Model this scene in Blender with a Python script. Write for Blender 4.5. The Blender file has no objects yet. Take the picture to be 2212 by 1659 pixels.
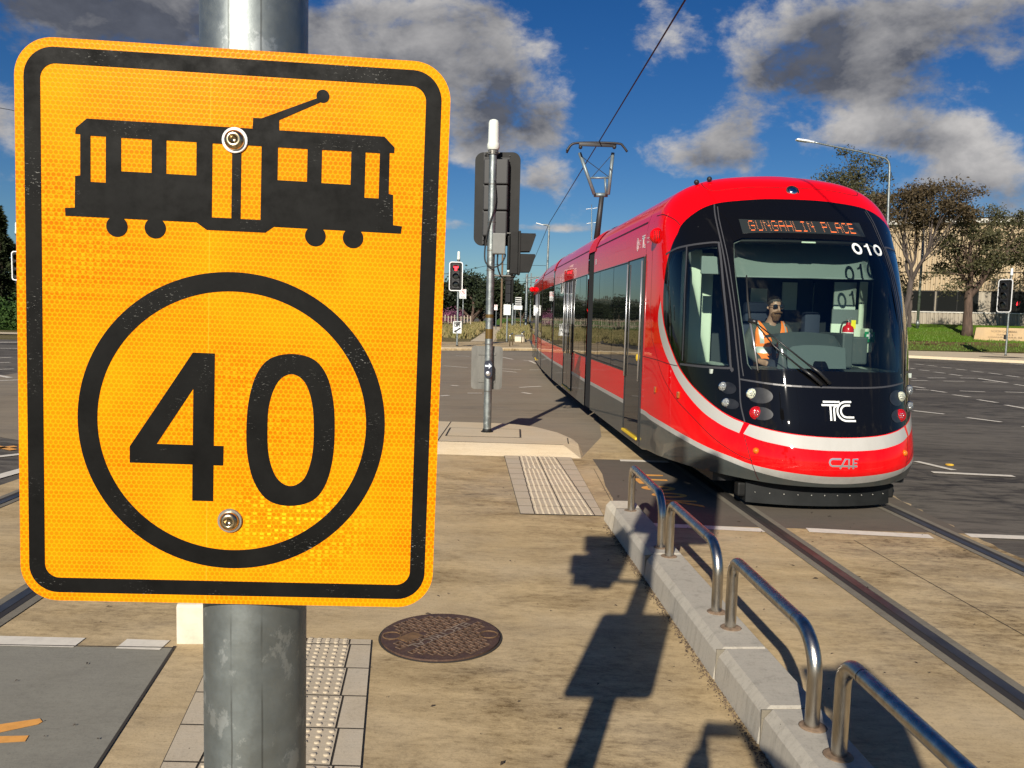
import bpy, bmesh, math, random
import numpy as np
from mathutils import Vector, Matrix, Euler
from mathutils.geometry import delaunay_2d_cdt
random.seed(7); rng = np.random.default_rng(7)
C = bpy.context.scene.collection; SC = bpy.context.scene
PI = math.pi; R = math.radians

# ------------------------------------------------------------------ camera
CAM_H = 1.85; FPX = 1780.0; PITCH = R(4.85); ROLL = R(1.42); IW, IH = 2212.0, 1659.0
cam = bpy.data.cameras.new('camera'); camo = bpy.data.objects.new('camera', cam); C.objects.link(camo)
cam.sensor_width = 36; cam.lens = 36 * FPX / IW; cam.clip_start = 0.05; cam.clip_end = 5000
camo.location = (0, 0, CAM_H)
camo.rotation_euler = (Matrix.Rotation(PI / 2 - PITCH, 3, 'X') @ Matrix.Rotation(ROLL, 3, 'Z')).to_euler()
SC.camera = camo

def ray(u, v):
    x = (u - IW / 2) / FPX; y = -(v - IH / 2) / FPX
    X = x * math.cos(ROLL) - y * math.sin(ROLL); Y = x * math.sin(ROLL) + y * math.cos(ROLL)
    return np.array([X, math.cos(PITCH) + Y * math.sin(PITCH), -math.sin(PITCH) + Y * math.cos(PITCH)])
def G(u, v, z=0.0):
    d = ray(u, v); t = (z - CAM_H) / d[2]; return Vector((d[0] * t, d[1] * t, z))
def AT(u, v, Y):
    d = ray(u, v); t = Y / d[1]; return Vector((d[0] * t, Y, CAM_H + d[2] * t))

# ------------------------------------------------------------------ world, sun, exposure
SUNV = Vector((-0.529, -1.95, 1.0)).normalized()
SUN_EL = math.asin(SUNV.z); SUN_AZ = math.atan2(SUNV.x, SUNV.y)
SC.view_settings.view_transform = 'Standard'; SC.view_settings.look = 'None'
SC.view_settings.exposure = 0.36; SC.view_settings.gamma = 1.0
sl = bpy.data.lights.new('sun', 'SUN'); sl.energy = 5.0; sl.angle = R(0.53); sl.color = (1.0, 0.925, 0.80)
so = bpy.data.objects.new('sun', sl); C.objects.link(so); so.rotation_euler = SUNV.to_track_quat('Z', 'Y').to_euler()
so.location = (-20, -60, 40)

class NT:
    """tiny node helper"""
    def __init__(s, nt): s.nt = nt; s.n = nt.nodes; s.l = nt.links
    def new(s, t, **k):
        n = s.n.new(t)
        for a, b in k.items(): setattr(n, a, b)
        return n
    def link(s, a, b): s.l.new(a, b)
    def val(s, sock, x):
        if hasattr(x, 'is_output') or isinstance(x, bpy.types.NodeSocket): s.l.new(x, sock)
        else: sock.default_value = x
    def math(s, op, a, b=0.0, c=0.0, clamp=False):
        n = s.new('ShaderNodeMath', operation=op); n.use_clamp = clamp
        s.val(n.inputs[0], a); s.val(n.inputs[1], b); s.val(n.inputs[2], c); return n.outputs[0]
    def mix(s, f, a, b, mode='MIX'):
        n = s.new('ShaderNodeMix', data_type='RGBA', blend_type=mode); n.clamp_factor = True
        s.val(n.inputs[0], f); s.val(n.inputs[6], a); s.val(n.inputs[7], b); return n.outputs[2]
    def noise(s, vec, scale, detail=4, rough=0.55, dist=0.0):
        n = s.new('ShaderNodeTexNoise'); s.val(n.inputs['Vector'], vec)
        n.inputs['Scale'].default_value = scale; n.inputs['Detail'].default_value = detail
        n.inputs['Roughness'].default_value = rough; n.inputs['Distortion'].default_value = dist; return n.outputs[0]
    def ramp(s, f, a, b):
        n = s.new('ShaderNodeMapRange'); n.clamp = True; s.val(n.inputs[0], f)
        n.inputs[1].default_value = a; n.inputs[2].default_value = b; return n.outputs[0]
    def mapping(s, vec, sc=(1, 1, 1), rot=(0, 0, 0), loc=(0, 0, 0)):
        n = s.new('ShaderNodeMapping'); s.val(n.inputs[0], vec); n.inputs[1].default_value = loc
        n.inputs[2].default_value = rot; n.inputs[3].default_value = sc; return n.outputs[0]
    def bump(s, h, strength=0.3, dist=0.01):
        n = s.new('ShaderNodeBump'); n.inputs['Strength'].default_value = strength
        n.inputs['Distance'].default_value = dist; s.val(n.inputs['Height'], h); return n.outputs[0]

w = bpy.data.worlds.new('World'); SC.world = w; w.use_nodes = True
N_ = NT(w.node_tree); w.node_tree.nodes.clear()
sky = N_.new('ShaderNodeTexSky', sky_type='NISHITA'); sky.sun_disc = False
sky.sun_elevation = SUN_EL; sky.sun_rotation = SUN_AZ; sky.altitude = 600; sky.air_density = 1.0; sky.dust_density = 0.4; sky.ozone_density = 2.5
tc = N_.new('ShaderNodeTexCoord'); gen = tc.outputs['Generated']
sep = N_.new('ShaderNodeSeparateXYZ'); N_.link(gen, sep.inputs[0])
az = N_.math('ARCTAN2', sep.outputs[0], sep.outputs[1]); el = N_.math('ARCSINE', sep.outputs[2])
def azel(u, v):
    d = ray(u, v); d = d / np.linalg.norm(d); return math.atan2(d[0], d[1]), math.asin(d[2])
# the clouds of the photograph as soft lumps in azimuth/elevation, broken up by noise
CL = [(850, 70, 210, 95, 1.05), (1060, 190, 130, 125, 1.05), (980, 40, 130, 65, .8), (1010, 300, 80, 80, .7), (1195, 275, 62, 70, .8), (1165, 388, 75, 38, .8),
      (180, 10, 330, 105, 1.15), (-60, 250, 160, 90, .9), (480, 30, 230, 60, .75), (1430, 75, 75, 70, .72), (1760, 95, 190, 100, 1.1), (1925, 165, 140, 75, .9), (1655, 170, 80, 45, .55),
      (2020, 10, 170, 50, .8), (2200, 55, 95, 80, 1.0), (1525, 330, 140, 46, 1.05), (1592, 262, 62, 50, 1.0), (1860, 285, 120, 38, .95), (2010, 290, 110, 50, 1.0), (2130, 370, 125, 62, 1.1), (1960, 395, 60, 30, .5),
      (1185, 492, 120, 11, .7), (985, 487, 70, 14, .55), (2260, 480, 160, 40, .8), (1690, 425, 45, 28, .4)]
acc = None; low = None
for (u, v, ru, rv, wt) in CL:
    a0, e0 = azel(u, v)
    dx = N_.math('MULTIPLY', N_.math('SUBTRACT', az, a0), FPX / ru); dy = N_.math('MULTIPLY', N_.math('SUBTRACT', el, e0), FPX / rv)
    r2 = N_.math('ADD', N_.math('MULTIPLY', dx, dx), N_.math('MULTIPLY', dy, dy))
    g = N_.math('MULTIPLY', N_.math('EXPONENT', N_.math('MULTIPLY', r2, -1.05)), wt)
    gl = N_.math('MULTIPLY', g, dy)          # signed: below the middle of its cloud or above
    acc = g if acc is None else N_.math('ADD', acc, g)
    low = gl if low is None else N_.math('ADD', low, gl)
dk = None
for (u, v, ru, rv, wt) in ((170, 25, 420, 150, 1.9), (1080, 215, 100, 120, 1.5), (870, 150, 120, 60, .5), (1800, 150, 200, 70, 1.5), (2010, 40, 190, 70, 1.3), (1120, 300, 60, 60, .4), (2150, 425, 150, 40, .6), (1540, 358, 120, 22, .45), (1870, 315, 120, 22, .35)):
    a0, e0 = azel(u, v); dx = N_.math('MULTIPLY', N_.math('SUBTRACT', az, a0), FPX / ru); dy = N_.math('MULTIPLY', N_.math('SUBTRACT', el, e0), FPX / rv)
    g = N_.math('MULTIPLY', N_.math('EXPONENT', N_.math('MULTIPLY', N_.math('ADD', N_.math('MULTIPLY', dx, dx), N_.math('MULTIPLY', dy, dy)), -1.0)), wt); dk = g if dk is None else N_.math('ADD', dk, g)
# generic clouds for the rest of the dome (only seen in reflections)
back = N_.math('MULTIPLY', N_.ramp(N_.noise(gen, 2.2, 3, .5), .5, .72), N_.ramp(sep.outputs[1], .45, -.1))
acc = N_.math('ADD', acc, back)
vv = N_.mapping(gen, sc=(1, 1, 1.6))
n1 = N_.noise(vv, 9.0, 9, .62, .25); n2 = N_.noise(vv, 27.0, 6, .6, .2); n3 = N_.noise(N_.mapping(gen, loc=(0.05, -0.03, -0.05), sc=(1, 1, 1.6)), 9.0, 5, .6, .25)
acc = N_.math('MINIMUM', acc, 1.15)
dens = N_.math('ADD', acc, N_.math('ADD', N_.math('MULTIPLY', N_.math('SUBTRACT', n1, .5), 2.3), N_.math('ADD', N_.math('MULTIPLY', N_.math('SUBTRACT', n2, .5), .95), N_.math('MULTIPLY', N_.math('SUBTRACT', N_.noise(vv, 70.0, 5, .65, .1), .5), .45))))
cov = N_.new('ShaderNodeMapRange', interpolation_type='SMOOTHSTEP'); N_.link(dens, cov.inputs[0]); cov.inputs[1].default_value = .40; cov.inputs[2].default_value = 1.12; cov = cov.outputs[0]
thick = N_.ramp(N_.math('ADD', N_.math('SUBTRACT', N_.math('ADD', N_.math('MULTIPLY', dens, .75), N_.math('MULTIPLY', N_.math('SUBTRACT', n3, n1), 4.5)), N_.math('MULTIPLY', low, .75)), N_.math('ADD', N_.math('MULTIPLY', N_.math('SUBTRACT', n2, .5), 1.3), dk)), .34, 2.55)
ccol = N_.mix(thick, (8.0, 7.8, 7.7, 1), (1.5, 1.65, 2.1, 1))
ccol = N_.mix(.55, ccol, N_.mix(1.0, ccol, N_.mix(N_.ramp(n2, .25, .75), (.45, .47, .52, 1), (1.35, 1.33, 1.3, 1)), 'MULTIPLY'))
hs = N_.new('ShaderNodeHueSaturation'); hs.inputs['Saturation'].default_value = 1.36; hs.inputs['Value'].default_value = 1.0
hs.inputs['Hue'].default_value = 0.508
N_.link(sky.outputs[0], hs.inputs['Color'])
skyc = N_.mix(1.0, hs.outputs[0], (0.62, 0.78, 0.92, 1), 'MULTIPLY')
mixc = N_.mix(N_.math('MULTIPLY', cov, N_.ramp(el, -.01, .03)), skyc, ccol)
bg = N_.new('ShaderNodeBackground'); bg.inputs[1].default_value = 0.052; N_.link(mixc, bg.inputs[0])
wo = N_.new('ShaderNodeOutputWorld'); N_.link(bg.outputs[0], wo.inputs[0])

# ------------------------------------------------------------------ materials
def base_mat(name):
    m = bpy.data.materials.new(name); m.use_nodes = True; n = NT(m.node_tree)
    return m, n, m.node_tree.nodes['Principled BSDF']
def mat(name, col, rough=0.5, metal=0.0, var=0.0, vscale=8.0, coat=0.0, bump=0.0, bscale=40.0, stretch=(1, 1, 1), col2=None, emit=None, spec=None, objc=True):
    m, n, b = base_mat(name)
    b.inputs['Roughness'].default_value = rough; b.inputs['Metallic'].default_value = metal
    b.inputs['Coat Weight'].default_value = coat; b.inputs['Coat Roughness'].default_value = 0.03
    if spec is not None: b.inputs['Specular IOR Level'].default_value = spec
    t = n.new('ShaderNodeTexCoord'); vec = n.mapping(t.outputs['Object'], sc=stretch)
    c4 = (*col, 1)
    if var > 0 or col2:
        f = n.ramp(n.noise(vec, vscale, 6, .6), .32, .68)
        cA = (*[c * (1 - var) for c in col], 1); cB = (*(col2 or [min(1, c * (1 + var)) for c in col]), 1)
        n.link(n.mix(f, cA, cB), b.inputs['Base Color'])
    else: b.inputs['Base Color'].default_value = c4
    if bump > 0: n.link(n.bump(n.noise(vec, bscale, 5, .6), bump, .006), b.inputs['Normal'])
    if emit: b.inputs['Emission Color'].default_value = (*emit[0], 1); b.inputs['Emission Strength'].default_value = emit[1]
    return m

def concrete(name, col, dark, streak=(0.7, 5.0, 1), stain=0.6, rot=0.0, sc=1.0, spots=True, rough=.85):
    m, n, b = base_mat(name); g = n.new('ShaderNodeNewGeometry')
    v = n.mapping(g.outputs['Position'], rot=(0, 0, rot)); vs = n.mapping(v, sc=streak)
    s1 = n.ramp(n.noise(vs, 1.5 * sc, 12, .74, .3), .40, .64)                      # broad weathering
    s2 = n.ramp(n.noise(n.mapping(v, sc=(streak[0] * 1.6, streak[1] * 1.2, 1)), 9.0 * sc, 10, .78, .2), .47, .68)   # finer stains
    big = n.ramp(n.noise(v, .45 * sc, 4, .55), .36, .66)
    broom = n.noise(n.mapping(v, sc=(5, 95, 1)), 1.0, 3, .6)
    mask = n.math('MULTIPLY', n.math('ADD', n.math('MULTIPLY', s1, .62), n.math('MULTIPLY', s2, .55)), n.math('ADD', n.math('MULTIPLY', big, .85), .22), clamp=True)
    c = n.mix(n.math('MULTIPLY', mask, stain), (*col, 1), (*dark, 1))
    grey = n.ramp(n.noise(v, .8 * sc, 6, .6), .42, .7); c = n.mix(n.math('MULTIPLY', grey, .22), c, (*[sum(col) / 3 * k for k in (1.04, 1.0, .90)], 1))
    fine = n.noise(v, 75, 6, .75)
    c = n.mix(n.math('MULTIPLY', n.ramp(fine, .53, .72), .40), c, (*[x * .45 for x in dark], 1))
    c = n.mix(n.math('MULTIPLY', n.ramp(broom, .5, .75), .16), c, (*[x * .6 for x in dark], 1))
    c = n.mix(n.math('MULTIPLY', n.ramp(n.noise(v, 120, 3, .6), .58, .72), .30), c, (*[min(1, x * 1.3) for x in col], 1))
    if spots:
        vo = n.new('ShaderNodeTexVoronoi', feature='F1'); n.link(v, vo.inputs['Vector']); vo.inputs['Scale'].default_value = 5.5
        sp = n.math('LESS_THAN', n.math('ADD', vo.outputs['Distance'], n.math('MULTIPLY', n.noise(v, 40, 3, .6), .05)), .058)
        c = n.mix(n.math('MULTIPLY', sp, .75), c, (.03, .025, .02, 1))
    n.link(c, b.inputs['Base Color']); b.inputs['Roughness'].default_value = rough; b.inputs['Specular IOR Level'].default_value = .3
    n.link(n.bump(n.math('ADD', fine, n.math('MULTIPLY', s1, .5)), .35, .003), b.inputs['Normal'])
    return m
def asphalt(name, col, col2, rot=0.0):
    m, n, b = base_mat(name); g = n.new('ShaderNodeNewGeometry'); v = n.mapping(g.outputs['Position'], rot=(0, 0, rot))
    s1 = n.ramp(n.noise(n.mapping(v, sc=(.5, 1.8, 1)), 3.0, 10, .75, .4), .46, .60)
    big = n.ramp(n.noise(n.mapping(v, sc=(.25, 1, 1)), .28, 4, .55), .38, .60)
    c = n.mix(n.math('MULTIPLY', s1, n.math('ADD', n.math('MULTIPLY', big, .75), .32), clamp=True), (*col, 1), (*col2, 1))
    trk = n.ramp(n.noise(n.mapping(v, sc=(.05, .55, 1), rot=(0, 0, .3)), 1.0, 5, .6), .50, .62); c = n.mix(n.math('MULTIPLY', trk, .5), c, (*[x * 1.5 for x in col2], 1))
    pat = n.ramp(n.noise(n.mapping(v, sc=(.12, .9, 1)), .6, 3, .5), .55, .75)
    c = n.mix(n.math('MULTIPLY', pat, .35), c, (*[x * 1.35 for x in col], 1))
    f = n.noise(v, 150, 3, .7)
    c = n.mix(n.math('MULTIPLY', n.ramp(f, .55, .8), .4), c, (*[x * 1.8 for x in col], 1))
    n.link(c, b.inputs['Base Color']); b.inputs['Roughness'].default_value = .8; b.inputs['Specular IOR Level'].default_value = .3
    n.link(n.bump(f, .5, .004), b.inputs['Normal']); return m
def lawnmat(name, a, b_, dirt):
    m, n, b = base_mat(name); g = n.new('ShaderNodeNewGeometry'); v = g.outputs['Position']
    c = n.mix(n.ramp(n.noise(n.mapping(v, sc=(.5, 1, 1)), 1.1, 7, .7), .3, .7), (*a, 1), (*b_, 1))
    c = n.mix(n.math('MULTIPLY', n.ramp(n.noise(n.mapping(v, sc=(.15, 1.2, 1)), .5, 6, .65), .5, .66), .8), c, (*dirt, 1))
    c = n.mix(n.math('MULTIPLY', n.ramp(n.noise(v, 14, 4, .7), .45, .75), .4), c, (*[x * .4 for x in a], 1))
    n.link(c, b.inputs['Base Color']); b.inputs['Roughness'].default_value = .95; b.inputs['Specular IOR Level'].default_value = .1
    n.link(n.bump(n.noise(v, 9, 5, .7), .9, .05), b.inputs['Normal']); return m
def paint_mat(name, wear=.35, col=(.70, .64, .54)):
    m, n, b = base_mat(name); g = n.new('ShaderNodeNewGeometry'); v = g.outputs['Position']
    f = n.ramp(n.noise(n.mapping(v, sc=(1, 1, 1)), 11, 7, .7), .45, .72)
    n.link(n.mix(n.math('MULTIPLY', f, wear), (*col, 1), (*[x * .42 for x in col], 1)), b.inputs['Base Color'])
    b.inputs['Roughness'].default_value = .75; return m
def glassmat(name, tint=(.78, .92, .86), refl=1.0):
    m, n, b = base_mat(name); nt = m.node_tree
    tr = n.new('ShaderNodeBsdfTransparent'); tr.inputs[0].default_value = (*tint, 1)
    gl = n.new('ShaderNodeBsdfGlossy'); gl.inputs[1].default_value = .015; gl.inputs[0].default_value = (.95, .97, 1, 1)
    fr = n.new('ShaderNodeFresnel'); fr.inputs[0].default_value = 1.5
    mx = n.new('ShaderNodeMixShader'); n.link(n.math('MULTIPLY', fr.outputs[0], refl), mx.inputs[0]); n.link(tr.outputs[0], mx.inputs[1]); n.link(gl.outputs[0], mx.inputs[2])
    n.link(mx.outputs[0], nt.nodes['Material Output'].inputs[0]); return m
def leafmat(name, a, b_):
    m, n, b = base_mat(name); g = n.new('ShaderNodeNewGeometry')
    f = n.math('ADD', n.math('MULTIPLY', g.outputs['Random Per Island'], .6), n.math('MULTIPLY', n.ramp(n.noise(g.outputs['Position'], .8, 4, .6), .3, .7), .4))
    n.link(n.mix(f, (*a, 1), (*b_, 1)), b.inputs['Base Color']); b.inputs['Roughness'].default_value = .6
    b.inputs['Specular IOR Level'].default_value = .25; return m

M = {}
M['concrete'] = concrete('tan_concrete', (.56, .415, .222), (.118, .072, .026), streak=(.8, 2.2, 1), stain=1.35, rot=R(4))
M['track_concrete'] = concrete('track_concrete', (.46, .36, .23), (.17, .12, .065), stain=.9, rot=R(8))
M['pale_concrete'] = concrete('pale_concrete', (.60, .49, .33), (.36, .27, .16), stain=.5, sc=1.4)
M['kerb'] = concrete('grey_kerb_concrete', (.44, .40, .33), (.27, .245, .20), streak=(1.2, 1.6, 2), stain=.55, sc=1.5)
# drip stains down the kerb faces
_n = NT(M['kerb'].node_tree); _b = M['kerb'].node_tree.nodes['Principled BSDF']; _g = _n.new('ShaderNodeNewGeometry'); _lk = _b.inputs['Base Color'].links[0].from_socket
_dr = _n.ramp(_n.noise(_n.mapping(_g.outputs['Position'], sc=(14, 14, 1.2)), 1.0, 5, .7), .52, .68); _n.link(_n.mix(_n.math('MULTIPLY', _dr, .28), _lk, (.10, .09, .075, 1)), _b.inputs['Base Color'])
M['tile'] = concrete('tactile_tile', (.53, .44, .315), (.32, .26, .175), streak=(1, 1, 1), stain=.5, sc=3, spots=False)
M['asphalt'] = asphalt('asphalt', (.135, .118, .095), (.024, .020, .017), rot=R(6))
M['mid_road'] = concrete('mid_road_surface', (.27, .22, .155), (.115, .090, .064), streak=(.5, 2.5, 1), stain=.9, rot=R(-8), sc=.8, spots=False)
M['dark_crossing'] = concrete('dark_crossing_asphalt', (.14, .115, .088), (.075, .062, .050), streak=(.6, 2, 1), stain=.7, sc=1.2)
M['grey_crossing'] = concrete('grey_crossing_asphalt', (.25, .235, .19), (.15, .138, .112), streak=(1, 1.6, 1), stain=.7, sc=1.6)
M['paint'] = paint_mat('road_paint'); M['orange_paint'] = paint_mat('orange_paint', .5, (.78, .36, .08))
M['white_kerb'] = paint_mat('white_kerb_paint', .4, (.64, .575, .45))
M['lawn'] = lawnmat('lawn', (.050, .13, .014), (.085, .19, .022), (.20, .13, .055))
M['lawn_bright'] = lawnmat('lawn_bright', (.075, .155, .008), (.13, .24, .018), (.12, .13, .03))
M['earth'] = lawnmat('earth', (.10, .10, .035), (.20, .15, .075), (.22, .16, .09))
M['joint'] = mat('dark_joint', (.035, .028, .022), .9)
M['debris'] = mat('grit', (.10, .07, .045), .9, var=.6, vscale=30)
M['steel_rail'] = mat('rail_steel', (.085, .080, .075), .38, .6, var=.3, vscale=5)
M['rail_dark'] = mat('rail_groove', (.030, .026, .023), .7)
M['rail_flank'] = concrete('rail_flank', (.21, .185, .14), (.10, .085, .065), streak=(.6, 1.4, 1), stain=.8, spots=False)
M['stainless'] = mat('stainless', (.50, .47, .42), .27, 1.0, var=.28, vscale=5, stretch=(6, 6, .9), bump=.14, bscale=90)
M['dark_plastic'] = mat('dark_plastic', (.0105, .0105, .010), .6, spec=.25, var=.25, vscale=6)
M['black'] = mat('matt_black', (.012, .012, .013), .55)
M['grey_box'] = mat('grey_enamel', (.15, .155, .145), .45, var=.1)
M['antenna'] = mat('antenna_plastic', (.66, .70, .64), .45, var=.05)
M['white_enamel'] = mat('white_enamel', (.78, .78, .76), .4, var=.06)
M['alu_back'] = mat('aluminium_sheet', (.17, .165, .15), .42, .6, var=.25, vscale=2.5, stretch=(3, 3, .8))
M['red_lens'] = mat('red_lens', (.4, .01, .01), .25, emit=((1, .02, .03), 5.0))
M['red_lens_dim'] = mat('dull_red_lens', (.35, .01, .01), .2, emit=((1, .02, .02), .6))
M['dark_lens'] = mat('dark_lens', (.02, .022, .02), .12)
M['bark'] = mat('bark', (.085, .055, .040), .9, var=.45, vscale=3, stretch=(3, 3, .5), bump=.8, bscale=14)
M['bark_grey'] = mat('grey_bark', (.07, .055, .048), .9, var=.4, vscale=3, stretch=(3, 3, .5), bump=.8, bscale=14)
M['timber'] = mat('weathered_timber', (.15, .10, .06), .8, var=.3, vscale=4, stretch=(6, 6, .4))
M['rubber'] = mat('rubber', (.012, .012, .012), .65)
M['silver'] = mat('silver', (.60, .60, .60), .3, .8)
M['yellow'] = mat('yellow_plastic', (.75, .50, .02), .5)
M['white'] = mat('white_vinyl', (.80, .82, .80), .4)
M['black_vinyl'] = mat('black_vinyl', (.015, .015, .015), .4)

def galv(name):
    m, n, b = base_mat(name); t = n.new('ShaderNodeTexCoord'); v = t.outputs['Object']
    vo = n.new('ShaderNodeTexVoronoi'); n.link(n.mapping(v, sc=(22, 22, 9)), vo.inputs['Vector']); vo.inputs['Scale'].default_value = 1
    sp = n.ramp(n.noise(n.mapping(v, sc=(1, 1, .7)), 20, 9, .72, .15), .56, .60)
    sx_ = n.new('ShaderNodeSeparateXYZ'); n.link(v, sx_.inputs[0]); an_ = n.math('ARCTAN2', sx_.outputs[0], n.math('MULTIPLY', sx_.outputs[1], -1.0))
    c = n.mix(n.ramp(n.noise(v, 7, 5, .65), .35, .65), (.20, .225, .225, 1), (.33, .36, .355, 1))
    c = n.mix(n.math('MULTIPLY', vo.outputs['Color'], .12), c, (.13, .15, .15, 1))
    c = n.mix(n.math('MULTIPLY', sp, .6), c, (.50, .53, .52, 1))
    seam = None
    for a0 in (-.16, .42):
        q_ = n.math('LESS_THAN', n.math('ABSOLUTE', n.math('SUBTRACT', an_, n.math('ADD', a0, n.math('MULTIPLY', n.math('SUBTRACT', n.noise(v, 9, 3, .6), .5), .05)))), .017); seam = q_ if seam is None else n.math('ADD', seam, q_)
    vert = n.math('MULTIPLY', seam, n.ramp(n.noise(n.mapping(v, sc=(0, 0, 5)), 1, 3, .6), .42, .5))
    c = n.mix(n.math('MULTIPLY', vert, .6), c, (.09, .095, .09, 1))
    n.link(c, b.inputs['Base Color']); b.inputs['Metallic'].default_value = .85
    n.link(n.ramp(n.noise(v, 15, 5, .7), -.3, 1.3), b.inputs['Roughness'])
    n.link(n.bump(n.noise(v, 40, 4, .6), .15, .002), b.inputs['Normal']); return m
M['galv'] = galv('galvanised_steel')

# ------------------------------------------------------------------ mesh helpers
class MB:
    def __init__(s): s.v = []; s.f = []; s.mi = []; s.m = 0; s.nrm = None
    def add(s, vs, fs):
        o = len(s.v); s.v += [tuple(p) for p in vs]; s.f += [tuple(i + o for i in f) for f in fs]; s.mi += [s.m] * len(fs); return s
    def box(s, lo, hi, mtx=None):
        x0, y0, z0 = lo; x1, y1, z1 = hi
        vs = [(x0, y0, z0), (x1, y0, z0), (x1, y1, z0), (x0, y1, z0), (x0, y0, z1), (x1, y0, z1), (x1, y1, z1), (x0, y1, z1)]
        if mtx: vs = [tuple(mtx @ Vector(p)) for p in vs]
        return s.add(vs, [(0, 3, 2, 1), (4, 5, 6, 7), (0, 1, 5, 4), (1, 2, 6, 5), (2, 3, 7, 6), (3, 0, 4, 7)])
    def bbox(s, lo, hi, b=.01, mtx=None):     # box with bevelled edges
        bm = bmesh.new(); bmesh.ops.create_cube(bm, size=1)
        for q in bm.verts: q.co = Vector([lo[i] + (q.co[i] + .5) * (hi[i] - lo[i]) for i in range(3)])
        bmesh.ops.bevel(bm, geom=bm.edges[:], offset=b, segments=2, affect='EDGES', profile=.6)
        if mtx: bmesh.ops.transform(bm, matrix=mtx, verts=bm.verts)
        return s.addbm(bm)
    def addbm(s, bm):
        bm.verts.index_update(); vs = [q.co[:] for q in bm.verts]; fs = [[q.index for q in f.verts] for f in bm.faces]; bm.free(); return s.add(vs, fs)
    def tube(s, pts, r, n=12, caps=True):
        pts = [Vector(p) for p in pts]; k = len(pts); rs = r if isinstance(r, (list, tuple)) else [r] * k
        vs = []; prev = None
        for i, p in enumerate(pts):
            t = (pts[min(i + 1, k - 1)] - pts[max(i - 1, 0)]); t = t.normalized() if t.length > 1e-9 else Vector((0, 0, 1))
            if prev is None:
                a = Vector((0, 0, 1)) if abs(t.z) < .9 else Vector((1, 0, 0)); u = t.cross(a).normalized()
            else: u = (prev - t * prev.dot(t)).normalized()
            prev = u; w_ = t.cross(u)
            for j in range(n):
                an = 2 * PI * j / n; vs.append(tuple(p + (u * math.cos(an) + w_ * math.sin(an)) * rs[i]))
        fs = [(i * n + j, i * n + (j + 1) % n, (i + 1) * n + (j + 1) % n, (i + 1) * n + j) for i in range(k - 1) for j in range(n)]
        if caps: fs += [tuple(range(n - 1, -1, -1)), tuple((k - 1) * n + j for j in range(n))]
        return s.add(vs, fs)
    def lathe(s, prof, n=24, mtx=None):       # prof: (r, z)
        vs = [(r * math.cos(2 * PI * j / n), r * math.sin(2 * PI * j / n), z) for (r, z) in prof for j in range(n)]
        k = len(prof); fs = [(i * n + j, i * n + (j + 1) % n, (i + 1) * n + (j + 1) % n, (i + 1) * n + j) for i in range(k - 1) for j in range(n)]
        fs += [tuple(range(n - 1, -1, -1)), tuple((k - 1) * n + j for j in range(n))]
        if mtx: vs = [tuple(mtx @ Vector(p)) for p in vs]
        return s.add(vs, fs)
    def plate(s, loops, t0, t1, fn=lambda x, y, t: (x, y, t)):   # 2-D loops (even-odd) extruded from t0 to t1
        V2, T = fill2d(loops); n = len(V2)
        vs = [fn(p[0], p[1], t1) for p in V2] + [fn(p[0], p[1], t0) for p in V2]
        fs = [t for t in T] + [tuple(n + i for i in reversed(t)) for t in T]
        s.add(vs, fs)
        for L in loops:
            k = len(L); a = sum(L[i][0] * L[(i + 1) % k][1] - L[(i + 1) % k][0] * L[i][1] for i in range(k))
            vs = [fn(p[0], p[1], t0) for p in L] + [fn(p[0], p[1], t1) for p in L]
            fs = [(i, (i + 1) % k, k + (i + 1) % k, k + i) for i in range(k)]
            s.add(vs, fs)
        return s
    def sheet(s, pts, z=None):
        pts = [tuple(p) if z is None else (p[0], p[1], z) for p in pts]; return s.add(pts, [tuple(range(len(pts)))])
    def build(s, name, m, parent=None, smooth=False, loc=None, recalc=True, auto=None):
        me = bpy.data.meshes.new(name); me.from_pydata(s.v, [], s.f); ms = m if isinstance(m, (list, tuple)) else [m]
        for x in ms: me.materials.append(x)
        if len(ms) > 1: me.polygons.foreach_set('material_index', s.mi)
        if recalc and s.nrm is None:
            bm = bmesh.new(); bm.from_mesh(me); bmesh.ops.recalc_face_normals(bm, faces=bm.faces); bm.to_mesh(me); bm.free()
        if smooth or s.nrm is not None: me.polygons.foreach_set('use_smooth', [True] * len(me.polygons))
        if s.nrm is not None: me.normals_split_custom_set_from_vertices(s.nrm)
        elif auto: me.set_sharp_from_angle(angle=R(auto))
        me.update(); o = bpy.data.objects.new(name, me); C.objects.link(o)
        if parent: o.parent = parent
        if loc: o.location = loc
        return o

def pip(x, y, L):
    c = False; n = len(L); j = n - 1
    for i in range(n):
        xi, yi = L[i]; xj, yj = L[j]
        if (yi > y) != (yj > y) and x < (xj - xi) * (y - yi) / (yj - yi) + xi: c = not c
        j = i
    return c
def cdt(loops, pts=(), closed=True):
    V = []; E = []
    for L in loops:
        o = len(V); V += [Vector((float(p[0]), float(p[1]))) for p in L]; k = len(L)
        E += [(o + i, o + (i + 1) % k) for i in range(k if closed else k - 1)]
    V += [Vector((float(p[0]), float(p[1]))) for p in pts]
    r = delaunay_2d_cdt(V, E, [], 0, 1e-6); return r[0], r[2]
def fill2d(loops, pts=()):
    V, F = cdt(loops, pts); out = []
    for f in F:
        cx = sum(V[i][0] for i in f) / len(f); cy = sum(V[i][1] for i in f) / len(f)
        if sum(pip(cx, cy, L) for L in loops) % 2: out.append(tuple(f))
    return V, out
def rrect(x0, y0, x1, y1, r, n=8):
    P = []
    for cx, cy, a in ((x1 - r, y1 - r, 0), (x0 + r, y1 - r, 90), (x0 + r, y0 + r, 180), (x1 - r, y0 + r, 270)):
        P += [(cx + r * math.cos(R(a + 90 * i / n)), cy + r * math.sin(R(a + 90 * i / n))) for i in range(n + 1)]
    return P
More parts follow.
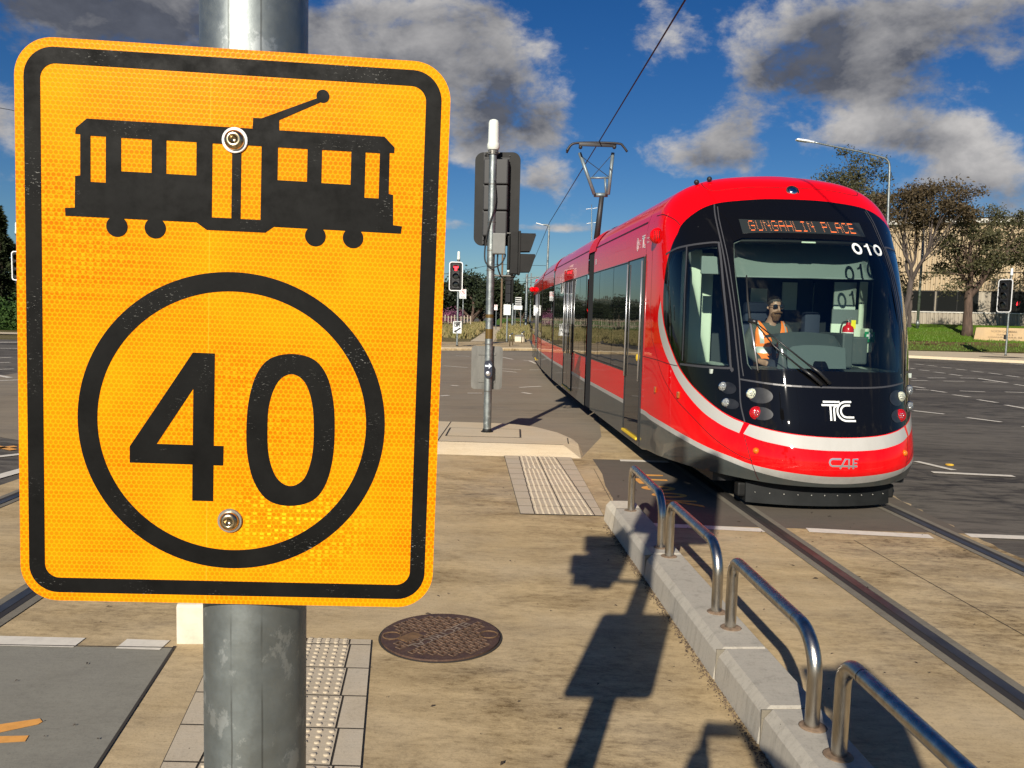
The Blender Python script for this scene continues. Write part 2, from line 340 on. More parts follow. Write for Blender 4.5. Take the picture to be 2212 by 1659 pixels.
def circ(cx, cy, r, n=48, ry=None): return [(cx + r * math.cos(2 * PI * i / n), cy + (ry or r) * math.sin(2 * PI * i / n)) for i in range(n)]
def smooth_open(P, k=6):
    P = [np.array(p, float) for p in P]; Q = [P[0] * 2 - P[1]] + P + [P[-1] * 2 - P[-2]]; out = []
    for i in range(1, len(Q) - 2):
        for j in range(k):
            t = j / k; a, b, c, d = Q[i - 1], Q[i], Q[i + 1], Q[i + 2]
            out.append(tuple(.5 * (2 * b + (c - a) * t + (2 * a - 5 * b + 4 * c - d) * t * t + (3 * b - a - 3 * c + d) * t ** 3)))
    out.append(tuple(P[-1])); return out
def smooth_closed(P, k=6):
    P = [np.array(p, float) for p in P]; n = len(P); out = []
    for i in range(n):
        a, b, c, d = P[i - 1], P[i], P[(i + 1) % n], P[(i + 2) % n]
        for j in range(k):
            t = j / k; out.append(tuple(.5 * (2 * b + (c - a) * t + (2 * a - 5 * b + 4 * c - d) * t * t + (3 * b - a - 3 * c + d) * t ** 3)))
    return out
def stroke(P, wd):      # polyline -> closed outline of constant width
    P = [np.array(p, float) for p in P]; Lf = []; Rt = []
    for i, p in enumerate(P):
        d = P[min(i + 1, len(P) - 1)] - P[max(i - 1, 0)]; d /= np.linalg.norm(d); n_ = np.array([-d[1], d[0]]) * wd / 2
        Lf.append(tuple(p + n_)); Rt.append(tuple(p - n_))
    return Lf + Rt[::-1]
def text_mesh(txt, size, align='CENTER', offset=0.0):
    cu = bpy.data.curves.new('t', 'FONT'); cu.body = txt; cu.size = size; cu.align_x = align; cu.align_y = 'CENTER'; cu.offset = offset; cu.resolution_u = 3
    o = bpy.data.objects.new('t', cu); me = bpy.data.meshes.new_from_object(o)
    vs = [v.co[:] for v in me.vertices]; fs = [tuple(p.vertices) for p in me.polygons]
    bpy.data.objects.remove(o); bpy.data.meshes.remove(me); bpy.data.curves.remove(cu); return vs, fs
def add_text(mb, txt, size, mtx, offset=0.0, sx=1.0):
    vs, fs = text_mesh(txt, size, offset=offset); mb.add([tuple(mtx @ Vector((p[0] * sx, p[1], 0))) for p in vs], fs)

def thing(name, label, cat, loc=(0, 0, 0), rotz=0.0, group=None):
    o = bpy.data.objects.new(name, None); o.empty_display_size = .2; C.objects.link(o); o.location = loc; o.rotation_euler = (0, 0, rotz)
    o['label'] = label; o['category'] = cat
    if group: o['group'] = group
    return o
def tag(o, label, cat, group=None):
    o['label'] = label; o['category'] = cat
    if group: o['group'] = group
    return o
def struct(o): o['kind'] = 'structure'; return o
def stuff(o): o['kind'] = 'stuff'; return o
def dup(root, loc, rotz=None, label=None, group=None):
    r = root.copy(); C.objects.link(r); r.location = loc
    if rotz is not None: r.rotation_euler = (0, 0, rotz)
    if label: r['label'] = label
    if group: r['group'] = group
    for ch in list(root.children):
        c = ch.copy(); C.objects.link(c); c.parent = r
        for g in ch.children:
            d = g.copy(); C.objects.link(d); d.parent = c
    return r

# ================================================================== GROUND
HD = R(-3.5); TD = Vector((math.sin(HD), math.cos(HD), 0)); TN = Vector((math.cos(HD), -math.sin(HD), 0))   # track direction and across
def sheet(name, pts, z, m, thick=0.0):
    mb = MB()
    if thick: mb.plate([[(p[0], p[1]) for p in pts]], z - thick, z)
    else:
        V, T = fill2d([[(p[0], p[1]) for p in pts]]); mb.add([(p[0], p[1], z) for p in V], T)
    return struct(mb.build(name, m))
sheet('ground', [(-900, -300), (900, -300), (900, 2500), (-900, 2500)], -.060, M['earth'])
sheet('road', [(-140, -40), (140, -40), (140, 41.2), (34, 41.2), (26.05, 41.96), (21.7, 45.1), (14, 50.5), (5.5, 66), (4.9, 400), (4.0, 400), (3.9, 48), (1.2, 43.2), (-3.4, 40.3), (-6.0, 39.9), (-7.0, 41), (-7.6, 300), (-13, 300), (-12.6, 46), (-16, 41), (-140, 33)], -.008, M['asphalt'])
# junction surface between the near and the far stop lines, worn to brown-grey
sheet('junction_surface', [(-5.6, 10.4), (4.16, 10.4), (4.3, 12), (3.6, 25), (2.9, 42), (-3.5, 40.1), (-9, 39.4), (-14, 30), (-12, 14)], -.005, M['mid_road'])
cl = [(4.16, 10.9), (4.13, 9.0), (4.11, 8.0), (4.10, 7.26), (4.15, 6.5), (4.30, 4), (4.55, 0), (4.8, -5), (-4.9, -5), (-5.05, 0), (-5.15, 4), (-5.15, 8.45), (-5.4, 11), (-.9, 10.7), (.93, 10.65), (1.4, 12.6), (2.9, 30), (3.9, 30)]
# rough, ragged edge on the asphalt side
rag = []
for i in range(len(cl)):
    a, b = cl[i], cl[(i + 1) % len(cl)]; n = max(1, int(math.dist(a, b) / .12)) if i < 6 else 1
    for j in range(n):
        t = j / n; rag.append((a[0] + (b[0] - a[0]) * t + (random.uniform(-.035, .035) if i < 6 else 0), a[1] + (b[1] - a[1]) * t))
sheet('paving', rag, -.002, M['concrete'])
# the pedestrian crossing stages
sheet('crossing_surface', [(1.07, 10.58), (4.12, 10.50), (4.10, 7.22), (1.45, 7.28), (1.0, 7.3), (1.02, 7.9), (1.06, 8.3), (1.05, 8.9), (1.09, 9.6)], 0.0, M['dark_crossing'])
sheet('crossing_surface', [(-1.802, 4.33), (-1.625, 3.18), (-1.40, 1.6), (-1.0, -1.5), (-3.0, -1.5), (-3.0, 4.30)], 0.0, M['grey_crossing'])

# rails: steel head, groove and dark flanks, for both tracks
def track_x(Y):      # centre line of the right-hand track
    if Y < 10: return 3.089 - .0612 * (Y - 7.766)
    for (a, b) in (((10, 2.952), (14.7, 2.655)), ((14.7, 2.655), (21, 2.335)), ((21, 2.335), (25.4, 2.19)), ((25.4, 2.19), (33.5, 2.07)), ((33.5, 2.07), (120, 1.6))):
        if Y <= b[0] or b[0] == 120: return a[1] + (b[1] - a[1]) * (Y - a[0]) / (b[0] - a[0])
def rail_pair(dx, ys, z):
    mb = MB()
    for side in (-1, 1):
        for (o0, o1, zz, mi) in ((-.115, .125, z, 2), (-.055, .062, z + .002, 1), (-.048, .014, z + .004, 0)):
            mb.m = mi; vs = []
            for Y in ys:
                x = track_x(Y) + dx + side * .755
                fl = 1 if side > 0 else -1
                vs += [(x + fl * o0, Y, zz), (x + fl * o1, Y, zz)]
            mb.add(vs, [(2 * i, 2 * i + 1, 2 * i + 3, 2 * i + 2) for i in range(len(ys) - 1)])
    return struct(mb.build('tram_rails', [M['steel_rail'], M['rail_dark'], M['rail_flank']], recalc=False))
ys = [-4, 0, 3, 6, 8, 10, 12, 14.7, 18, 21, 25.4, 30, 34, 60, 110]
rail_pair(0, ys, .0035); rail_pair(-7.05, ys, .0035)

# painted markings
mk = MB(); ZM = .0028
def dash(p, q, wd, ang=None, z=ZM, mb=None):
    p = Vector(p[:2]); q = Vector(q[:2]); d = (q - p).normalized()
    n = Vector((-d.y, d.x)) * wd / 2 if ang is None else Vector((math.cos(ang), math.sin(ang))) * wd / 2
    (mb or mk).sheet([(p - n)[:] + (z,), (q - n)[:] + (z,), (q + n)[:] + (z,), (p + n)[:] + (z,)])
dash((1.22, 7.255), (2.30, 7.15), .13); dash((2.66, 7.20), (3.70, 7.08), .14); dash((4.06, 7.15), (6.5, 7.0), .13)
dash((1.42, 10.53), (3.0, 10.47), .13)
dash((-5.0, 4.36), (-2.33, 4.365), .13); dash((-2.10, 4.365), (-1.86, 4.36), .13)
def U(x, y): return (1953.8 + .2 * x, 774.2 + .2 * y)
for (a, b, c, d) in [(110, 60, 210, 70), (245, 75, 350, 85), (400, 95, 510, 105), (555, 115, 668, 127), (722, 137, 845, 150), (915, 158, 1045, 174), (1100, 185, 1245, 203), (1300, 212, 1440, 230), (1500, 240, 1660, 262),
        (55, 105, 108, 112), (157, 124, 268, 135), (322, 147, 435, 160), (487, 170, 615, 187), (250, 211, 445, 212), (50, 213, 130, 215), (75, 241, 253, 241), (420, 245, 648, 249),
        (600, 211, 785, 215), (785, 215, 1110, 264), (845, 254, 1010, 258), (1190, 280, 1390, 310), (85, 302, 218, 322), (120, 338, 275, 343), (275, 343, 445, 368), (598, 352, 870, 362),
        (1085, 363, 1400, 372), (525, 393, 710, 418), (793, 446, 1000, 478), (1090, 503, 1380, 555), (95, 565, 428, 602), (675, 640, 1045, 687), (1280, 735, 1680, 790), (1135, 55, 1290, 70)]:
    dash(G(*U(a, b)), G(*U(c, d)), .16 if b < 230 else .13)
for (a, b, c, d, wd) in [(125, 1112, 535, 1208, .10), (300, 1230, 1180, 1272, .12), (-60, 1150, 40, 1178, .10)]:
    dash(G(*U(a, b)), G(*U(c, d)), wd)
def U2(x, y): return (951 + .3111 * x, 479.2 + .3111 * y)
for (a, b, c, d) in [(110, 930, 205, 935), (20, 1000, 190, 1012), (430, 940, 505, 955), (575, 960, 660, 968), (430, 1020, 560, 1028), (430, 1035, 530, 1045), (620, 1028, 720, 1028), (75, 1135, 125, 1140),
        (550, 1150, 700, 1142), (570, 1185, 630, 1195), (0, 1210, 60, 1205), (190, 1190, 290, 1190), (620, 965, 665, 985), (-120, 965, 10, 975), (-200, 1050, -60, 1060)]:
    dash(G(*U2(a, b)), G(*U2(c, d)), .11)
# far left road lines
for (a, b, c, d, wd) in [(-90, 740, 60, 739, .5), (-60, 752, 100, 753, .25), (-40, 775, 25, 772, .15), (-60, 786, 22, 783, .15), (-80, 800, 30, 797, .15), (-60, 801, 22, 816, .15), (-100, 825, 40, 821, .15)]:
    dash(G(a, b), G(c, d), wd)
dash(G(-60, 993), G(45, 981), .12); dash(G(-40, 1040), G(60, 1012), .16)
struct(mk.build('road_markings', M['paint'], recalc=False))
om = MB()
def orng(P): om.sheet([G(u, v)[:2] + (ZM,) for u, v in P])
orng([(-30, 1570), (86, 1553), (92, 1560), (82, 1566), (-30, 1590)]); orng([(-30, 1592), (62, 1590), (54, 1603), (-30, 1608)])
V, T = fill2d([circ(-2.235, 3.215, .17, 28, .050)]); om.add([(p[0], p[1], ZM) for p in V], T)
# LOOK and its arrow, painted to be read from the island
# ground frame of the lettering: letter tops point to -x
def lk(loops): 
    V, T = fill2d(loops); om.add([(p[0], p[1], ZM) for p in V], T)
lk([[(1.42, 9.60), (1.52, 9.78), (1.60, 9.62), (1.80, 9.60), (1.80, 9.53), (1.42, 9.50)]])
lk([[(1.42, 9.36), (1.80, 9.33), (1.80, 9.25), (1.50, 9.27), (1.53, 9.06), (1.45, 9.06)]])
lk([circ(1.62, 8.84, .185, 28, .125), circ(1.62, 8.84, .115, 28, .050)])
lk([circ(1.675, 8.50, .185, 28, .120), circ(1.675, 8.50, .115, 28, .048)])
lk([[(1.51, 8.28), (1.90, 8.26), (1.90, 8.20), (1.72, 8.21), (1.93, 8.06), (1.93, 7.98), (1.69, 8.16), (1.53, 8.02), (1.53, 8.10), (1.63, 8.20), (1.51, 8.21)]])
dash(G(-40, 972), G(34, 964), .12, mb=om); dash(G(-40, 958), G(30, 972), .10, mb=om)
struct(om.build('crossing_lettering', M['orange_paint'], recalc=False))

rp = thing('road_stud', 'small yellow reflective road stud beside the painted dashes on the asphalt', 'road stud', G(*U(485, 1150)))
MB().lathe([(.055, -.003), (.052, .006), (.036, .016), (.01, .018)], 20).build('dome', mat('stud_yellow', (.62, .36, .05), .4, var=.3, vscale=30), rp, smooth=True)
MB().box((-.03, -.050, .004), (.03, -.044, .013)).build('reflector', M['yellow'], rp)

# traffic island with sloped kerb, access covers on it
isl_top = [(-3.1, 11.02), (.70, 10.88), (.85, 11.45), (.68, 12.05), (.36, 12.62), (.05, 12.84), (-.25, 12.92), (-1.2, 12.98), (-3.1, 13.05)]
isl_bot = [(-3.2, 10.72), (.93, 10.60), (.985, 11.0), (.97, 11.6), (.80, 12.2), (.46, 12.82), (.10, 13.02), (-.25, 13.08), (-1.2, 13.14), (-3.2, 13.2)]
isl_mid = [(-3.15, 10.95), (.755, 10.81), (.925, 11.2), (.89, 11.6), (.74, 12.12), (.40, 12.70), (.07, 12.90), (-.25, 12.97), (-1.2, 13.03), (-3.15, 13.1)]
mb = MB(); n = len(isl_bot)
mb.add([p + (-.01,) for p in isl_bot] + [p + (.10,) for p in isl_mid], [(i, (i + 1) % n, n + (i + 1) % n, n + i) for i in range(n)])
it = [isl_top[0], isl_top[1], (.80, 11.15)] + isl_top[2:]
mb.add([p + (.10,) for p in isl_mid] + [p + (.128,) for p in it], [(i, (i + 1) % n, n + (i + 1) % n, n + i) for i in range(n)])
V, T = fill2d([it]); mb.add([(p[0], p[1], .128) for p in V], T)
struct(mb.build('traffic_island', M['pale_concrete'], smooth=False))
def cover(x0, y0, x1, y1, z, m, label, inner=None):
    t = thing('access_cover', label, 'cover', (x0, y0, z))
    f = MB(); W_, H_ = x1 - x0, y1 - y0
    f.plate([rrect(-.02, -.02, W_ + .02, H_ + .02, .01, 2), rrect(.004, .004, W_ - .004, H_ - .004, .008, 2)], 0, .003); f.build('frame', M['joint'], t)
    MB().plate([rrect(.008, .008, W_ - .008, H_ - .008, .008, 2)], 0, .004).build('lid', m, t)
cover(-.90, 11.45, .13, 12.25, .128, M['pale_concrete'], 'square concrete lid on the traffic island around the foot of the tall signal post')
cover(-1.62, 11.55, -1.13, 12.5, .128, M['dark_plastic'], 'dark lid on the traffic island half hidden behind the yellow sign')
jl = MB()
for a, b in (((-3.0, 11.0), (.70, 10.885)), ((.78, 11.02), (.80, 11.5)), ((-.98, 11.0), (-.95, 12.95))): dash(a, b, .014, z=.1315, mb=jl)
struct(jl.build('island_joints', M['joint'], recalc=False))

# ------------------------------------------------------------------ tactile paving
def tactile(label, rows, xl, xr, dl, dr, skew, gx=.056, name='tactile_paving'):
    """rows: list of Y boundaries; xl/xr edges of the pad, dl/dr edges of the studded tiles as functions of Y"""
    base = MB(); ys_ = [rows[0], rows[-1]]
    base.add([(xl(rows[0]), rows[0], .0035), (xr(rows[0]), rows[0], .0035), (xr(rows[-1]), rows[-1], .0035), (xl(rows[-1]), rows[-1], .0035)], [(0, 1, 2, 3)])
    t = thing(name, label, 'tactile paving')
    base.build('joint_bed', M['joint'], t)
    til = MB(); st = MB(); g = .005
    for i in range(len(rows) - 1):
        y0, y1 = rows[i], rows[i + 1]; ym = (y0 + y1) / 2; a0, b0 = dl(ym), dr(ym); k = skew
        h_ = (y1 - y0) / 2 - g; mid = (a0 + b0) / 2
        def q(xa, xb, fixl=None, fixr=None):
            A = (xa - k * h_ if fixl is None else fixl(y0 + g)) + g; Bx = (xb - k * h_ if fixr is None else fixr(y0 + g)) - g
            Cx = (xb + k * h_ if fixr is None else fixr(y1 - g)) - g; Dx = (xa + k * h_ if fixl is None else fixl(y1 - g)) + g
            til.add([(A, ym - h_, .0075), (Bx, ym - h_, .0075), (Cx, ym + h_, .0075), (Dx, ym + h_, .0075)], [(0, 1, 2, 3)])
        q(xl(ym), a0, fixl=xl); q(b0, xr(ym), fixr=xr); q(a0, mid); q(mid, b0)
        ny = max(3, int(round(2 * h_ / gx))); dy = 2 * h_ / ny
        for (A, B_) in ((a0, mid), (mid, b0)):
            nx = max(3, int(round((B_ - A) / gx))); dx = (B_ - A) / nx
            for r_ in range(ny):
                yy = ym - h_ + dy * (r_ + .5)
                for c_ in range(nx):
                    xx = A + dx * (c_ + .5) + k * (yy - ym); n_ = 10; rr = .0135
                    vs = [(xx + rr * f * math.cos(2 * PI * j / n_), yy + rr * f * math.sin(2 * PI * j / n_), .0075 + zz) for f, zz in ((1, 0), (.86, .0045), (.6, .006)) for j in range(n_)]
                    st.add(vs, [(j + o, (j + 1) % n_ + o, (j + 1) % n_ + o + n_, j + o + n_) for o in (0, n_) for j in range(n_)] + [tuple(2 * n_ + j for j in range(n_))])
    til.build('tile', M['tile'], t, recalc=False); o = st.build('stud', M['tile'], t, smooth=True, recalc=False); o['kind'] = 'stuff'
    return t
lin = lambda x0, y0, x1, y1: (lambda Y: x0 + (x1 - x0) * (Y - y0) / (y1 - y0))
rows = [7.52 + .3215 * i for i in range(11)]
tactile('studded pale tactile pad in front of the traffic island, running up to its sloped kerb', rows, lin(.105, 7.52, -.085, 10.73), (lambda Y: .885 - (Y - 7.52) * .028), lin(.24, 7.52, .11, 10.73), lin(.80, 7.52, .585, 10.73), -.06)
_p = [G(751, 1419), G(743, 1475), G(732, 1541), G(723, 1618)]; DR2 = lin(_p[0].x, _p[0].y, _p[3].x, _p[3].y)
rows2 = [2.0, 2.6, 2.9, 3.2, 3.5, 3.81, 4.12, 4.42, 4.50]
tactile('studded pale tactile pad behind the galvanised post of the yellow sign', rows2, lin(-1.60, 4.5, -1.33, 2.9), lin(-.752, 4.5, -.53, 2.9), lin(-1.36, 4.5, -1.20, 2.9), DR2, -.10, gx=.05)
# border joints of the concrete around the crossing on the left
gj = MB()
dash((-1.802, 4.35), (-1.40, 1.6), .014, z=.0035, mb=gj); dash((-3.0, 4.305), (-1.80, 4.33), .010, z=.0035, mb=gj); dash((-5.1, 2.2), (-1.0, 2.1), .006, z=.001, mb=gj)
dash((2.95, 6.9), (3.35, 2.0), .006, z=.001, mb=gj); dash((1.02, 9.9), (1.03, 7.6), .006, z=.001, mb=gj)
struct(gj.build('paving_joints', M['joint'], recalc=False))

# ------------------------------------------------------------------ manhole cover
def iron_mat():
    m, n, b = base_mat('rusty_iron'); t = n.new('ShaderNodeTexCoord'); v = t.outputs['Object']
    c = n.mix(n.ramp(n.noise(v, 14, 6, .7), .35, .7), (.075, .042, .034, 1), (.15, .085, .055, 1))
    c = n.mix(n.math('MULTIPLY', n.ramp(n.noise(v, 60, 3, .6), .55, .75), .5), c, (.24, .17, .10, 1))
    n.link(c, b.inputs['Base Color']); b.inputs['Roughness'].default_value = .6; b.inputs['Metallic'].default_value = .35
    n.link(n.bump(n.noise(v, 120, 3, .6), .4, .002), b.inputs['Normal']); return m
M['iron'] = iron_mat(); M['iron_dark'] = mat('iron_recess', (.030, .018, .015), .8)
mc = thing('manhole_cover', 'round rusty iron manhole cover with a waffle grid, lettered ELECTRICAL', 'manhole cover', (-.372, 4.57, 0))
MB().plate([circ(0, 0, .352, 64), circ(0, 0, .340, 64)], 0, .0035).build('gap_ring', M['joint'], mc)
MB().plate([circ(0, 0, .340, 64)], 0, .002).build('base_plate', M['iron_dark'], mc)
ca, sa = math.cos(R(38)), math.sin(R(38))
loops = [circ(0, 0, .338, 72)]; pit = .060
for i in range(-7, 8):
    for j in range(-7, 8):
        px, py = (i + .5 * (j % 2)) * pit, j * pit * .78
        if math.hypot(px, py) > .295: continue
        if abs(py + .0) < .036 and abs(px) < .26: continue
        if math.hypot(px - .19, py + .20) < .07 or math.hypot(px + .19, py - .20) < .07: continue
        if .02 < px < .22 and -.16 < py < -.055 and not (px < .05): continue
        hx, hy = .0185, .0150
        loops.append([(px - hx, py - hy), (px + hx, py - hy), (px + hx, py + hy), (px - hx, py + hy)])
rot = lambda x, y: (x * ca - y * sa, x * sa + y * ca)
RT = R(-128)
rot = lambda x, y: (x * math.cos(RT) - y * math.sin(RT), x * math.sin(RT) + y * math.cos(RT))
mb = MB(); mb.plate([[rot(*p) for p in L] for L in loops], .002, .0125); mb.build('lid', M['iron'], mc)
mb = MB()
for L in loops[1:]:
    cx = (L[0][0] + L[2][0]) / 2; cy = (L[0][1] + L[2][1]) / 2; h2 = .0225; h3 = .0190
    mb.plate([[rot(cx - h2, cy - h3), rot(cx + h2, cy - h3), rot(cx + h2, cy + h3), rot(cx - h2, cy + h3)], [rot(cx - .0185, cy - .0150), rot(cx + .0185, cy - .0150), rot(cx + .0185, cy + .0150), rot(cx - .0185, cy + .0150)]], .0125, .0165)
mb.build('grid_ribs', mat('iron_rib', (.20, .13, .085), .5, .3, var=.4, vscale=30), mc)
mb = MB(); add_text(mb, 'ELECTRICAL', .086, Matrix.Translation((0, 0, .0155)) @ Matrix.Rotation(RT, 4, 'Z'), offset=.0015); mb.build('lettering', mat('worn_iron', (.34, .25, .17), .45, .3, var=.3), mc)
for (x, y) in ((.19, -.20), (-.19, .20)): MB().plate([[rot(*p) for p in circ(x, y, .055, 24)], [rot(*p) for p in circ(x, y, .048, 24)]], .0125, .0165).build('key_ring', mat('rust_ring', (.20, .12, .06), .6, .3, var=.4, vscale=30), mc)
mb = MB(); mb.plate([[rot(*p) for p in rrect(.07, -.15, .20, -.065, .006, 2)]], .0125, .0150); mb.build('name_plate', mat('rust_plate', (.22, .125, .055), .6, .3, var=.4, vscale=30), mc)

# ------------------------------------------------------------------ kerb blocks and hoop rails
KY = [7.40, 5.76, 4.10, 3.46, 2.30, 1.10, -.2, -1.6]
def kx(Y): return .872 + (7.40 - Y) * .0612
lab = ['grey concrete kerb block with a white painted nose beside the crossing', 'grey kerb block carrying the near leg of the farthest hoop, behind the white nosed one', 'short grey kerb block under the middle hoop', 'grey kerb block under the near leg of the third hoop',
       'grey kerb block under the cut-off hoop, farthest from the tram', 'grey kerb block outside the frame', 'last grey kerb block outside the frame']
for i in range(5):
    y1, y0 = KY[i], KY[i + 1]; L = y1 - y0 - .007; wd = .285; hgt = .172 + (-.001 if i % 2 else .001)
    t = thing('kerb_block', lab[i], 'kerb block', (kx(y0), y0, 0), -HD, 'kerb blocks under the hoop rails')
    prof = [(.0, 0), (.016, hgt - .040), (.052, hgt), (wd - .02, hgt), (wd, hgt - .02), (wd, 0)]
    mb = MB(); n = len(prof); segs = [0, .012, L - .012, L]
    vs = []
    for k_, s_ in enumerate(segs):
        ins = .008 if k_ in (0, 3) else 0
        for (x, z) in prof: vs.append((min(max(x, ins), wd - ins), s_, max(0, z - (ins if z > .05 else 0))))
    fs = [(k_ * n + j, k_ * n + (j + 1) % n, (k_ + 1) * n + (j + 1) % n, (k_ + 1) * n + j) for k_ in range(3) for j in range(n)] + [tuple(range(n)), tuple(3 * n + j for j in range(n))]
    mb.add(vs, fs); mb.build('block', M['kerb'], t)
    if i == 0:
        mb = MB(); e = .004
        P = [(-e, 0), (.016 - e, hgt - .038), (.050, hgt + e), (wd - .02, hgt + e), (wd + e, hgt - .02), (wd + e, 0)]
        nb = len(P); vs = [(x, L - .42 + (.14 if 2 <= k_ <= 3 else .0), z) for k_, (x, z) in enumerate(P)] + [(x, L + e, z) for (x, z) in P]
        mb.add(vs, [(j, j + 1, nb + j + 1, nb + j) for j in range(nb - 1)] + [tuple(nb + j for j in range(nb))]); mb.build('white_nose', M['white_kerb'], t)
    else:
        mb = MB(); mb.box((.006, L - .002, 0), (wd - .01, L + .006, hgt - .008)); mb.build('mortar_joint', M['rail_flank'], t)
hl = ['brushed steel hoop rail nearest the tram, by the white kerb nose', 'brushed steel hoop rail second from the tram', 'brushed steel hoop rail third from the tram', 'brushed steel hoop rail farthest from the tram, its near leg cut off']
for i, ((xa, ya), (xb, yb)) in enumerate([((1.063, 7.06), (1.122, 5.92)), ((1.140, 5.71), (1.208, 4.62)), ((1.227, 4.385), (1.283, 3.30)), ((1.307, 3.076), (1.37, 1.98))]):
    A = Vector((xa, ya, .17)); B = Vector((xb, yb, .17)); d = (B - A); L = d.length; d.normalize()
    t = thing('hoop_rail', hl[i], 'hoop rail', A, 0, 'steel hoop rails along the kerb')
    H_ = .385; ra, rb = .10, .17; P = [(0, -.02), (0, .05), (0, H_ - ra)]
    P += [(ra - ra * math.cos(R(a)), H_ - ra + ra * math.sin(R(a))) for a in range(10, 91, 10)]
    P += [(ra + .25, H_), (L - rb - .15, H_), (L - rb, H_)] + [(L - rb + rb * math.sin(R(a)), H_ - rb + rb * math.cos(R(a))) for a in range(8, 91, 8)]
    P += [(L, H_ - rb - .01), (L, .05), (L, -.02)]
    mb = MB(); mb.tube([d * p[0] + Vector((0, 0, p[1])) for p in P], .0305, 20); mb.build('tube', M['stainless'], t, smooth=True, auto=40)
    for s_ in (0, L):
        mb = MB(); mb.lathe([(.058, 0), (.054, .003), (.046, .0045), (.036, .006)], 20, Matrix.Translation(d * s_ + Vector((random.uniform(-.006, .006), 0, .001))))
        mb.build('grout_ring', mat('grout', (.20, .135, .085), .9, var=.4, vscale=30), t, smooth=True)
    for s_ in (ra + .05, L - rb - .04): MB().tube([d * s_ + Vector((0, 0, H_)), d * (s_ + .004) + Vector((0, 0, H_))], .0309, 20).build('weld_seam', M['rubber'], t)
# grit along the foot of the kerb, and loose leaves and stones on the paving
mb = MB()
for _ in range(2600):
    Y = random.uniform(1.2, 7.2); x = kx(Y) - abs(random.gauss(0, .022)) - .002; s_ = random.uniform(.002, .0075)
    a = random.uniform(0, PI); z = random.uniform(.0, .004)
    mb.add([(x + s_ * math.cos(a + k_ * 2.1) * random.uniform(.6, 1.3), Y + s_ * math.sin(a + k_ * 2.1) * random.uniform(.6, 1.6), z + (.004 if k_ == 3 else 0)) for k_ in range(3)] + [(x, Y, z + s_ * .8)], [(0, 1, 3), (1, 2, 3), (2, 0, 3)])
stuff(mb.build('grit', M['debris'], recalc=False))
mb = MB()
for _ in range(300):
    x, Y = random.uniform(-2.6, 3.9), random.uniform(2.4, 10.4); s_ = random.uniform(.003, .010) * (1 if random.random() < .85 else 2); a = random.uniform(0, 2 * PI)
    mb.add([(x + s_ * 1.6 * math.cos(a), Y + s_ * 1.6 * math.sin(a), .006), (x - s_ * .5 * math.sin(a), Y + s_ * .5 * math.cos(a), .011), (x - s_ * 1.4 * math.cos(a), Y - s_ * 1.4 * math.sin(a), .005), (x + s_ * .5 * math.sin(a), Y - s_ * .5 * math.cos(a), .008)], [(0, 1, 2, 3)])
stuff(mb.build('fallen_leaves', mat('dry_leaf', (.045, .030, .018), .8, var=.7, vscale=2), recalc=False))
# white painted nose of the kerb on the other side of the island
t = thing('kerb_block', 'white painted kerb end peeping out from behind the galvanised sign post', 'kerb block', (-1.812, 4.385, 0), -HD)
mb = MB(); mb.bbox((0, 0, -.02), (.30, .16, .225), .022); mb.build('white_nose', M['white_kerb'], t)
mb = MB(); mb.bbox((.012, .16, -.02), (.288, 2.6, .215), .02); mb.build('block', M['kerb'], t)

